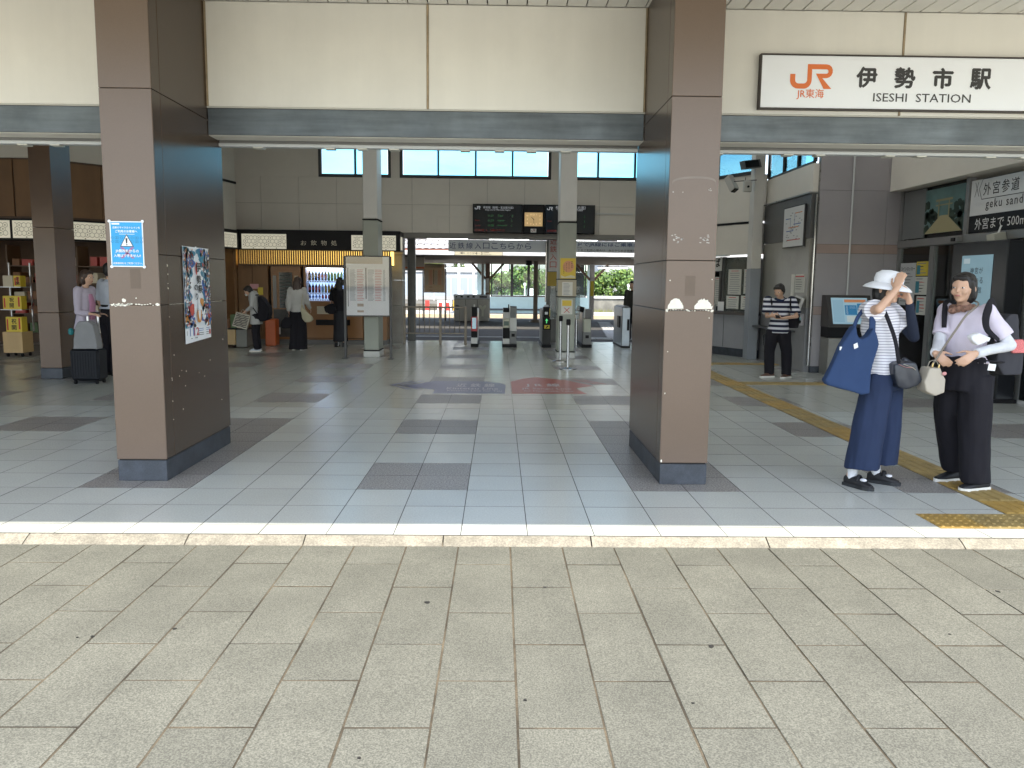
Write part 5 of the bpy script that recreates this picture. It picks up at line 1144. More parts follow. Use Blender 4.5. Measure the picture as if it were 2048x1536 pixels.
# timetable boards
def timetable(x0, x1, y, z0, z1, label, backlit, frame, sw=.5):
    t = thing('timetable_board', label, 'timetable board', ((x0 + x1) / 2, y, 0))
    for x in (x0, x1): MB().box(x - .022, x + .022, y - .03, y + .03, .012, z1 + .01, 0, .006).build('post', frame, t); MB().box(x - .05, x + .05, y - .12, y + .12, .0005, .0115, 0, .003).build('foot', frame, t)
    for z in (z0 - .022, z1): MB().box(x0 + .023, x1 - .023, y - .025, y + .03, z, z + .02).build('rail', frame, t)
    if y < 20: MB().box(x0 + .023, x1 - .023, y + .02, y + .03, z0, z1).build('backing', frame, t)
    MB().box(x0 + .03, x1 - .03, y + .005, y + .019, z0, z1).build('sheet', backlit, t)
    p = MB(); k = y + .003; W_ = x1 - x0 - .06; a = x0 + .03; H_ = z1 - z0
    p.flat([(a, z1 - H_ * .12), (a + W_ * .85, z1 - H_ * .12), (a + W_ * .85, z1), (a, z1)], (0, k + .001, 0), X, Z, 2)
    p.flat([(a + W_ * .445, z0 + H_ * .28), (a + W_ * .475, z0 + H_ * .28), (a + W_ * .475, z1 - H_ * .19), (a + W_ * .445, z1 - H_ * .19)], (0, k, 0), X, Z, 3); p.flat([(a + W_ * .03, z0 + H_ * .15), (a + W_ * .05, z0 + H_ * .15), (a + W_ * .05, z1 - H_ * .19), (a + W_ * .03, z1 - H_ * .19)], (0, k, 0), X, Z, 3)
    q = random.Random(int(x0 * 50))
    for c, m_, w_ in [(.08, 0, .15), (.25, 1, .17), (.5, 0, .16), (.67, 1, .17), (.86, 0, .06)]:
        z = z1 - H_ * .22
        while z > z0 + H_ * .26:
            p.flat([(a + W_ * c, z), (a + W_ * (c + w_ * q.uniform(.7, 1)), z), (a + W_ * (c + w_ * q.uniform(.7, 1)), z - .012), (a + W_ * c, z - .012)], (0, k, 0), X, Z, m_)
            z -= .022 if m_ == 0 else .03
    p.flat([(a + W_ * .25, z0 + H_ * .15), (a + W_ * .40, z0 + H_ * .15), (a + W_ * .40, z0 + H_ * .20), (a + W_ * .25, z0 + H_ * .20)], (0, k, 0), X, Z, 2); p.flat([(a + W_ * .25, z0 + H_ * .05), (a + W_ * .40, z0 + H_ * .05), (a + W_ * .40, z0 + H_ * .085), (a + W_ * .25, z0 + H_ * .085)], (0, k, 0), X, Z, 2)
    p.build('print', [M('tt_grey', (.33, .36, .38), .6), M('tt_red', (.55, .16, .16), .6), M('tt_tan', (.40, .29, .19), .6), M('tt_ink', (.1, .1, .11), .6)], t)
    MB().box(x0 + .023, x1 - .023, y - .012, y - .008, z0, z1).build('cover', glassm('cover_glass', tint=(.98, .98, .98), refl=.5), t)
timetable(-2.93, -2.06, 15.6, .83, 1.935, 'dark framed timetable board with white sheet and red columns before the grey column', M('tt_sheet', (.84, .84, .84), .5, var=.03, vs=3), M('tt_frame', (.05, .047, .045), .4))
timetable(-2.82, -1.98, 30.5, 1.08, 2.10, 'faded timetable board on two legs standing on the far platform', translucent('tt_sheet2', (.50, .41, .30)), M('tt_frame2', (.05, .045, .04), .5))

# stanchions
st = thing('stanchion', 'slim chrome stanchion on a round base before the notice column, nearer of the two', 'stanchion', (0, 0, 0), 'chrome belt stanchions')
MB().lathe((0, 0, 0), [(.165, .0005), (.165, .008), (.15, .014), (.04, .022), (.03, .03)], 24).build('base', MATS['chrome'], st)
MB().cyl((0, 0, .031), (0, 0, .76), .025, n=16).build('pole', MATS['chrome'], st); MB().lathe((0, 0, .761), [(.034, 0), (.038, .02), (.038, .085), (.03, .105)], 16).build('belt_head', m_black, st); MB().box(-.012, .012, -.045, -.039, .775, .835).build('clip', m_dark, st)
dup(st, (1.178, 15.42, 0), .4, 'slim chrome stanchion just behind the nearer one, close to the notice column'); st.location = (1.206, 14.05, 0)

# floor stickers
def sticker(name, label, outline, m, lines, extra=()):
    t = thing(name, label, 'floor sticker', (outline[0][0], outline[0][1], 0)); MB().prism(outline, (0, 0, .0008), X, Y, (0, 0, .0012)).build('vinyl', m, t); p = MB()
    for e in extra: p.flat(e, (0, 0, .0028), X, Y, 1)
    for s, x, y, w_, h_ in lines: p.text(s, (x, y, .0028), X, Y, width=w_, height=h_, bold=.02)
    p.build('print', [M('vinyl_print', (.58, .56, .58), .4), m], t)
m_vb = M('vinyl_blue', (.10, .11, .22), .28, var=.1, vs=3, stain=.1); m_vr = M('vinyl_red', (.36, .085, .065), .28, var=.08, vs=3, stain=.1)
sticker('floor_sticker', 'faded blue arrow sticker on the hall floor pointing left', [(-.88, 10.82), (.09, 10.85), (.11, 11.75), (.02, 12.0), (-.25, 12.16), (-.95, 12.16), (-1.38, 11.55), (-.87, 11.18)], m_vb, [('近 鉄 線', -.60, 11.50, .55, .38), ('Kintetsu Line', -.72, 11.22, .72, .22), ('Kintetsu Line for Tsu', -.70, 11.02, .75, .14)])
for k in (.07, .16): pass
sticker('floor_sticker', 'faded red arrow sticker on the hall floor pointing right', [(.19, 10.86), (1.20, 10.88), (1.10, 11.45), (1.38, 11.75), (1.02, 12.42), (.60, 12.75), (.38, 12.55), (.19, 12.15)], m_vr, [('J R 線', .40, 11.55, .5, .4), ('JR Sangu Line', .33, 11.25, .70, .2), ('for Matsusaka, Toba', .36, 11.04, .68, .14)])
p = MB()
for k in (0, 1): p.prism([(-1.30 + k * .14, 12.16), (-1.24 + k * .14, 12.16), (-1.50 + k * .14, 11.66), (-1.20 + k * .14, 11.20), (-1.26 + k * .14, 11.20), (-1.57 + k * .14, 11.66)][::-1], (0, 0, .0008), X, Y, (0, 0, .0012))
tag(p.build('floor_sticker', m_vb), 'pair of faded blue chevron stripes left of the blue arrow sticker', 'floor sticker')
p = MB()
for k in (0, 1): p.prism([(1.14 + k * .12, 12.5), (1.20 + k * .12, 12.5), (1.50 + k * .12, 11.95), (1.43 + k * .12, 11.95)], (0, 0, .0008), X, Y, (0, 0, .0012))
tag(p.build('floor_sticker', m_vr), 'pair of faded red stripes right of the red arrow sticker', 'floor sticker')

# ================================================================== ticket gates
m_gw = M('gate_white', (.62, .62, .60), .35); m_gg = M('gate_grey', (.17, .175, .175), .4); m_gk = M('gate_black', (.008, .008, .009), .5, spec=.18); m_gs = M('gate_steel', (.42, .44, .46), .28, metal=.85, var=.06)
GY0, GY1 = 18.58, 20.1
def gate(label, x0, x1):
    return thing('ticket_gate', label, 'ticket gate', ((x0 + x1) / 2, GY0, 0), 'automatic ticket gates across the passage')
g = gate('ticket gate with red edged blue panel at the end of the railing', -.634, -.47)
MB().box(-.635, -.465, GY0, GY1, .0005, .075, 0, .004).build('base', m_gk, g); MB().box(-.630, -.485, GY0, GY0 + .3, .078, .215, 0, .004).build('foot_panel', m_gw, g); MB().box(-.625, -.488, GY0 + .005, GY0 + .3, .218, .36).build('dark_panel', m_gk, g)
MB().box(-.628, -.487, GY0, GY0 + .3, .363, .69, 0, .004).build('red_panel', M('gate_red', (.42, .04, .05), .4), g); MB().box(-.603, -.512, GY0 - .004, GY0 - .0005, .42, .67).build('screen', M('gate_screen', (.36, .52, .60), .3, emit=(.4, .6, .7), es=.1), g)
MB().box(-.615, -.495, GY0 + .004, GY0 + .3, .693, .905, 0, .006).build('head', m_gk, g); MB().box(-.630, -.49, GY0 + .31, GY1, .078, .84, 0, .006).build('cabinet', m_gs, g); MB().cyl((-.56, GY0 + .1, .906), (-.56, GY0 + .1, .97), .018, n=10).build('sensor', m_gw, g); MB().box(-.635, -.47, GY0 + .02, GY0 + .28, .906, .915).build('top_plate', m_gk, g)
g = gate('wide ticket gate with white and black stacked panels in the middle of the passage', .09, .41)
MB().box(.085, .42, GY0, GY1, .0005, .075, 0, .004).build('base', m_gk, g); MB().box(.10, .25, GY0, GY0 + .3, .078, .20, 0, .004).build('foot_panel', m_gw, g); MB().box(.255, .41, GY0, GY0 + .3, .078, .375, 0, .004).build('lower_panel', m_gg, g); MB().box(.295, .37, GY0 - .003, GY0 - .0005, .245, .315).build('slot', m_gk, g)
MB().box(.10, .25, GY0 + .004, GY0 + .3, .203, .445).build('dark_panel', m_gk, g); MB().box(.10, .25, GY0, GY0 + .3, .448, .66, 0, .004).build('ticket_panel', M('gate_cream', (.52, .51, .40), .4), g); MB().box(.118, .232, GY0 - .003, GY0 - .0005, .50, .60).build('screen', M('gate_green', (.03, .07, .05), .3), g)
MB().box(.255, .41, GY0, GY0 + .3, .378, .675, 0, .004).build('white_panel', m_gw, g); MB().box(.265, .41, GY0 + .004, GY0 + .3, .678, .915, 0, .006).build('head', m_gg, g); MB().box(.10, .25, GY0 + .004, GY0 + .3, .663, .80).build('mid_panel', M('gate_light', (.5, .5, .48), .4), g); MB().box(.10, .24, GY0 + .01, GY0 + .3, .803, .90, 0, .006).build('reader', m_gk, g); MB().box(.245, .262, GY0 + .02, GY0 + .04, .66, .97).build('sensor', m_gw, g); MB().box(.10, .41, GY0 + .31, GY1, .078, .86, 0, .006).build('cabinet', m_gs, g); MB().box(.26, .41, GY0 + .02, GY0 + .28, .916, .935).build('top_plate', m_gk, g); MB().cyl((.225, GY0 + .1, .901), (.225, GY0 + .1, .98), .012, n=8).build('sensor', m_gk, g)
g = gate('dark ticket gate with green arrow sign left of the notice column', 1.006, 1.204)
MB().box(.99, 1.21, GY0, GY1, .0005, .075, 0, .004).build('base', m_gk, g); MB().box(1.01, 1.195, GY0, GY0 + .3, .078, .40, 0, .004).build('lower_panel', M('gate_dark', (.04, .04, .04), .5, spec=.2), g); MB().box(1.01, 1.195, GY0 + .002, GY0 + .3, .403, .70).build('arrow_panel', m_gk, g)
p = MB(); p.flat([(1.085, .56), (1.105, .56), (1.105, .62), (1.13, .62), (1.095, .67), (1.06, .62), (1.085, .62)], (0, GY0 - .002, 0), X, Z, 0); MB().box(1.045, 1.165, GY0 - .0015, GY0 + .0018, .44, .52).build('label_plate', M('gate_yellow', (.55, .44, .03), .5), g); p.flat([(1.07, .45), (1.09, .45), (1.14, .49), (1.12, .51), (1.10, .49)], (0, GY0 - .003, 0), X, Z, 2); p.build('display', [M('arrow_green', (.05, .4, .1), .5, emit=(.15, .9, .3), es=.2), M('gate_yellow', (.55, .44, .03), .5), m_gk], g)
MB().box(1.02, 1.185, GY0 + .004, GY0 + .3, .703, .93, 0, .006).build('head', m_gk, g); MB().box(1.05, 1.12, GY0 - .004, GY0 + .003, .76, .82, 0, .003).build('reader', m_gs, g); MB().box(1.155, 1.18, GY0 - .003, GY0 + .003, .72, .90).build('yellow_edge', MATS['gate_yellow'], g); MB().box(1.04, 1.14, GY0 + .05, GY0 + .2, .931, .975, 0, .008).build('sensor', m_gs, g); MB().box(1.01, 1.195, GY0 + .31, GY1, .078, .86, 0, .006).build('cabinet', m_gg, g)
g = gate('grey and cream ticket gate right of the notice column', 1.93, 2.15)
MB().box(1.92, 2.155, GY0 + .1, GY1, .0005, .075, 0, .004).build('base', m_gk, g); MB().box(1.95, 2.13, GY0 + .1, GY0 + .4, .078, .36, 0, .004).build('lower_panel', m_gg, g); MB().box(2.0, 2.08, GY0 + .097, GY0 + .0995, .22, .29).build('slot', m_gk, g); MB().box(1.96, 2.12, GY0 + .1, GY0 + .4, .363, .665, 0, .004).build('ticket_panel', M('gate_pale', (.46, .48, .40), .4), g); MB().box(1.99, 2.13, GY0 + .1, GY0 + .4, .668, .885, 0, .006).build('head', M('gate_midgrey', (.13, .13, .13), .4), g); MB().box(1.965, 1.985, GY0 + .1, GY0 + .14, .69, .92).build('sensor', m_gw, g); MB().box(1.95, 2.13, GY0 + .41, GY1, .078, .86, 0, .006).build('cabinet', m_gs, g); MB().obox((1.90, GY0 + .4, .88), (.075, 0, -.02), (0, .12, 0), (.02, 0, .06)).build('flap', m_gk, g); MB().cyl((1.80, GY0 + .2, .0), (1.80, GY0 + .2, .80), .03, n=12).build('barrier_post', MATS['chrome'], g)
g = gate('brushed steel ticket gate seen side on by the right pillar', 2.86, 3.06)
MB().box(2.86, 3.05, 18.84, 20.2, .03, .93, 0, .012).build('cabinet', M('gate_blue_steel', (.30, .34, .38), .32, metal=.7, var=.08), g); MB().box(2.85, 3.06, 18.82, 20.22, .0005, .028).build('base', m_gk, g); MB().box(2.835, 2.859, 19.1, 19.45, .45, .72, 0, .006).build('reader', m_gk, g); MB().box(2.98, 3.03, 18.815, 18.839, .40, .66).build('slot', m_gk, g); MB().box(2.88, 3.03, 18.9, 20.1, .931, .955, 0, .008).build('top_plate', m_gg, g)
# railing left of the gates
rl = thing('railing', 'low steel railing with thin vertical bars left of the ticket gates', 'railing', (-1.4, 19.5, 0))
m_ral = M('rail_bronze', (.17, .145, .115), .4, metal=.6)
for x in (-2.22, -1.375, -.78): MB().box(x - .03, x + .03, 19.2, 19.26, .0005, .90, 0, .004).build('post', m_ral, rl)
for a, b in ((-2.19, -1.405), (-1.345, -.81)):
    MB().box(a, b, 19.205, 19.25, .86, .90, 0, .004).build('rail', m_ral, rl); MB().box(a, b, 19.21, 19.25, .25, .28, 0, .003).build('rail', m_ral, rl)
bm_ = MB().cyl((0, 0, .281), (0, 0, .859), .009, n=8).mesh('bar', m_ral)
x = -2.10
while x < -.84:
    if abs(x + 1.375) > .05: o = link('bar', bm_, rl); o.location = (x, 19.228, 0)
    x += .118

# ================================================================== platforms and what lies beyond
m_asph = M('platform_asphalt', (.085, .080, .074), .85, var=.15, vs=.8, speck=.2, ss=60, stain=.2)
plat = struct(MB().box(-25, 22, 20.565, 33.2, -1.0, -.004).build('platform', m_asph))
m_conc = M('pale_concrete', (.42, .39, .34), .85, var=.12, vs=1.5, stain=.2)
ob = struct(MB().box(-25, 22, 32.6, 33.4, -1.1, .002).build('platform_edge', m_conc))
MB().box(-25, 22, 21.9, 22.3, -.003, .003).build('drain_cover', M('drain_light', (.30, .30, .29), .6, metal=.3, var=.2, vs=6), plat)
m_tw = M('tactile_grey', (.50, .50, .49), .7, var=.1)
tp2 = thing('platform_tactile_path', 'pale tactile strip crossing the dark platform beyond the right gate', 'tactile paving', (3.2, 24, 0))
for k in range(14): 
    y0 = 22.0 + k * .64
    b = MB(); b.box(3.0 + k * .058, 3.42 + k * .058, y0, y0 + .62, -.002, .004)
    for j in range(4): b.box(3.03 + k * .058 + j * .1, 3.08 + k * .058 + j * .1, y0 + .03, y0 + .59, .004, .009)
    b.build('guide_tile', m_tw, tp2)
for k in range(4): 
    b = MB(); b.box(2.2 + k * .42, 2.6 + k * .42, 21.5, 21.88, -.002, .004)
    for j in range(4): b.box(2.23 + k * .42 + j * .1, 2.28 + k * .42 + j * .1, 21.53, 21.85, .004, .009)
    b.build('guide_tile', m_tw, tp2)
# canopy over the first platform strip
m_sofb = M('brown_soffit', (.10, .075, .055), .7, var=.15, vs=2); m_brown = M('brown_paint', (.23, .135, .095), .5, var=.08); m_blackb = M('dark_brown_timber', (.055, .04, .032), .7)
pc = thing('platform_canopy', 'brown boarded platform canopy just beyond the hall passage', 'canopy', (0, 22.5, 2.7))
sb = MB().box(-.098, .098, 20.61, 24.0, 2.70, 2.72).mesh('soffit_board', m_sofb)
x = -9.9
while x < 10: o = link('soffit_board', sb, pc); o.location = (x, 0, 0); x += .2
MB().box(-16, 16, 20.4, 24.03, 2.725, 2.86).build('roof_deck', m_blackb, pc)
# wider roof over the island side: tiles, white gutter, brown posts with braces
pr2 = thing('platform_roof', 'long platform roof with pale curved tiles and white gutter on brown braced posts', 'roof', (0, 30, 2.4))
m_rt = M('roof_tile_grey', (.52, .50, .48), .5, var=.15, vs=3, rand=.05)
b = MB(); n = 7
for j in range(8):
    vs, fs = [], []
    for s in (0, 1):
        yy = 26.0 + (j + s) * .42; zz = 2.45 + (j + s) * .16 + (0.03 if s == 0 else 0)
        for i in range(n): a = pi * i / (n - 1); vs.append((-.105 * cos(a), yy, zz + .045 * sin(a)))
    fs = [(i, i + 1, n + i + 1, n + i) for i in range(n - 1)] + [tuple(range(n))]
    b.add(vs, fs, 0, True)
tmesh = b.mesh('roof_tile', m_rt)
x = -6.6
while x < 12: o = link('roof_tile', tmesh, pr2); o.location = (x, 0, 0); x += .215
MB().add([(-25, 25.95, 2.39), (22, 25.95, 2.39), (22, 30, 3.78), (-25, 30, 3.78), (-25, 34.2, 2.30), (22, 34.2, 2.30), (-25, 25.95, 2.31), (22, 25.95, 2.31), (-25, 34.2, 2.21), (22, 34.2, 2.21)], [(0, 1, 2, 3), (3, 2, 5, 4), (6, 8, 9, 7), (0, 6, 7, 1), (4, 5, 9, 8)]).build('roof_deck', m_blackb, pr2)
MB().box(-25, 22, 25.78, 25.945, 2.29, 2.435, 0, .02).build('gutter', M('gutter_white', (.66, .67, .68), .4), pr2)
MB().box(-25, 22, 25.80, 25.94, 2.438, 2.49).build('fascia', M('fascia_rust', (.28, .12, .09), .6), pr2)
for px, py in ((-.45, 33.0), (3.75, 33.0), (-6.2, 33.0), (9.5, 33.0)):
    b = MB(); b.box(px - .09, px + .09, py - .09, py + .09, .003, 2.21, 0, .01); b.build('post', m_brown if px < 3 else M('post_lilac', (.45, .42, .42), .5), pr2)
    for s in (1, -1):
        d = V((s * .55, 0, .62)); c = V((px + s * .36, py, 1.90)); nn_ = V((-d.z, 0, d.x)).normalized() * .045
        MB().obox(c, d / 2, Y * .05, nn_).build('brace', m_brown, pr2)
MB().cyl((-.66, 32.9, 0), (-.66, 32.9, 2.2), .05, n=10).build('drain_pipe', M('pipe_cream', (.52, .47, .42), .5), pr2)
MB().box(-.52, -.40, 32.89, 32.905, 1.05, 1.62).build('sign_strip', m_whiteprint, pr2); MB().box(3.68, 3.82, 32.88, 32.905, .95, 1.55).build('sign_strip', MATS['gate_yellow'], pr2)
MB().box(1.28, 1.44, 30.27, 30.43, .0005, 2.27, 0, .01).build('post', M('post_bronze', (.16, .125, .10), .5), pr2); MB().lathe((1.36, 30.35, 0), [(.22, .0005), (.22, .05), (.12, .1)], 16).build('post_foot', MATS['post_bronze'], pr2)
MB().box(.98, 1.2, 30.1, 30.4, 2.10, 2.26, 0, .01).build('speaker_box', m_black, pr2)
for x0, x1, y, z, l in [(-4.6, -2.9, 29.6, 2.12, 'fluorescent tube lamp under the platform roof above the name board'), (-2.7, -1.2, 33.0, 1.98, 'fluorescent tube lamp at the far edge of the platform roof'), (3.9, 5.1, 32.4, 2.05, 'fluorescent tube lamp under the platform roof near the right pillar')]: tube_lamp(x0, x1, y, z, l)
# platform number sign + station name board
p4 = thing('platform_sign', 'cream platform direction sign with arrow and numbers hanging under the gutter', 'sign', (-.9, 25.6, 2.3))
MB().box(-1.37, .10, 25.5, 25.56, 2.295, 2.47, 0, .004).build('board', M('sign_cream', (.46, .42, .30), .5), p4)
for xx in (-1.385, .102): MB().box(xx, xx + .012, 25.49, 25.57, 2.28, 2.485).build('frame', m_black, p4)
p = MB(); p.flat([(-1.22, 2.435), (-1.14, 2.475), (-1.14, 2.445), (-1.06, 2.445), (-1.06, 2.425), (-1.14, 2.425), (-1.14, 2.395)][::-1], (0, 25.498, -.075), X, Z); p.text('のりば', (-1.0, 25.498, 2.32), X, Z, height=.07); p.text('4 · 5', (-.74, 25.498, 2.31), X, Z, height=.09, bold=.02); p.text('近鉄線', (-.48, 25.498, 2.36), X, Z, height=.05); p.text('Kintetsu Line', (-.48, 25.498, 2.315), X, Z, height=.03); p.build('lettering', m_ink, p4)
MB().box(1.85 + .55, 2.55 + .45, 25.2, 25.45, 2.26, 2.45, 0, .01).build('speaker_box', m_brown, p4) if False else None
nbd = thing('station_name_board', 'pale station name board with orange stripe hanging under the platform roof', 'sign', (-4.0, 28.0, 2.0))
MB().box(-5.2, -2.55, 28.0, 28.06, 1.83, 2.30, 0, .005).build('board', M('nb_cream', (.45, .41, .35), .5), nbd); MB().box(-5.2, -2.55, 27.996, 27.9995, 1.90, 1.96).build('stripe', M('nb_orange', (.62, .16, .06), .5), nbd)
p = MB(); p.text('い せ し', (-3.85, 27.995, 2.10), X, Z, height=.15, bold=.01); p.text('Iseshi', (-3.45, 27.995, 2.0), X, Z, height=.055); p.text('いすずがおか', (-3.4, 27.995, 1.845), X, Z, height=.035); p.build('lettering', m_ink, nbd)
for xx in (-5.0, -2.75): MB().cyl((xx, 28.03, 2.3), (xx, 28.03, 3.0), .01, n=6).build('rod', m_black, nbd)
# recycling bins
rb = thing('recycling_bin', 'stainless recycling bin with three compartments and pale lid on the platform', 'bin', (-1.02, 30.4, 0))
MB().box(-1.67, -.36, 30.4, 30.95, .02, .84, 0, .01).build('body', M('bin_steel', (.27, .265, .25), .38, metal=.6, var=.2, vs=2, stretch=(1, 1, .4)), rb); MB().box(-1.68, -.35, 30.38, 30.97, .845, 1.0, 0, .012).build('lid', M('bin_lid_skylit', (.70, .75, .82), .4), rb)  # sky light on the lid is put into its pale blue colour
for x in (-1.235, -.80): MB().box(x - .008, x + .008, 30.392, 30.3995, .05, .82).build('seam', m_black, rb)
for x, w_ in ((-1.58, .04), (-1.38, .09), (-1.14, .09), (-.94, .09), (-.58, .28)): MB().box(x - w_ / 2, x + w_ / 2, 30.372, 30.379, .89, .95, 0, .003).build('slot', m_black, rb)
b = MB(); b.flat([(-.72, .62), (-.66, .60), (-.60, .55), (-.54, .60), (-.48, .62), (-.47, .55), (-.56, .42), (-.56, .2), (-.64, .2), (-.64, .42), (-.73, .55)], (0, 30.39, 0), X, Z); b.build('sticker', M('bin_sticker', (.5, .5, .42), .5), rb)
b = MB(); b.flat([(-1.55 + .1 * cos(a), .52 + .1 * sin(a)) for a in [2 * pi * i / 9 for i in range(9)]], (0, 30.39, 0), X, Z); b.build('sticker', M('bin_dark', (.10, .10, .11), .5), rb)
# track bed and rails
m_ball = M('ballast', (.36, .29, .22), .95, var=.25, vs=3, speck=.5, ss=25)
tb_ = struct(MB().box(-80, 80, 33.41, 37.0, -1.15, -.95).build('track_bed', m_ball))
for y in (34.6, 35.67): MB().box(-80, 80, y, y + .07, -.949, -.79).build('rail', M('rust_rail', (.22, .14, .10), .5, metal=.4), tb_)
p2 = struct(MB().box(-26, 7.2, 37.0, 42.0, -1.1, -.02).build('far_platform', m_conc)); MB().box(-26, 30, 36.95, 37.5, -.24, -.001).build('edge_stone', M('edge_cream', (.58, .47, .33), .85, var=.15), p2)
MB().box(7.2, 30, 37.5, 42.0, -1.1, -.03).build('platform_ramp', m_conc, p2)
tb2 = struct(MB().box(-80, 80, 42.02, 140, -1.14, -.55).build('rail_yard', M('yard_ballast', (.40, .34, .27), .95, var=.25, vs=2, speck=.4, ss=18)))
for y in (43.4, 44.47, 46.9, 47.97): MB().box(-80, 80, y, y + .07, -.549, -.40).build('rail', MATS['rust_rail'], tb2)
# waiting room
m_lb = M('waiting_blue', (.50, .66, .66), .6, var=.05); wr = thing('waiting_room', 'pale blue waiting room with dark framed windows on the far platform', 'building', (1.7, 39.4, 0))
MB().box(-.55, 4.5, 39.4, 39.55, .0, .76).build('wall', m_lb, wr); MB().box(-1.05, -.55, 39.4, 39.55, .0, 2.42).build('wall', m_lb, wr); MB().box(4.25, 4.52, 39.4, 39.55, .761, 2.42).build('wall', m_lb, wr); MB().box(-1.6, 5.2, 36.7, 41.6, 2.55, 2.75).build('roof', m_blackb, wr); MB().box(-1.05, 4.52, 39.40, 39.5, 2.425, 2.549).build('header', m_sofb, wr)
MB().box(-.55, 4.25, 39.34, 39.399, .12, .2).build('skirting', M('skirt_dark', (.08, .09, .10), .6), wr)
wx = [-.40, .62, 1.42, 2.42, 3.24, 4.20]
for i, (a, b) in enumerate(zip(wx, wx[1:])):
    f = MB(); f.box(a, b, 39.40, 39.47, .765, .83); f.box(a, b, 39.40, 39.47, 2.36, 2.42); f.box(a, a + .06, 39.40, 39.47, .831, 2.359); f.box(b - .06, b, 39.40, 39.47, .831, 2.359)
    if i in (0, 2): f.box((a + b) / 2 - .02, (a + b) / 2 + .02, 39.41, 39.46, .831, 2.359)
    f = f.build('window', m_frame, wr); MB().box(a + .061, b - .061, 39.43, 39.436, .832, 2.358).build('pane', glassm('room_glass', tint=(.82, .9, .88), refl=.5, dull=.08, dcol=(.5, .55, .55)), f)
MB().box(3.32, 4.12, 39.6, 39.62, .85, 2.35).build('curtain', M('curtain_dark', (.07, .065, .06), .9), wr)
MB().box(-.5, 4.2, 39.75, 40.1, .38, .43).build('bench', m_brown, wr)
for x in (.2, 2.0, 3.8): MB().box(x, x + .06, 39.8, 40.05, .0, .379).build('bench_leg', m_brown, wr)
# third platform wall with white coping
p3_ = thing('retaining_wall', 'low grey retaining wall with white coping below the hedge', 'wall', (8, 48.5, 0)); MB().box(-1.5, 60, 49.0, 49.4, -.55, .56).build('wall', M('weathered_concrete', (.20, .195, .17), .9, var=.25, vs=2, stain=.3), p3_); MB().box(-1.5, 60, 48.9, 49.5, .561, .68).build('coping', m_signw, p3_)
for i, x in enumerate((1.9, 4.3, 8.15)):
    t = thing('signal_box', ['white signal box left of the waiting room curtain', 'white signal box right behind the waiting room glass', 'white signal box on the coping before the hedge'][i], 'signal box', (x, 49.2, .68)); MB().box(x - .22, x + .22, 49.05, 49.4, .681, 1.1, 0, .02).build('case', m_signw, t); MB().cyl((x - .35, 49.2, .681), (x - .35, 49.2, 1.25), .04, n=8).build('post', m_signw, t); MB().box(x - .43, x - .27, 49.12, 49.28, 1.25, 1.42, 0, .03).build('lamp_head', m_signw, t)
# weeds
wd = MB()
for i in range(700):
    x = rnd.uniform(5.5, 14); y = rnd.uniform(47.9, 48.9); h = rnd.uniform(.1, .35); a = rnd.uniform(0, pi); dx = .06 * cos(a)
    wd.add([(x - dx, y, -.55), (x + dx, y, -.55), (x + rnd.uniform(-.1, .1), y + rnd.uniform(-.1, .1), -.35 + h)], [(0, 1, 2)])
stuff(wd.build('weeds', M('weed_green', (.16, .17, .05), .9, var=.4, vs=6)))

# ================================================================== trees, hedge and houses beyond the tracks
m_bark = M('bark', (.09, .065, .045), .9, var=.2)
leafm = [M('leaf_deep', (.060, .115, .024), .55), M('leaf_mid', (.125, .215, .042), .5), M('leaf_fresh', (.22, .30, .06), .5), M('leaf_tip', (.32, .36, .08), .5)]
def tree(label, x, y, z0, h, rx, seed, n=1500, ls=.11, grp='bushy trees of the hedge beyond the tracks', cat='tree', mats=leafm, name='tree'):
    t = thing(name, label, cat, (x, y, z0), grp); q = random.Random(seed)
    tr = MB(); tr.tube([(x, y, z0), (x + .05, y, z0 + h * .35), (x - .03, y + .03, z0 + h * .7)], [.09, .07, .03], 8)
    for i in range(7):
        a = q.uniform(0, 2 * pi); zz = z0 + h * q.uniform(.2, .55); tr.tube([(x, y, zz), (x + cos(a) * rx * .35, y + sin(a) * rx * .3, zz + h * .16), (x + cos(a) * rx * .75, y + sin(a) * rx * .6, zz + h * .26)], [.035, .025, .01], 6)
    tr.build('trunk', m_bark, t)
    cl = [(q.uniform(-.75, .75) * rx, q.uniform(-.7, .5) * rx, h * q.uniform(.22, .85), q.uniform(.28, .5)) for _ in range(15)] + [(q.uniform(-.3, .3) * rx, 0, h * .85, .35)]
    b = MB()
    for _ in range(n):
        cx, cy, cz, r = q.choice(cl); d = V((q.gauss(0, 1), q.gauss(0, 1), q.gauss(0, 1))).normalized(); rr = r * rx * q.uniform(.72, 1.08)
        p = V((x + cx + d.x * rr, y + cy + d.y * rr, z0 + cz + d.z * rr * .8))
        if p.z < z0 + .02: continue
        nn_ = (d + V((q.gauss(0, .5), q.gauss(0, .5), q.gauss(0, .5) + .3))).normalized(); u = nn_.cross(V((q.gauss(0, 1), q.gauss(0, 1), q.gauss(0, 1)))).normalized(); w = nn_.cross(u); s = ls * q.uniform(.6, 1.3)
        b.add([p - u * s, p - w * s * .55 + nn_ * s * .15, p + u * s, p + w * s * .55 + nn_ * s * .15], [(0, 1, 2, 3)], min(3, max(0, int(q.gauss(1.3, .85)))))
    b.build('crown', mats, t); return t
adj = ['round dense', 'low spreading', 'tall rounded', 'loose pale', 'broad dark', 'narrow upright', 'lumpy wide', 'small domed', 'leaning', 'thick leafy', 'airy']
i = 0; x = -.2
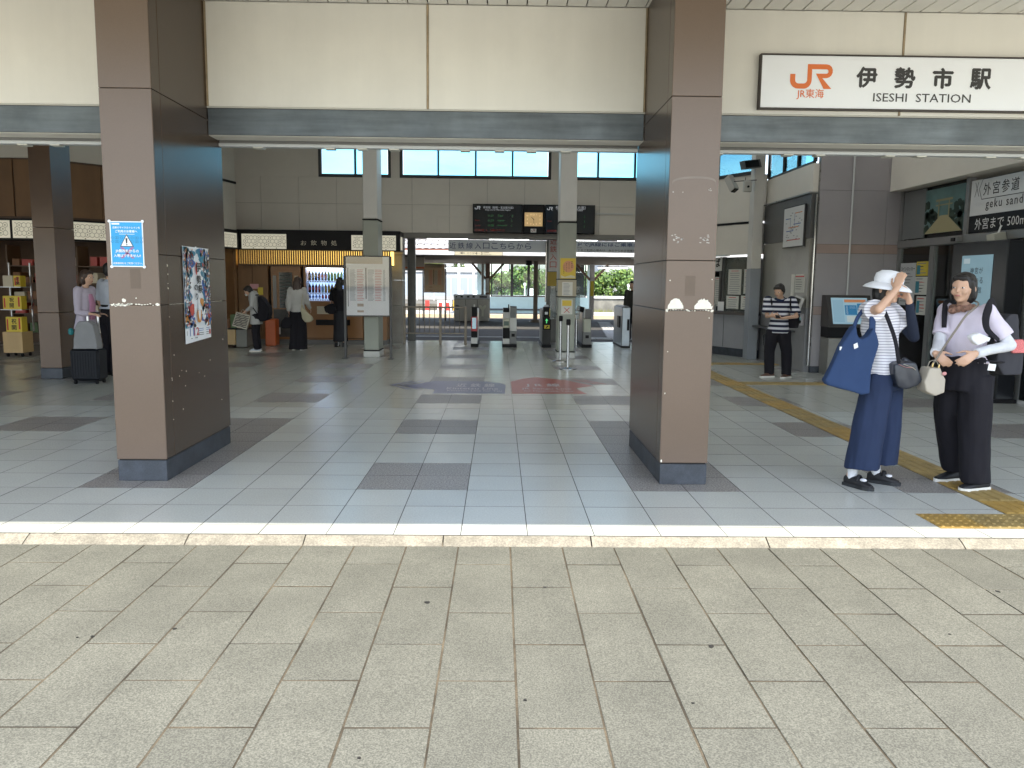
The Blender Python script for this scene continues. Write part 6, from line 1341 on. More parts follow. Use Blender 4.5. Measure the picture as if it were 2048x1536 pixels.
while x < 13.5:
    h = rnd.uniform(1.8, 2.45); rx = rnd.uniform(.95, 1.3); q_ = 'seen through the waiting room windows' if x < 5.2 else 'in the open right of the waiting room' if x < 9.2 else 'of the hedge hidden by the right pillar'
    tree('%s green tree %s' % (adj[i % 11], q_), x, 53 + rnd.uniform(-.6, 1.2), .15, h, rx, 40 + i, 2300); x += rx * rnd.uniform(.85, 1.1); i += 1
struct(MB().box(-80, 80, 49.45, 160, -.6, .12).build('bank', m_earth))
# left of the waiting room: terrace, fences, houses
tw = thing('terrace_wall', 'grey terrace wall with white coping behind the railway fence', 'wall', (-7, 60, 0)); m_lg = M('light_render', (.50, .51, .52), .8, var=.06, stain=.1, st=.5)
MB().box(-26, -1.2, 60, 60.3, .0, 2.12).build('wall', M('terrace_grey', (.38, .39, .40), .8, var=.1), tw); MB().box(-26, -1.2, 59.9, 60.5, 2.125, 2.36).build('coping', m_lg, tw)
fn = thing('panel_fence', 'pale blue grey panel fence with posts along the railway yard', 'fence', (-6, 57, 0)); m_fp = M('fence_panel_grey', (.30, .34, .38), .6, rand=.05)
for k in range(14):
    x = -17.5 + k * 1.18; MB().box(x + .04, x + 1.14, 57, 57.04, .45, 1.72).build('fence_panel', m_fp, fn); MB().box(x - .03, x + .03, 56.97, 57.07, -.5, 1.9).build('post', m_lg, fn)
for i, (px, lab) in enumerate([(-2.55, 'white signal pole with a yellow plate left of the waiting room'), (-1.62, 'white signal pole with a yellow plate nearest the waiting room')]):
    t = thing('signal_pole', lab, 'pole', (px, 52, -.5)); MB().cyl((px, 52, -.5), (px, 52, 6.2), .075, n=10).build('pole', m_signw, t); MB().lathe((0, 0, 0), [(.17, 0), (.17, .03)], 14).build('plate', MATS['gate_yellow'], t).matrix_world = Matrix.Translation((px, 51.91, 1.15)) @ Matrix.Rotation(pi / 2, 4, 'X'); MB().box(px + .05, px + .3, 51.95, 52.05, .5, .9, 0, .02).build('control_box', m_signw, t)
for i, (x, c, lab) in enumerate([(-3.95, 'barrier_red', 'red barrier block in the rail yard'), (-3.0, 'barrier_white', 'white and red barrier panel in the rail yard'), (-2.35, 'barrier_yellow', 'yellow barrier block beside the timetable leg')]):
    t = thing('barrier', lab, 'barrier', (x, 45.2, -.55)); w_ = [.22, .8, .35][i]; MB().box(x - w_ / 2, x + w_ / 2, 45.1, 45.3, -.54, .42, 0, .02).build('panel', M(c, [(.55, .05, .04), (.72, .68, .65), (.70, .42, .03)][i], .5), t); MB().box(x - w_ / 2 - .05, x + w_ / 2 + .05, 44.95, 45.45, -.55, -.541).build('base', m_black, t)
    if i == 1:
        for dx in (-.22, .18): MB().box(x + dx - .1, x + dx + .1, 45.08, 45.095, -.15, .3).build('stripe_plate', M('barrier_red', (.55, .05, .04), .5), t)
tree('yellow green shrub on the terrace above the white coping', -5.15, 61.2, 2.1, 1.35, .95, 91, 900, .10, None, 'shrub', [leafm[2], leafm[3], M('leaf_yellow', (.30, .27, .05), .5), leafm[3]], 'shrub')
tree('small dark shrub among the fence panels at the far left', -8.4, 56.4, .2, 1.5, .55, 92, 500, .12, None, 'shrub', leafm, 'shrub')
tree('thin green shrub beside the signal poles on the terrace', -3.1, 61.4, 2.1, 1.1, .5, 93, 350, .09, None, 'shrub', leafm, 'shrub')
def house(label, x0, x1, y0, y1, h, wall, roofc, nwin, z0=0.0, flat=False):
    t = thing('house', label, 'house', ((x0 + x1) / 2, y0, z0), 'houses beyond the railway yard'); MB().box(x0, x1, y0, y1, z0, h).build('wall', wall, t)
    if flat: MB().box(x0 - .2, x1 + .2, y0 - .2, y1 + .2, h + .005, h + .35).build('parapet', m_lg, t)
    else:
        cx = (y0 + y1) / 2; MB().add([(x0 - .4, y0 - .5, h - .1), (x1 + .4, y0 - .5, h - .1), (x1 + .4, cx, h + 1.6), (x0 - .4, cx, h + 1.6), (x0 - .4, y1 + .5, h - .1), (x1 + .4, y1 + .5, h - .1)], [(0, 1, 2, 3), (3, 2, 5, 4), (0, 3, 4), (1, 5, 2)]).build('roof', roofc, t)
    fl = max(1, int((h - z0) // 2.7))
    for f in range(fl):
        for k in range(nwin):
            wx_ = x0 + (x1 - x0) * (k + .5) / nwin; wz = z0 + .9 + f * 2.7; w = MB().box(wx_ - .65, wx_ + .65, y0 - .06, y0 - .002, wz, wz + 1.2).build('window', m_frame, t); MB().box(wx_ - .58, wx_ + .58, y0 - .075, y0 - .061, wz + .06, wz + 1.14).build('pane', m_dglass, w)
    return t
house('pale grey two storey house on the terrace behind the shrubs', -7.8, -1.6, 68, 76, 6.3, m_lg, M('slate_roof', (.10, .10, .11), .6, var=.2), 4, .3)
house('white flat roofed block at the far left behind the fence', -18, -8.5, 72, 82, 7.2, M('white_render', (.66, .66, .65), .8, var=.05), m_lg, 5, .3, True)
house('small pale house behind the waiting room trees', 1, 7, 78, 86, 6.2, M('tan_render', (.50, .48, .45), .8), M('rust_roof', (.24, .10, .06), .6, var=.2), 3, .3)
house('grey block with flat roof peeping over the right hedge', 12, 19, 95, 104, 6.0, M('far_grey', (.42, .42, .43), .8), m_lg, 4, .3, True)
pl_ = thing('utility_pole', 'grey utility pole with crossarm above the right hedge', 'pole', (11.0, 75, 0)); MB().cyl((11, 75, 0), (11, 75, 7.2), .12, .09, n=10).build('pole', m_lg, pl_); MB().box(10.3, 11.7, 74.95, 75.05, 6.6, 6.7).build('crossarm', m_lg, pl_); MB().cyl((10.5, 74.9, 6.7), (10.5, 74.9, 6.95), .05, n=8).build('insulator', m_signw, pl_); MB().cyl((11.5, 74.9, 6.7), (11.5, 74.9, 6.95), .05, n=8).build('insulator', m_signw, pl_)

# ================================================================== people
m_skin = M('skin', (.56, .345, .235), .5, var=.04, vs=12); m_lip = M('lips', (.42, .17, .14), .45); m_eyew = M('eye_white', (.7, .68, .65), .3); m_eyed = M('eye_dark', (.015, .01, .008), .2)
m_hair = M('black_hair', (.012, .010, .009), .55, var=.3, vs=40, stretch=(1, 1, .1)); m_hairb = M('brown_hair', (.045, .025, .016), .45, var=.3, vs=40, stretch=(1, 1, .1))
def cloth(n, c, **k): return M(n, c, .88, var=.05, vs=9, bump=.18, bs=500, spec=.25, **k)
def hand(mb, w, d, nrm, thumb, k=1.0, curl=.35, spread=.12):
    """palm and five separate fingers; d: pointing direction, nrm: back of the hand, thumb: side (+1/-1 along nrm x d)"""
    w, d, nrm = V(w), V(d).normalized(), V(nrm).normalized(); nrm = (nrm - d * nrm.dot(d)).normalized(); s = nrm.cross(d) * thumb
    kn = []
    for i, (off, L) in enumerate([(.030, .082), (.011, .086), (-.009, .081), (-.027, .073)]):
        p = w + d * L * k + s * off * k; kn.append(p); mb.capsule(w + s * off * .55 * k + d * .01 * k, p, .0135 * k, .0105 * k, 8)
    for i, (p, L) in enumerate(zip(kn, [.070, .078, .072, .056])):
        a = p; dd = (d + s * (1.2 - i * .8) * spread * .6).normalized()
        for j, f in enumerate((.45, .32, .23)):
            ang = curl * (.8 + .25 * j); dd = (dd * cos(ang) - nrm * sin(ang)).normalized(); bb = a + dd * L * f * k
            mb.capsule(a, bb, (.0088 - .0008 * j) * k, (.0082 - .0008 * j) * k, 8); a = bb
    a = w + d * .018 * k + s * .022 * k; t = (d * .55 + s * .75 - nrm * .35).normalized(); b = a + t * .042 * k; mb.capsule(a, b, .014 * k, .0105 * k, 8)
    t = (d * .85 + s * .35 - nrm * .35).normalized(); c = b + t * .032 * k; mb.capsule(b, c, .0103 * k, .009 * k, 8); mb.capsule(c, c + (t - nrm * .2).normalized() * .024 * k, .009 * k, .0075 * k, 8)
def frame3(f): f = V(f).normalized(); return f, V((f.y, -f.x, 0)).normalized()      # forward, person's right
class Person:
    def __init__(s, name, label, base, f, H=1.65, group=None, lean=0.0, vox=.012, J=None, head_f=None, feet=None, arms=True, age=1.0, curl=.4, head_up=0.0):
        s.t = thing(name, label, 'person', (base[0], base[1], 0), group); s.k = k = H / 1.65; s.vox = vox
        s.f, s.r = f, r = frame3((f[0], f[1], 0)); s.B = B = V((base[0], base[1], 0)); s.hf = V((head_f or (f.x, f.y, 0))).normalized()
        P = lambda a, b, c: B + r * a * k + f * (b + lean * max(0, (c - .86)) ) * k + Z * c * k; s.P = P
        s.J = {'hipR': P(.085, 0, .84), 'hipL': P(-.085, 0, .84), 'kneeR': P(.09, .02, .46), 'kneeL': P(-.09, .02, .46), 'ankR': P(.095, -.02, .085), 'ankL': P(-.095, -.02, .085),
               'shR': P(.165, -.005, 1.335), 'shL': P(-.165, -.005, 1.335), 'elR': P(.20, -.03, 1.07), 'elL': P(-.20, -.03, 1.07), 'wrR': P(.19, .10, .86), 'wrL': P(-.19, .10, .86),
               'neck': P(0, -.01, 1.38), 'head': P(0, .03, 1.535), 'pel': P(0, 0, .88), 'waist': P(0, .005, 1.02), 'chest': P(0, .0, 1.22), 'top': P(0, -.01, 1.36),
               'hdR': None, 'hdL': None, 'hnR': None, 'hnL': None}
        for a, v in (J or {}).items(): s.J[a] = V(v)
        s.feet = feet or [(s.J['ankR'], s.f), (s.J['ankL'], s.f)]; s.curl = curl; s.arms = arms
    def torso(s, mb, e=0.0, top=None, bottom=None, w=(.155, .125, .15, .16, .12), d=(.105, .09, .105, .095, .06), m=0, hem=0):
        J, k, r, f = s.J, s.k, s.r, s.f
        sh = (J['shL'] - J['shR']); sr = V((-sh.x, -sh.y, 0)).normalized(); sf = V((-sr.y, sr.x, 0))
        pts = [J['pel'], J['waist'], J['chest'], (J['shR'] + J['shL']) / 2 - Z * .02 * k, J['top'] + Z * .02 * k]
        rings = []
        for i, p in enumerate(pts):
            q = i / 4; a = (r * (1 - q) + sr * q).normalized(); b = (f * (1 - q) + sf * q).normalized()
            rings.append((p, a * (w[i] * k + e), b * (d[i] * k + e)))
        if bottom is not None: rings[0] = (V((rings[0][0].x, rings[0][0].y, bottom)), rings[0][1] * (1 + hem), rings[0][2] * (1 + hem))
        mb.loft(rings, m, 20)
    def body(s, skin=None):
        J, k = s.J, s.k; mb = MB(); h = J['head']; hf = s.hf; hr = V((hf.y, -hf.x, 0)).normalized(); hu = hr.cross(hf).normalized()
        if hu.z < 0: hu = -hu
        R = Matrix((hr, hf, hu)).transposed()
        mb.ell(h + hu * .018 * k, (.073 * k, .092 * k, .096 * k), 18, 0, R); mb.ell(h - hu * .045 * k + hf * .022 * k, (.053 * k, .060 * k, .062 * k), 16, 0, R); mb.ell(h - hu * .086 * k + hf * .055 * k, (.026 * k, .024 * k, .018 * k), 10, 0, R)
        mb.capsule(h + hf * .085 * k + hu * .012 * k, h + hf * .101 * k - hu * .024 * k, .0065 * k, .0105 * k, 8)
        for sd in (1, -1):
            mb.ell(h + hr * sd * .074 * k - hu * .01 * k - hf * .008 * k, (.012 * k, .02 * k, .032 * k), 8, 0, R); mb.ell(h + hf * .068 * k + hr * sd * .038 * k - hu * .026 * k, (.024 * k, .018 * k, .022 * k), 8, 0, R); mb.capsule(h + hf * .080 * k + hr * sd * .016 * k + hu * .026 * k, h + hf * .073 * k + hr * sd * .046 * k + hu * .026 * k, .009 * k, .008 * k, 6)
        mb.capsule(h + hf * .083 * k - hr * .014 * k - hu * .052 * k, h + hf * .083 * k + hr * .014 * k - hu * .052 * k, .0085 * k, .0085 * k, 6)
        mb.capsule(J['neck'] - Z * .06 * k, h - hu * .05 * k - hf * .012 * k, .050 * k, .047 * k, 14)
        s.torso(mb, -.012)
        for sd in 'RL':
            mb.capsule(J['sh' + sd], J['el' + sd], .044 * k, .034 * k, 12); mb.capsule(J['el' + sd], J['wr' + sd], .034 * k, .0235 * k, 12)
            fd = (J['wr' + sd] - J['el' + sd]).normalized(); hd = J['hd' + sd] or fd; hn = J['hn' + sd] or (s.r * (1 if sd == 'R' else -1) + s.f * .3)
            hand(mb, J['wr' + sd], hd, hn, (1 if sd == 'R' else -1) * (1 if True else 1), k * 1.0, s.curl)
            mb.capsule(J['hip' + sd], J['knee' + sd], .075 * k, .050 * k, 12); mb.capsule(J['knee' + sd], J['ank' + sd], .05 * k, .032 * k, 12)
        for a, d in s.feet: mb.capsule(a - Z * .03 * k, a + d * .11 * k - Z * .05 * k, .032 * k, .024 * k, 10)
        o = remesh('body', mb, s.vox, [skin or m_skin], s.t, 3)
        s.hr, s.hu, s.R = hr, hu, R
        for sd in (1, -1):
            c = h + hf * .0815 * k + hr * sd * .031 * k + hu * .005 * k; e = MB().ell(c, (.0125 * k, .0080 * k, .0052 * k), 10, 0, R).build('eye', m_eyew, s.t); MB().ell(c + hf * .0055 * k, (.006 * k, .0045 * k, .0064 * k), 8, 0, R).build('iris', m_eyed, e)
            MB().capsule(c + hu * .019 * k - hr * sd * .014 * k - hf * .001 * k, c + hu * .020 * k + hr * sd * .017 * k - hf * .008 * k, .0035 * k, .0022 * k, 6).build('eyebrow', m_hair, s.t)
        MB().ell(h + hf * .091 * k - hu * .0525 * k, (.021 * k, .006 * k, .0065 * k), 10, 0, R).build('lips', m_lip, s.t)
        return o
    def hair(s, style, m=None):
        J, k, hf, hr, hu, R = s.J, s.k, s.hf, s.hr, s.hu, s.R; h = J['head']; mb = MB()
        mb.ell(h + hu * .034 * k - hf * .012 * k, (.083 * k, .095 * k, .090 * k), 16, 0, R); mb.ell(h - hf * .040 * k - hu * .005 * k, (.080 * k, .066 * k, .085 * k), 14, 0, R)
        mb.capsule(h + hf * .066 * k + hu * .077 * k - hr * .035 * k, h + hf * .066 * k + hu * .077 * k + hr * .035 * k, .022 * k, .022 * k, 8)
        for sd in (1, -1): mb.capsule(h + hr * sd * .068 * k + hu * .05 * k + hf * .025 * k, h + hr * sd * .072 * k - hu * (.03 if style == 'short' else .07) * k - hf * .01 * k, .018 * k, .014 * k, 8)
        if style == 'bob':
            mb.ell(h - hf * .035 * k - hu * .04 * k, (.088 * k, .07 * k, .085 * k), 14, 0, R)
        if style == 'long':
            mb.loft([(h - hf * .06 * k + hu * .02 * k, hr * .085 * k, hf * .05 * k), (h - hf * .075 * k - Z * .12 * k, hr * .095 * k, hf * .045 * k), (h - hf * .095 * k - Z * .26 * k, hr * .10 * k, hf * .04 * k), (h - hf * .10 * k - Z * .40 * k, hr * .085 * k, hf * .03 * k), (h - hf * .10 * k - Z * .50 * k, hr * .04 * k, hf * .015 * k)], 0, 16)
        return remesh('hair', mb, max(.007, s.vox * .75), [m or m_hair], s.t, 3, .006, 30, (1, 1, .25))
    def top(s, m, sleeve=.55, bottom=.84, ease=.012, flare=.06, name='shirt', sw=.90, wr=.006, open_=True):
        J, k = s.J, s.k; mb = MB(); s.torso(mb, ease, bottom=bottom * k, hem=flare)
        for sd in 'RL':
            a, b, c = J['sh' + sd], J['el' + sd], J['wr' + sd]; base = (.052 + ease) * k * sw
            mb.capsule(a - (b - a).normalized() * .02, a, base * 1.02, base, 12)
            if sleeve <= 1: mb.tube([a, a + (b - a) * sleeve * .5, a + (b - a) * sleeve], [base, base * 1.02, base * 1.08], 16)
            else: mb.tube([a, a + (b - a) * .5, b, b + (c - b) * (sleeve - 1) * .5, b + (c - b) * (sleeve - 1)], [base, base * .93, base * .82, base * .72, base * .60], 16)
        mb.capsule(J['neck'] - Z * .05 * k, J['neck'] - Z * .012 * k, .066 * k, .058 * k, 14)
        return remesh(name, mb, s.vox, [m], s.t, 3, wr, 9, (1, 1, .6))
    def trousers(s, m, hem=.06, wid=(.095, .075, .075), name='trousers', legs=None, wr=.007, hip=(.165, .115), top=1.0):
        J, k = s.J, s.k; mb = MB(); r, f = s.r, s.f
        mb.loft([(J['pel'] - Z * .12 * k, r * hip[0] * k * .95, f * hip[1] * k), (J['pel'], r * hip[0] * k, f * hip[1] * k), (V((J['waist'].x, J['waist'].y, top * k)), r * (hip[0] - .022) * k, f * (hip[1] - .012) * k)], 0, 18)
        for sd in 'RL':
            hp, kn, an = J['hip' + sd], J['knee' + sd], J['ank' + sd]
            if legs: mb.loft(legs[sd], 0, 18)
            else: mb.loft([(hp + Z * .03 * k, r * wid[0] * k, f * wid[0] * 1.15 * k), (hp - Z * .08 * k, r * wid[0] * k, f * wid[0] * 1.15 * k), (kn, r * wid[1] * k, f * wid[1] * 1.08 * k), (V((an.x, an.y, hem * k + .02)), r * wid[2] * k, f * wid[2] * 1.15 * k), (V((an.x, an.y, hem * k)), r * wid[2] * k, f * wid[2] * 1.15 * k)], 0, 16)
        return remesh(name, mb, s.vox, [m], s.t, 3, wr, 10, (1, 1, .22))
    def skirt(s, m, hem=.12, w=(.16, .18, .20)):
        J, k = s.J, s.k; mb = MB(); r, f = s.r, s.f; c = J['pel']
        mb.loft([(c + Z * .14 * k, r * .13 * k, f * .10 * k), (c, r * w[0] * k, f * .12 * k), (V((c.x, c.y, .5 * k)), r * w[1] * k, f * .15 * k), (V((c.x, c.y, hem * k)), r * w[2] * k, f * .17 * k)], 0, 18)
        return remesh('skirt', mb, s.vox, [m], s.t, 3, .008, 8, (1, 1, .2))
    def shoes(s, m, sole, kind='sneaker', L=.245):
        for a, d in s.feet:
            d = V((d[0], d[1], 0)).normalized(); w = V((d.y, -d.x, 0)); a = V((a.x, a.y, 0)) - d * .055; k = s.k; L_ = L * k
            up = MB(); up.loft([(a + Z * .045, w * .030, Z * .032), (a + d * .05 + Z * .055, w * .034, Z * .045), (a + d * L_ * .45 + Z * .045, w * .038, Z * .036), (a + d * L_ * .75 + Z * .032, w * .042, Z * .022), (a + d * L_ * .96 + Z * .026, w * .026, Z * .013)], 0, 16)
            if kind != 'flat': up.tube([a + d * .045 + Z * .06, a + d * .045 + Z * .105], [.036, .038], 14)
            o = remesh('shoe', up, .006, [m], s.t, 3)
            so = MB(); out = [(-.012, .0), (-.01, .026), (.05, .033), (L_ * .45, .033), (L_ * .75, .045), (L_ * .93, .034), (L_ + .004, .012)]; poly = out + [(x, -y) for x, y in out[::-1] if y]
            so.prism(poly[::-1], a + Z * .001, d, w, (0, 0, .024)); so.build('sole', sole, o)
def flatbag(name, label, cat, pts, y, th, m, vox=.012, puff=.5, sm=6, wr=.006, group=None, dirn=None):
    """soft bag from its outline: a filled slab of thickness th that is fused and softened"""
    mb = MB(); mb.prism([(x, z) for x, z in pts], (0, y, 0), X, Z, (0, th, 0)); o = remesh(name, mb, vox, [m], None, sm, wr, 7, (1, 1, .5)); tag(o, label, cat, group); return o
def strapm(pts, r, m, name, parent, flat=.3, up=None, n=8): return MB().tube([V(p) for p in pts], r, n, 0, True, True, flat, up).build(name, m, parent)
m_navyc = cloth('navy_cloth', (.022, .034, .075)); m_navyt = cloth('navy_tote', (.026, .050, .120)); m_blackc = cloth('black_cloth', (.014, .013, .017)); m_shoek = M('shoe_black', (.012, .012, .014), .6); m_solek = M('sole_dark', (.02, .022, .024), .6); m_solew = M('sole_white', (.72, .70, .64), .6); m_sock = cloth('white_sock', (.72, .72, .74)); m_lav = cloth('lavender_tee', (.66, .60, .70)); m_cover = cloth('pale_arm_cover', (.62, .63, .66)); m_coverk = cloth('navy_arm_cover', (.020, .026, .045))
m_strA = stripes('thin_striped_tee', (.76, .75, .78), (.36, .35, .42), .0205, .68, wob=.012)

# ---- woman in the white hat (left of the pair)
A = Person('person', 'woman in white hat, thin striped top and wide navy trousers, arms raised to her face', (2.83, 5.93), (.6, -.8), 1.6, vox=.0085, head_f=(.62, -.78, .02),
  J={'shR': (2.675, 5.84, 1.315), 'shL': (2.925, 6.01, 1.295), 'elR': (2.655, 5.66, 1.335), 'wrR': (2.79, 5.70, 1.475), 'elL': (3.055, 5.93, 1.125), 'wrL': (2.935, 5.80, 1.40), 'neck': (2.80, 5.92, 1.345), 'head': (2.815, 5.89, 1.475), 'pel': (2.86, 5.94, .86), 'waist': (2.83, 5.93, 1.0), 'chest': (2.80, 5.925, 1.17), 'top': (2.80, 5.925, 1.325),
     'hipR': (2.80, 5.90, .80), 'hipL': (2.92, 5.98, .80), 'kneeR': (2.74, 5.87, .46), 'kneeL': (2.93, 6.0, .46), 'ankR': (2.655, 5.935, .085), 'ankL': (2.90, 6.06, .085), 'hdR': (.25, .1, .8), 'hnR': (-.6, -.5, .2), 'hdL': (-.35, .1, .8), 'hnL': (.7, .2, .3)},
  feet=[(V((2.662, 5.925, .085)), V((.52, -.85, 0))), (V((2.895, 6.045, .085)), V((.80, -.60, 0)))])
A.body(); A.hair('bob', m_hair); A.top(m_strA, .62, .88, .010, .10, sw=1.22, wr=.008)
fx, ry = V((1, 0, 0)), V((0, 1, 0))
A.trousers(m_navyc, .15, wr=.015, legs={'R': [((2.80, 5.90, .86), fx * .10, ry * .11), ((2.78, 5.89, .74), fx * .105, ry * .115), ((2.745, 5.88, .46), fx * .115, ry * .115), ((2.715, 5.895, .17), fx * .117, ry * .12), ((2.714, 5.895, .15), fx * .117, ry * .12)], 'L': [((2.91, 5.98, .86), fx * .09, ry * .11), ((2.92, 5.985, .74), fx * .10, ry * .115), ((2.93, 6.0, .46), fx * .105, ry * .115), ((2.925, 6.02, .175), fx * .105, ry * .12), ((2.925, 6.02, .155), fx * .105, ry * .12)]}, hip=(.15, .125), top=.98)
A.shoes(m_shoek, m_solek, 'flat', .24)
for (a, d) in A.feet:
    MB().capsule(a - Z * .02, a + Z * .08, .034, .036, 14).build('sock', m_sock, A.t); d = V(d).normalized(); c = a + d * .06 - Z * .004; w = V((d.y, -d.x, 0)); strapm([c - w * .036 - Z * .02, c + Z * .018, c + w * .036 - Z * .02], .014, m_shoek, 'shoe_strap', A.t, .4)
    MB().ell(a + d * .095 - Z * .018, (.026, .026, .012), 10).build('sock', m_sock, A.t)
mb = MB(); J = A.J; mb.tube([J['shL'] + (J['elL'] - J['shL']) * .35, J['elL']], [.044, .041], 14); mb.capsule(J['elL'], J['elL'] + (J['wrL'] - J['elL']) * .1, .0415, .041, 12); mb.tube([J['elL'], J['elL'] + (J['wrL'] - J['elL']) * .93], [.041, .030], 14); remesh('arm_cover', mb, .0085, [m_coverk], A.t, 3, .003)
# hat
hc = A.J['head']; hat = thing('sun_hat', 'white bucket hat with a wide brim on the head of the woman in stripes', 'hat', tuple(hc))
m_hat = cloth('white_hat', (.78, .79, .82)); tilt = Matrix.Rotation(radians(10), 3, V((.78, .62, 0))) @ Matrix.Rotation(radians(-4), 3, 'X')
def lat3(prof, R, c, n=28):
    b = MB(); b.lathe((0, 0, 0), prof, n); b.v = [tuple(V(c) + R @ V(p)) for p in b.v]; return b
lat3([(.098, .035), (.102, .07), (.094, .105), (.06, .13), (.004, .137)], tilt, hc).build('crown', m_hat, hat)
lat3([(.097, .046), (.12, .036), (.150, .018), (.168, .0), (.165, -.004), (.145, .012), (.12, .028), (.096, .036)], tilt, hc).build('brim', m_hat, hat)
# navy tote hanging from her shoulder
tote = thing('tote_bag', 'big navy tote bag hanging from the shoulder of the woman in the white hat', 'bag', (2.5, 5.7, .75))
pts = [(2.505, 1.225), (2.415, 1.084), (2.365, .965), (2.308, .827), (2.328, .797), (2.472, .758), (2.571, .728), (2.631, .74), (2.638, .905), (2.682, 1.09), (2.655, 1.17), (2.63, 1.21), (2.589, 1.141), (2.543, 1.119), (2.513, 1.16)]
mb = MB(); mb.prism(pts, (0, 5.655, 0), X, Z, (0, .09, 0)); o = remesh('bag_body', mb, .010, [m_navyt], tote, 8, .010, 6, (1, 1, .45))
strapm([(2.637, 5.70, 1.17), (2.648, 5.73, 1.27), (2.672, 5.80, 1.365), (2.70, 5.87, 1.375)], .024, m_navyt, 'handle', tote, .35, Y); strapm([(2.505, 5.70, 1.20), (2.56, 5.76, 1.28), (2.66, 5.84, 1.362)], .015, m_navyt, 'handle', tote, .35, Y)
MB().obox((2.505, 5.648, 1.078), (.013, 0, .006), (0, .003, 0), (-.004, 0, .016)).build('badge', m_whiteprint, tote); MB().obox((2.405, 5.66, 1.058), (.008, 0, .0), (0, .003, 0), (0, 0, .012)).build('badge', m_whiteprint, tote)
# navy shoulder bag
sb = thing('shoulder_bag', 'small navy leather shoulder bag with pink trim at the hip of the striped woman', 'bag', (2.93, 5.78, .77)); m_leath = M('navy_leather', (.020, .024, .034), .32, var=.1, bump=.2, bs=60)
mb = MB(); mb.prism([(2.823, .943), (2.917, .962), (2.985, .956), (3.04, .824), (3.012, .793), (2.923, .762), (2.862, .777), (2.828, .875)], (0, 5.72, 0), X, Z, (0, .12, 0)); remesh('bag_body', mb, .009, [m_leath], sb, 6, .006, 12)
strapm([(2.72, 5.86, 1.385), (2.735, 5.76, 1.33), (2.785, 5.745, 1.22), (2.83, 5.74, 1.10), (2.872, 5.755, .945)], .015, m_blackc, 'strap', sb, .35, Y); strapm([(2.85, 5.715, .945), (2.90, 5.71, .925), (2.955, 5.712, .92)], .005, M('pink_trim', (.55, .25, .24), .6), 'trim', sb); strapm([(2.885, 5.713, .945), (2.94, 5.706, .925), (2.975, 5.712, .905)], .004, M('cord_cream', (.6, .55, .42), .7), 'drawcord', sb)
mb = MB(); mb.capsule((2.935, 5.80, .965), (2.99, 5.80, .93), .022, .018, 8); mb.build('flap_knot', m_leath, sb)

# ---- woman in lavender (right of the pair)
Bp = Person('person', 'woman in lavender tee and loose black trousers with pale arm covers, hands at her waist', (3.50, 5.93), (-.85, -.53), 1.6, vox=.0085, head_f=(-.80, -.60, .0), curl=.55,
  J={'shR': (3.305, 5.985, 1.305), 'shL': (3.495, 5.755, 1.305), 'elR': (3.235, 5.91, 1.085), 'wrR': (3.135, 5.765, 1.02), 'elL': (3.63, 5.70, 1.09), 'wrL': (3.325, 5.60, 1.035), 'neck': (3.385, 5.875, 1.35), 'head': (3.345, 5.84, 1.485), 'pel': (3.43, 5.89, .86), 'waist': (3.42, 5.885, 1.0), 'chest': (3.405, 5.88, 1.18), 'top': (3.40, 5.88, 1.34),
     'hipR': (3.40, 5.97, .80), 'hipL': (3.48, 5.82, .80), 'kneeR': (3.46, 6.06, .45), 'kneeL': (3.50, 5.83, .45), 'ankR': (3.58, 6.13, .085), 'ankL': (3.60, 5.85, .085), 'hdR': (.42, -.25, -.42), 'hnR': (-.35, -.9, .1), 'hdL': (-.75, -.12, -.5), 'hnL': (-.1, -.95, .2)},
  feet=[(V((3.565, 6.125, .085)), V((-.95, -.22, 0))), (V((3.595, 5.84, .085)), V((-.95, -.24, 0)))])
Bp.body(); Bp.hair('bob', m_hair); Bp.top(m_lav, .74, .975, .010, .02, sw=1.0, wr=.010)
Bp.trousers(m_blackc, .07, wr=.015, legs={'R': [((3.385, 5.96, .86), fx * .115, ry * .11), ((3.40, 5.99, .74), fx * .12, ry * .12), ((3.455, 6.06, .46), fx * .112, ry * .11), ((3.545, 6.12, .11), fx * .095, ry * .10), ((3.55, 6.12, .085), fx * .095, ry * .10)], 'L': [((3.48, 5.83, .86), fx * .12, ry * .11), ((3.48, 5.82, .74), fx * .115, ry * .12), ((3.505, 5.83, .46), fx * .105, ry * .11), ((3.545, 5.85, .085), fx * .098, ry * .10), ((3.55, 5.85, .06), fx * .098, ry * .10)]}, hip=(.17, .15), top=1.02)
Bp.shoes(m_shoek, m_solew, 'sneaker', .255)
J = Bp.J
for sd in 'RL':
    mb = MB(); mb.tube([J['sh' + sd] + (J['el' + sd] - J['sh' + sd]) * .6, J['el' + sd]], [.045, .043], 14); mb.capsule(J['el' + sd], J['el' + sd] + (J['wr' + sd] - J['el' + sd]) * .08, .043, .042, 12); mb.tube([J['el' + sd], J['el' + sd] + (J['wr' + sd] - J['el' + sd]) * .55, J['el' + sd] + (J['wr' + sd] - J['el' + sd]) * .98], [.042, .037, .036], 14); remesh('arm_cover', mb, .0085, [m_cover], Bp.t, 3, .005, 14)
sc_ = thing('neck_scarf', 'brown patterned scarf round the neck of the woman in lavender', 'scarf', (3.35, 5.85, 1.34)); mb = MB()
mb.tube([(3.40, 5.96, 1.35), (3.32, 5.93, 1.345), (3.295, 5.85, 1.335), (3.33, 5.775, 1.345), (3.40, 5.77, 1.36)], [.022, .026, .028, .024, .018], 10); mb.ell((3.285, 5.85, 1.325), (.035, .035, .022), 10); remesh('fabric', mb, .007, [M('scarf_brown', (.22, .12, .085), .8, var=.7, vs=45)], sc_, 2, .006, 30)
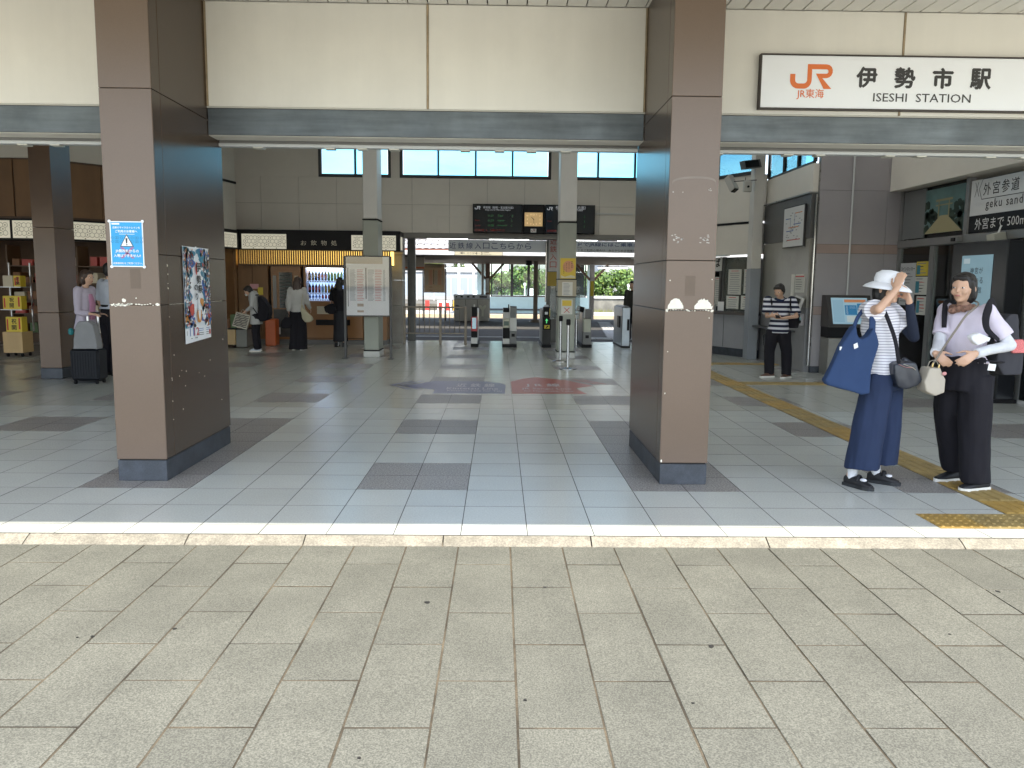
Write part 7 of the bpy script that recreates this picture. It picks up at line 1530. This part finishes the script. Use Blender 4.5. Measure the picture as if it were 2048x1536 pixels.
bg = thing('handbag', 'boxy beige leather handbag on a thin crossbody strap beside the woman in lavender', 'bag', (3.1, 5.75, .72)); m_beige = M('beige_leather', (.40, .355, .29), .45, var=.06, bump=.15, bs=90)
mb = MB(); mb.prism([(3.060, .925), (3.135, .925), (3.182, .838), (3.179, .746), (3.11, .722), (3.043, .757), (3.027, .823)], (0, 5.68, 0), X, Z, (0, .13, 0)); remesh('bag_body', mb, .008, [m_beige], bg, 4, .003, 12)
strapm([(3.42, 5.84, 1.40), (3.38, 5.70, 1.375), (3.28, 5.665, 1.30), (3.225, 5.68, 1.20), (3.18, 5.70, 1.107), (3.15, 5.72, 1.035), (3.10, 5.74, .93)], .0085, M('strap_taupe', (.20, .17, .14), .6), 'strap', bg, .5, Y)
for a in ((3.085, 5.70, .93), (3.13, 5.70, .92)): MB().capsule(a, V(a) + V((.004, 0, .025)), .007, .006, 8).build('ring', M('brass', (.55, .40, .18), .3, metal=1), bg)
strapm([(3.06, 5.72, .91), (3.075, 5.72, .965), (3.12, 5.72, .97), (3.155, 5.72, .91)], .006, m_beige, 'handle', bg); MB().ell((3.16, 5.672, .885), (.018, .006, .014), 8).build('charm', M('pink_trim', (.55, .25, .24), .6), bg)
bp_ = thing('backpack', 'dark grey backpack on the back of the woman in lavender', 'backpack', (3.75, 5.98, .86)); m_pk = cloth('pack_grey', (.050, .050, .058)); mb = MB()
mb.prism([(3.66, 1.24), (3.72, 1.30), (3.775, 1.30), (3.80, 1.13), (3.845, 1.015), (3.848, .875), (3.82, .853), (3.70, .857), (3.64, .95)], (0, 5.86, 0), X, Z, (0, .24, 0)); remesh('pack_body', mb, .010, [m_pk], bp_, 6, .006, 10)
mb = MB(); mb.tube([(3.60, 5.86, 1.36), (3.49, 5.73, 1.395), (3.42, 5.64, 1.36), (3.395, 5.625, 1.28), (3.42, 5.635, 1.20), (3.50, 5.65, 1.14), (3.62, 5.78, 1.10)], [.018, .028, .030, .028, .022, .014, .012], 12, 0, True, True, .3, Y); mb.build('shoulder_strap', m_blackc, bp_)
mb = MB(); mb.tube([(3.50, 6.06, 1.36), (3.31, 5.97, 1.385), (3.255, 5.90, 1.33), (3.25, 5.885, 1.20)], [.018, .024, .022, .018], 10, 0, True, True, .3, Y); mb.build('shoulder_strap', m_blackc, bp_); mb = MB(); mb.tube([(3.40, 5.70, .985), (3.52, 5.70, .972), (3.68, 5.85, .955)], .020, 10, 0, True, True, .3, Z); mb.build('hip_belt', m_blackc, bp_); MB().box(3.83, 3.842, 5.90, 5.915, .95, 1.0).build('zip_pull', M('brass', (.55, .40, .18), .3, metal=1), bp_)
mb = MB(); mb.prism([(3.735, 1.118), (3.815, 1.122), (3.832, 1.098), (3.836, 1.022), (3.74, 1.018)], (0, 5.84, 0), X, Z, (0, .08, 0)); tag(remesh('mesh_pouch', mb, .008, [M('pink_mesh', (.66, .17, .17), .6, speck=.3, ss=180)], None, 4), 'pink mesh pouch tucked on top of the dark backpack', 'pouch')
mb = MB(); mb.prism([(3.288, 1.155), (3.345, 1.178), (3.44, 1.148), (3.428, 1.118), (3.335, 1.094), (3.305, 1.12)], (0, 5.605, 0), X, Z, (0, .05, 0)); tag(remesh('hand_towel', mb, .006, [m_sock], None, 4, .008, 22), 'folded white hand towel tucked under the arm of the woman in lavender', 'towel')
tag(MB().obox((3.485, 5.655, .935), (.030, .006, -.003), (0, .002, 0), (.003, 0, .024)).build('paper_tag', m_whiteprint), 'small white paper tag hanging from the hip belt', 'tag')

# ---- man in striped polo, looking at his phone
m_strM = stripes('bold_striped_polo', (.010, .013, .035), (.62, .62, .66), .0765, .52, phase=.28, soft=.02)
C = Person('person', 'man in bold navy and white striped polo standing with a phone, head bowed', (4.52, 13.03), (-.75, -.66), 1.60, vox=.013, head_f=(-.68, -.66, -.32), lean=.02,
  J={'head': (4.455, 12.93, 1.395), 'neck': (4.52, 13.0, 1.28), 'shR': (4.34, 13.10, 1.22), 'shL': (4.66, 12.90, 1.22), 'elR': (4.30, 13.0, .99), 'wrR': (4.28, 12.78, 1.0), 'elL': (4.70, 12.78, 1.0), 'wrL': (4.44, 12.72, .97), 'top': (4.52, 13.01, 1.25), 'chest': (4.51, 13.01, 1.12), 'waist': (4.50, 13.0, .93), 'pel': (4.50, 13.02, .82), 'hipR': (4.42, 13.06, .74), 'hipL': (4.58, 12.97, .74), 'kneeR': (4.39, 13.07, .42), 'kneeL': (4.64, 12.98, .42), 'ankR': (4.41, 13.08, .085), 'ankL': (4.66, 13.0, .085), 'hdR': (.3, -.3, .1), 'hdL': (-.9, -.1, .05), 'hnR': (-.8, -.3, -.2), 'hnL': (.2, -.4, -.8)},
  feet=[(V((4.42, 13.05, .085)), V((-.98, -.2, 0))), (V((4.69, 13.0, .085)), V((-.8, -.6, 0)))])
C.body(); C.hair('short'); C.top(m_strM, .80, .75, .02, .10, sw=1.15, name='polo_shirt', wr=.005); C.trousers(m_blackc, .05, (.105, .085, .075), top=.9); C.shoes(M('brown_shoe', (.12, .06, .04), .5), m_solew)
MB().tube([(4.42, 13.0, 1.27), (4.44, 12.92, 1.255), (4.50, 12.90, 1.24), (4.58, 12.94, 1.27)], .018, 8).build('collar', m_navyc, C.t)
ph_ = thing('smartphone', 'dark phone held by the man in the striped polo', 'phone', (4.36, 12.68, 1.0)); MB().obox((4.365, 12.70, 1.01), (.034, .0, 0), (0, .045, .03), (0, -.003, .005)).build('case', m_black, ph_); MB().obox((4.365, 12.703, 1.0155), (.030, 0, 0), (0, .041, .027), (0, -.0006, .001)).build('screen', m_dglass, ph_)
bk = thing('backpack', 'dark backpack with red and teal details worn by the man in the striped polo', 'backpack', (4.72, 13.2, .8)); mb = MB(); mb.loft([((4.70, 13.17, .80), (.14, -.10, 0), (.07, .10, 0)), ((4.71, 13.18, .95), (.15, -.11, 0), (.08, .11, 0)), ((4.70, 13.17, 1.12), (.14, -.10, 0), (.07, .10, 0)), ((4.69, 13.15, 1.22), (.09, -.07, 0), (.05, .07, 0))]); remesh('pack_body', mb, .013, [m_blackc], bk, 4, .006)
strapm([(4.68, 13.08, 1.27), (4.62, 12.87, 1.27), (4.60, 12.80, 1.15), (4.66, 12.86, 1.0)], .028, m_blackc, 'shoulder_strap', bk, .35, X); strapm([(4.42, 13.16, 1.25), (4.36, 13.02, 1.26), (4.355, 12.95, 1.18)], .025, m_blackc, 'shoulder_strap', bk, .35, X)
MB().ell((4.84, 13.10, 1.06), (.03, .03, .05), 8).build('pocket', M('pack_red', (.25, .04, .04), .6), bk); MB().ell((4.86, 13.09, .95), (.025, .025, .03), 8).build('pocket', M('pack_teal', (.15, .35, .36), .6), bk); MB().ell((4.855, 13.08, .90), (.03, .03, .03), 8).build('pocket', m_black, bk)

# ---- woman with suitcase, and the man before her
D = Person('person', 'short haired woman in pale cardigan and long navy skirt holding a suitcase handle', (-5.92, 11.75), (1, -.10), 1.60, vox=.014, head_f=(.97, -.22, -.05), lean=.05, J={'elR': (-5.93, 11.58, 1.0), 'wrR': (-5.74, 11.55, .985), 'elL': (-5.93, 11.92, 1.0), 'wrL': (-5.74, 11.80, .98), 'hdR': (1, .1, -.1), 'hdL': (1, 0, -.1), 'hnR': (0, -.3, 1), 'hnL': (0, .3, 1)})
D.body(); D.hair('bob', m_hairb); D.top(cloth('pale_cardigan', (.44, .39, .46)), 1.92, .79, .016, .08, name='cardigan'); D.skirt(m_navyc, .05, (.15, .16, .18)); D.shoes(m_shoek, m_solek)
MB().loft([((-5.815, 11.72, 1.26), (0, .055, 0), (.022, 0, 0)), ((-5.785, 11.72, 1.12), (0, .07, 0), (.025, 0, 0)), ((-5.80, 11.72, .90), (0, .07, 0), (.022, 0, 0))], 0, 12).build('pink_top', cloth('pink_top', (.42, .20, .30)), D.t)
E_ = Person('person', 'dark haired man in white shirt and dark trousers half hidden by the left pillar', (-5.93, 12.55), (.5, .85), 1.72, vox=.014, J={})
E_.body(); E_.hair('short'); E_.top(cloth('white_shirt', (.50, .53, .60)), .9, .98, .02, .03, wr=.008); E_.trousers(m_blackc, .05, (.10, .08, .07), top=1.06); E_.shoes(m_shoek, m_solek); MB().loft([((-5.93, 12.55, 1.05), E_.r * .148, E_.f * .118), ((-5.93, 12.55, 1.085), E_.r * .147, E_.f * .117)], 0, 18).build('belt', m_black, E_.t)
cs = thing('suitcase', 'ribbed black hard suitcase with telescopic handle beside the left pillar', 'suitcase', (-5.78, 11.6, 0)); m_case = M('case_black', (.009, .010, .014), .45, spec=.2)
MB().box(-6.0, -5.60, 11.42, 11.70, .055, .50, 0, .03).build('shell', m_case, cs)
for k in range(10): MB().box(-5.975 + k * .037, -5.96 + k * .037, 11.412, 11.4195, .10, .46, 0, .002).build('rib', m_case, cs)
for x in (-5.95, -5.65):
    for y in (11.46, 11.66): MB().cyl((x - .015, y, .028), (x + .015, y, .028), .0275, n=10).build('wheel', m_black, cs)
for x in (-5.80, -5.655): MB().box(x - .012, x + .012, 11.58, 11.60, .501, .985).build('handle_tube', M('handle_alu', (.6, .6, .62), .3, metal=.8), cs)
MB().box(-5.83, -5.63, 11.57, 11.61, .986, 1.01, 0, .006).build('grip', m_black, cs)
gb = flatbag('travel_bag', 'soft grey travel bag resting on top of the black suitcase', 'bag', [(-5.93, .50), (-5.59, .50), (-5.60, .62), (-5.64, .84), (-5.70, .885), (-5.85, .885), (-5.895, .80), (-5.92, .62)], 11.40, .16, cloth('bag_grey', (.24, .24, .245)), .012)
tag(MB().box(-6.10, -6.03, 11.60, 11.66, .68, .775, 0, .02).build('pouch', M('teal_pouch', (.02, .20, .21), .6)), 'small teal pouch at the hip of the woman in the cardigan', 'pouch')

# ---- the three at the drinks corner
Bo = Person('person', 'young person in pale shirt and face mask looking down at a patterned tote', (-5.02, 16.95), (-1, -.12), 1.46, vox=.014, head_f=(-.85, -.12, -.50), lean=.10, J={'head': (-5.155, 16.92, 1.25), 'elR': (-5.06, 17.10, .93), 'wrR': (-5.21, 17.05, .84), 'elL': (-5.06, 16.78, .93), 'wrL': (-5.21, 16.84, .83), 'hdR': (-.8, 0, -.6), 'hdL': (-.8, 0, -.6), 'hnR': (-.4, .4, .8), 'hnL': (-.4, -.4, .8)})
Bo.body(); Bo.hair('short'); Bo.top(cloth('pale_shirt', (.42, .42, .41)), 1.8, .64, .016, .16); Bo.trousers(m_blackc, .05, (.09, .07, .065), top=.95); Bo.shoes(M('pale_shoe', (.42, .46, .52), .6), m_solew)
MB().ell(Bo.J['head'] + Bo.hf * .075 - Bo.hu * .045, (.04, .03, .032), 10, 0, Bo.R).build('face_mask', m_whiteprint, Bo.t)
bk2 = thing('backpack', 'large black backpack on the young person with the patterned tote', 'backpack', (-4.80, 16.95, .6)); mb = MB(); mb.prism([(-4.93, 1.16), (-4.84, 1.10), (-4.73, .93), (-4.715, .80), (-4.76, .66), (-4.90, .62), (-4.96, .70), (-4.93, .95)], (0, 16.80, 0), X, Z, (0, .30, 0)); remesh('pack_body', mb, .014, [m_blackc], bk2, 5, .006)
strapm([(-4.92, 16.83, 1.17), (-5.06, 16.83, 1.15), (-5.08, 16.80, 1.0), (-4.95, 16.80, .78)], .022, m_blackc, 'shoulder_strap', bk2, .35, X); strapm([(-4.89, 16.79, .63), (-4.87, 16.78, .52), (-4.88, 16.78, .42)], .010, m_blackc, 'loose_strap', bk2)
zb = thing('tote_bag', 'square tote with black wavy stripes held by the young person', 'bag', (-5.32, 16.85, .45)); zo, zu = V((-5.475, 16.80, .535)), V((.29, 0, -.075)); zw = V((.095, 0, .285))
MB().add([zo, zo + zu, zo + zu + zw, zo + zw] + [p + V((0, .07, 0)) for p in (zo, zo + zu, zo + zu + zw, zo + zw)], [(0, 1, 2, 3), (7, 6, 5, 4), (0, 4, 5, 1), (1, 5, 6, 2), (2, 6, 7, 3), (3, 7, 4, 0)]).build('bag_body', M('zebra_cream', (.44, .40, .33), .8), zb); p = MB()
for k in range(8):
    top, bot = [], []
    for i in range(9): a = .06 + .88 * i / 8; wv = .02 * sin(i * 1.7 + k); top.append(zo + zu * a + zw * (.10 + k * .108 + wv + .055) - Y * .002); bot.append(zo + zu * a + zw * (.10 + k * .108 + wv) - Y * .002)
    for i in range(8): p.add([bot[i], bot[i + 1], top[i + 1], top[i]], [(0, 1, 2, 3)])
p.build('print', m_blackprint, zb); strapm([zo + zw + zu * .3, (-5.26, 16.83, .87), (-5.22, 16.83, .84)], .008, M('zebra_cream', (.44, .40, .33), .8), 'handle', zb); strapm([zo + zw + zu * .7, (-5.20, 16.83, .84)], .008, MATS['zebra_cream'], 'handle', zb)
G = Person('person', 'long haired woman in white blouse and wide dark trousers seen from behind', (-4.27, 17.4), (.15, 1), 1.55, vox=.014, J={'elL': (-4.47, 17.36, .98), 'wrL': (-4.46, 17.40, .80), 'elR': (-4.06, 17.40, 1.0), 'wrR': (-4.05, 17.58, .86)})
G.body(); G.hair('long', m_hairb); G.top(cloth('white_blouse', (.50, .49, .47)), 1.85, .86, .016, .04, sw=1.0); G.trousers(m_blackc, .02, (.10, .10, .115), top=.95); G.shoes(M('pale_shoe2', (.4, .38, .36), .6), m_solew)
wt = thing('tote_bag', 'slouchy cream shoulder tote on the long haired woman', 'bag', (-4.05, 17.25, .6)); mb = MB(); mb.prism([(-4.14, .99), (-4.11, .90), (-4.02, .80), (-3.93, .72), (-3.91, .66), (-3.96, .61), (-4.07, .60), (-4.13, .68), (-4.165, .85)], (0, 17.18, 0), X, Z, (0, .10, 0)); remesh('bag_body', mb, .013, [cloth('cream_canvas', (.46, .42, .30))], wt, 5, .006); strapm([(-4.15, 17.22, .97), (-4.14, 17.28, 1.12), (-4.12, 17.40, 1.27)], .014, MATS['cream_canvas'], 'strap', wt, .4)
db = thing('handbag', 'dark rounded handbag hanging from the left hand of the long haired woman', 'bag', (-4.5, 17.35, .5)); mb = MB(); mb.prism([(-4.62, .52), (-4.60, .62), (-4.52, .70), (-4.42, .68), (-4.38, .52), (-4.44, .46), (-4.58, .46)], (0, 17.30, 0), X, Z, (0, .11, 0)); remesh('bag_body', mb, .013, [m_blackc], db, 4); strapm([(-4.55, 17.36, .68), (-4.48, 17.37, .79), (-4.43, 17.36, .68)], .010, m_blackc, 'handle', db)
K = Person('person', 'woman in black top and long charcoal skirt at the lit drinks machine', (-3.55, 18.30), (.1, 1), 1.55, vox=.015, J={'elL': (-3.74, 18.30, .97), 'wrL': (-3.68, 18.44, .85)})
K.body(); K.hair('long'); K.top(m_blackc, .8, .86, .02, .03); K.skirt(cloth('charcoal_skirt', (.030, .031, .036)), .13, (.15, .16, .175)); K.shoes(m_shoek, m_solek); MB().capsule((-3.63, 18.31, .04), (-3.63, 18.31, .14), .04, .035, 10).build('sock', m_sock, K.t)
mb = MB(); mb.prism([(-3.66, .98), (-3.76, .96), (-3.87, .90), (-3.85, .80), (-3.76, .74), (-3.64, .74), (-3.60, .82)], (0, 18.10, 0), X, Z, (0, .10, 0)); hb = thing('shoulder_bag', 'black hobo bag on the woman at the lit drinks machine', 'bag', (-3.75, 18.15, .75)); remesh('bag_body', mb, .014, [m_blackc], hb, 5); strapm([(-3.72, 18.14, .95), (-3.66, 18.16, 1.12), (-3.60, 18.22, 1.25)], .012, m_blackc, 'strap', hb, .4)
# staff member beyond the last gate
S_ = Person('person', 'dark dressed person standing beyond the steel ticket gate by the right pillar', (3.42, 20.9), (-.5, -.85), 1.55, vox=.016, J={})
S_.body(); S_.hair('short'); S_.top(cloth('dark_uniform', (.035, .035, .03)), 1.9, .80, .024, .05, name='jacket'); S_.trousers(m_blackc, .05); S_.shoes(m_shoek, m_solek)
# orange bin, crates by the drinks corner
ob_ = tag(MB().box(-5.27, -5.02, 18.42, 18.70, .0005, .60, 0, .02).build('waste_bin', M('orange_plastic', (.52, .105, .02), .4, var=.05)), 'tall orange plastic waste bin behind the young person with backpack', 'bin')
wc = thing('goods_cart', 'low ply goods cart heaped with packets left of the orange bin', 'cart', (-5.8, 17.9, 0)); MB().box(-5.97, -5.72, 17.75, 18.25, .07, .40, 0, .004).build('cupboard', m_mdf, wc); MB().box(-5.715, -5.48, 17.78, 18.25, .02, .40, 0, .004).build('side_panel', M('cart_grey', (.20, .20, .18), .6), wc); MB().box(-6.0, -5.46, 17.74, 18.28, .402, .42).build('tray', m_black, wc)
for x in (-5.93, -5.76): MB().cyl((x - .012, 17.85, .034), (x + .012, 17.85, .034), .033, n=10).build('castor', m_black, wc)
for i, (x, h, c, lab) in enumerate([(-5.92, .20, boxcols[3], 'brown packet at the left of the goods cart'), (-5.80, .30, boxcols[4], 'green topped packet in the middle of the goods cart'), (-5.66, .16, boxcols[2], 'cream packet at the right of the goods cart')]): tag(MB().box(x - .055, x + .055, 17.85, 18.1, .421, .42 + h, 0, .012).build('goods_packet', c), lab, 'packet')
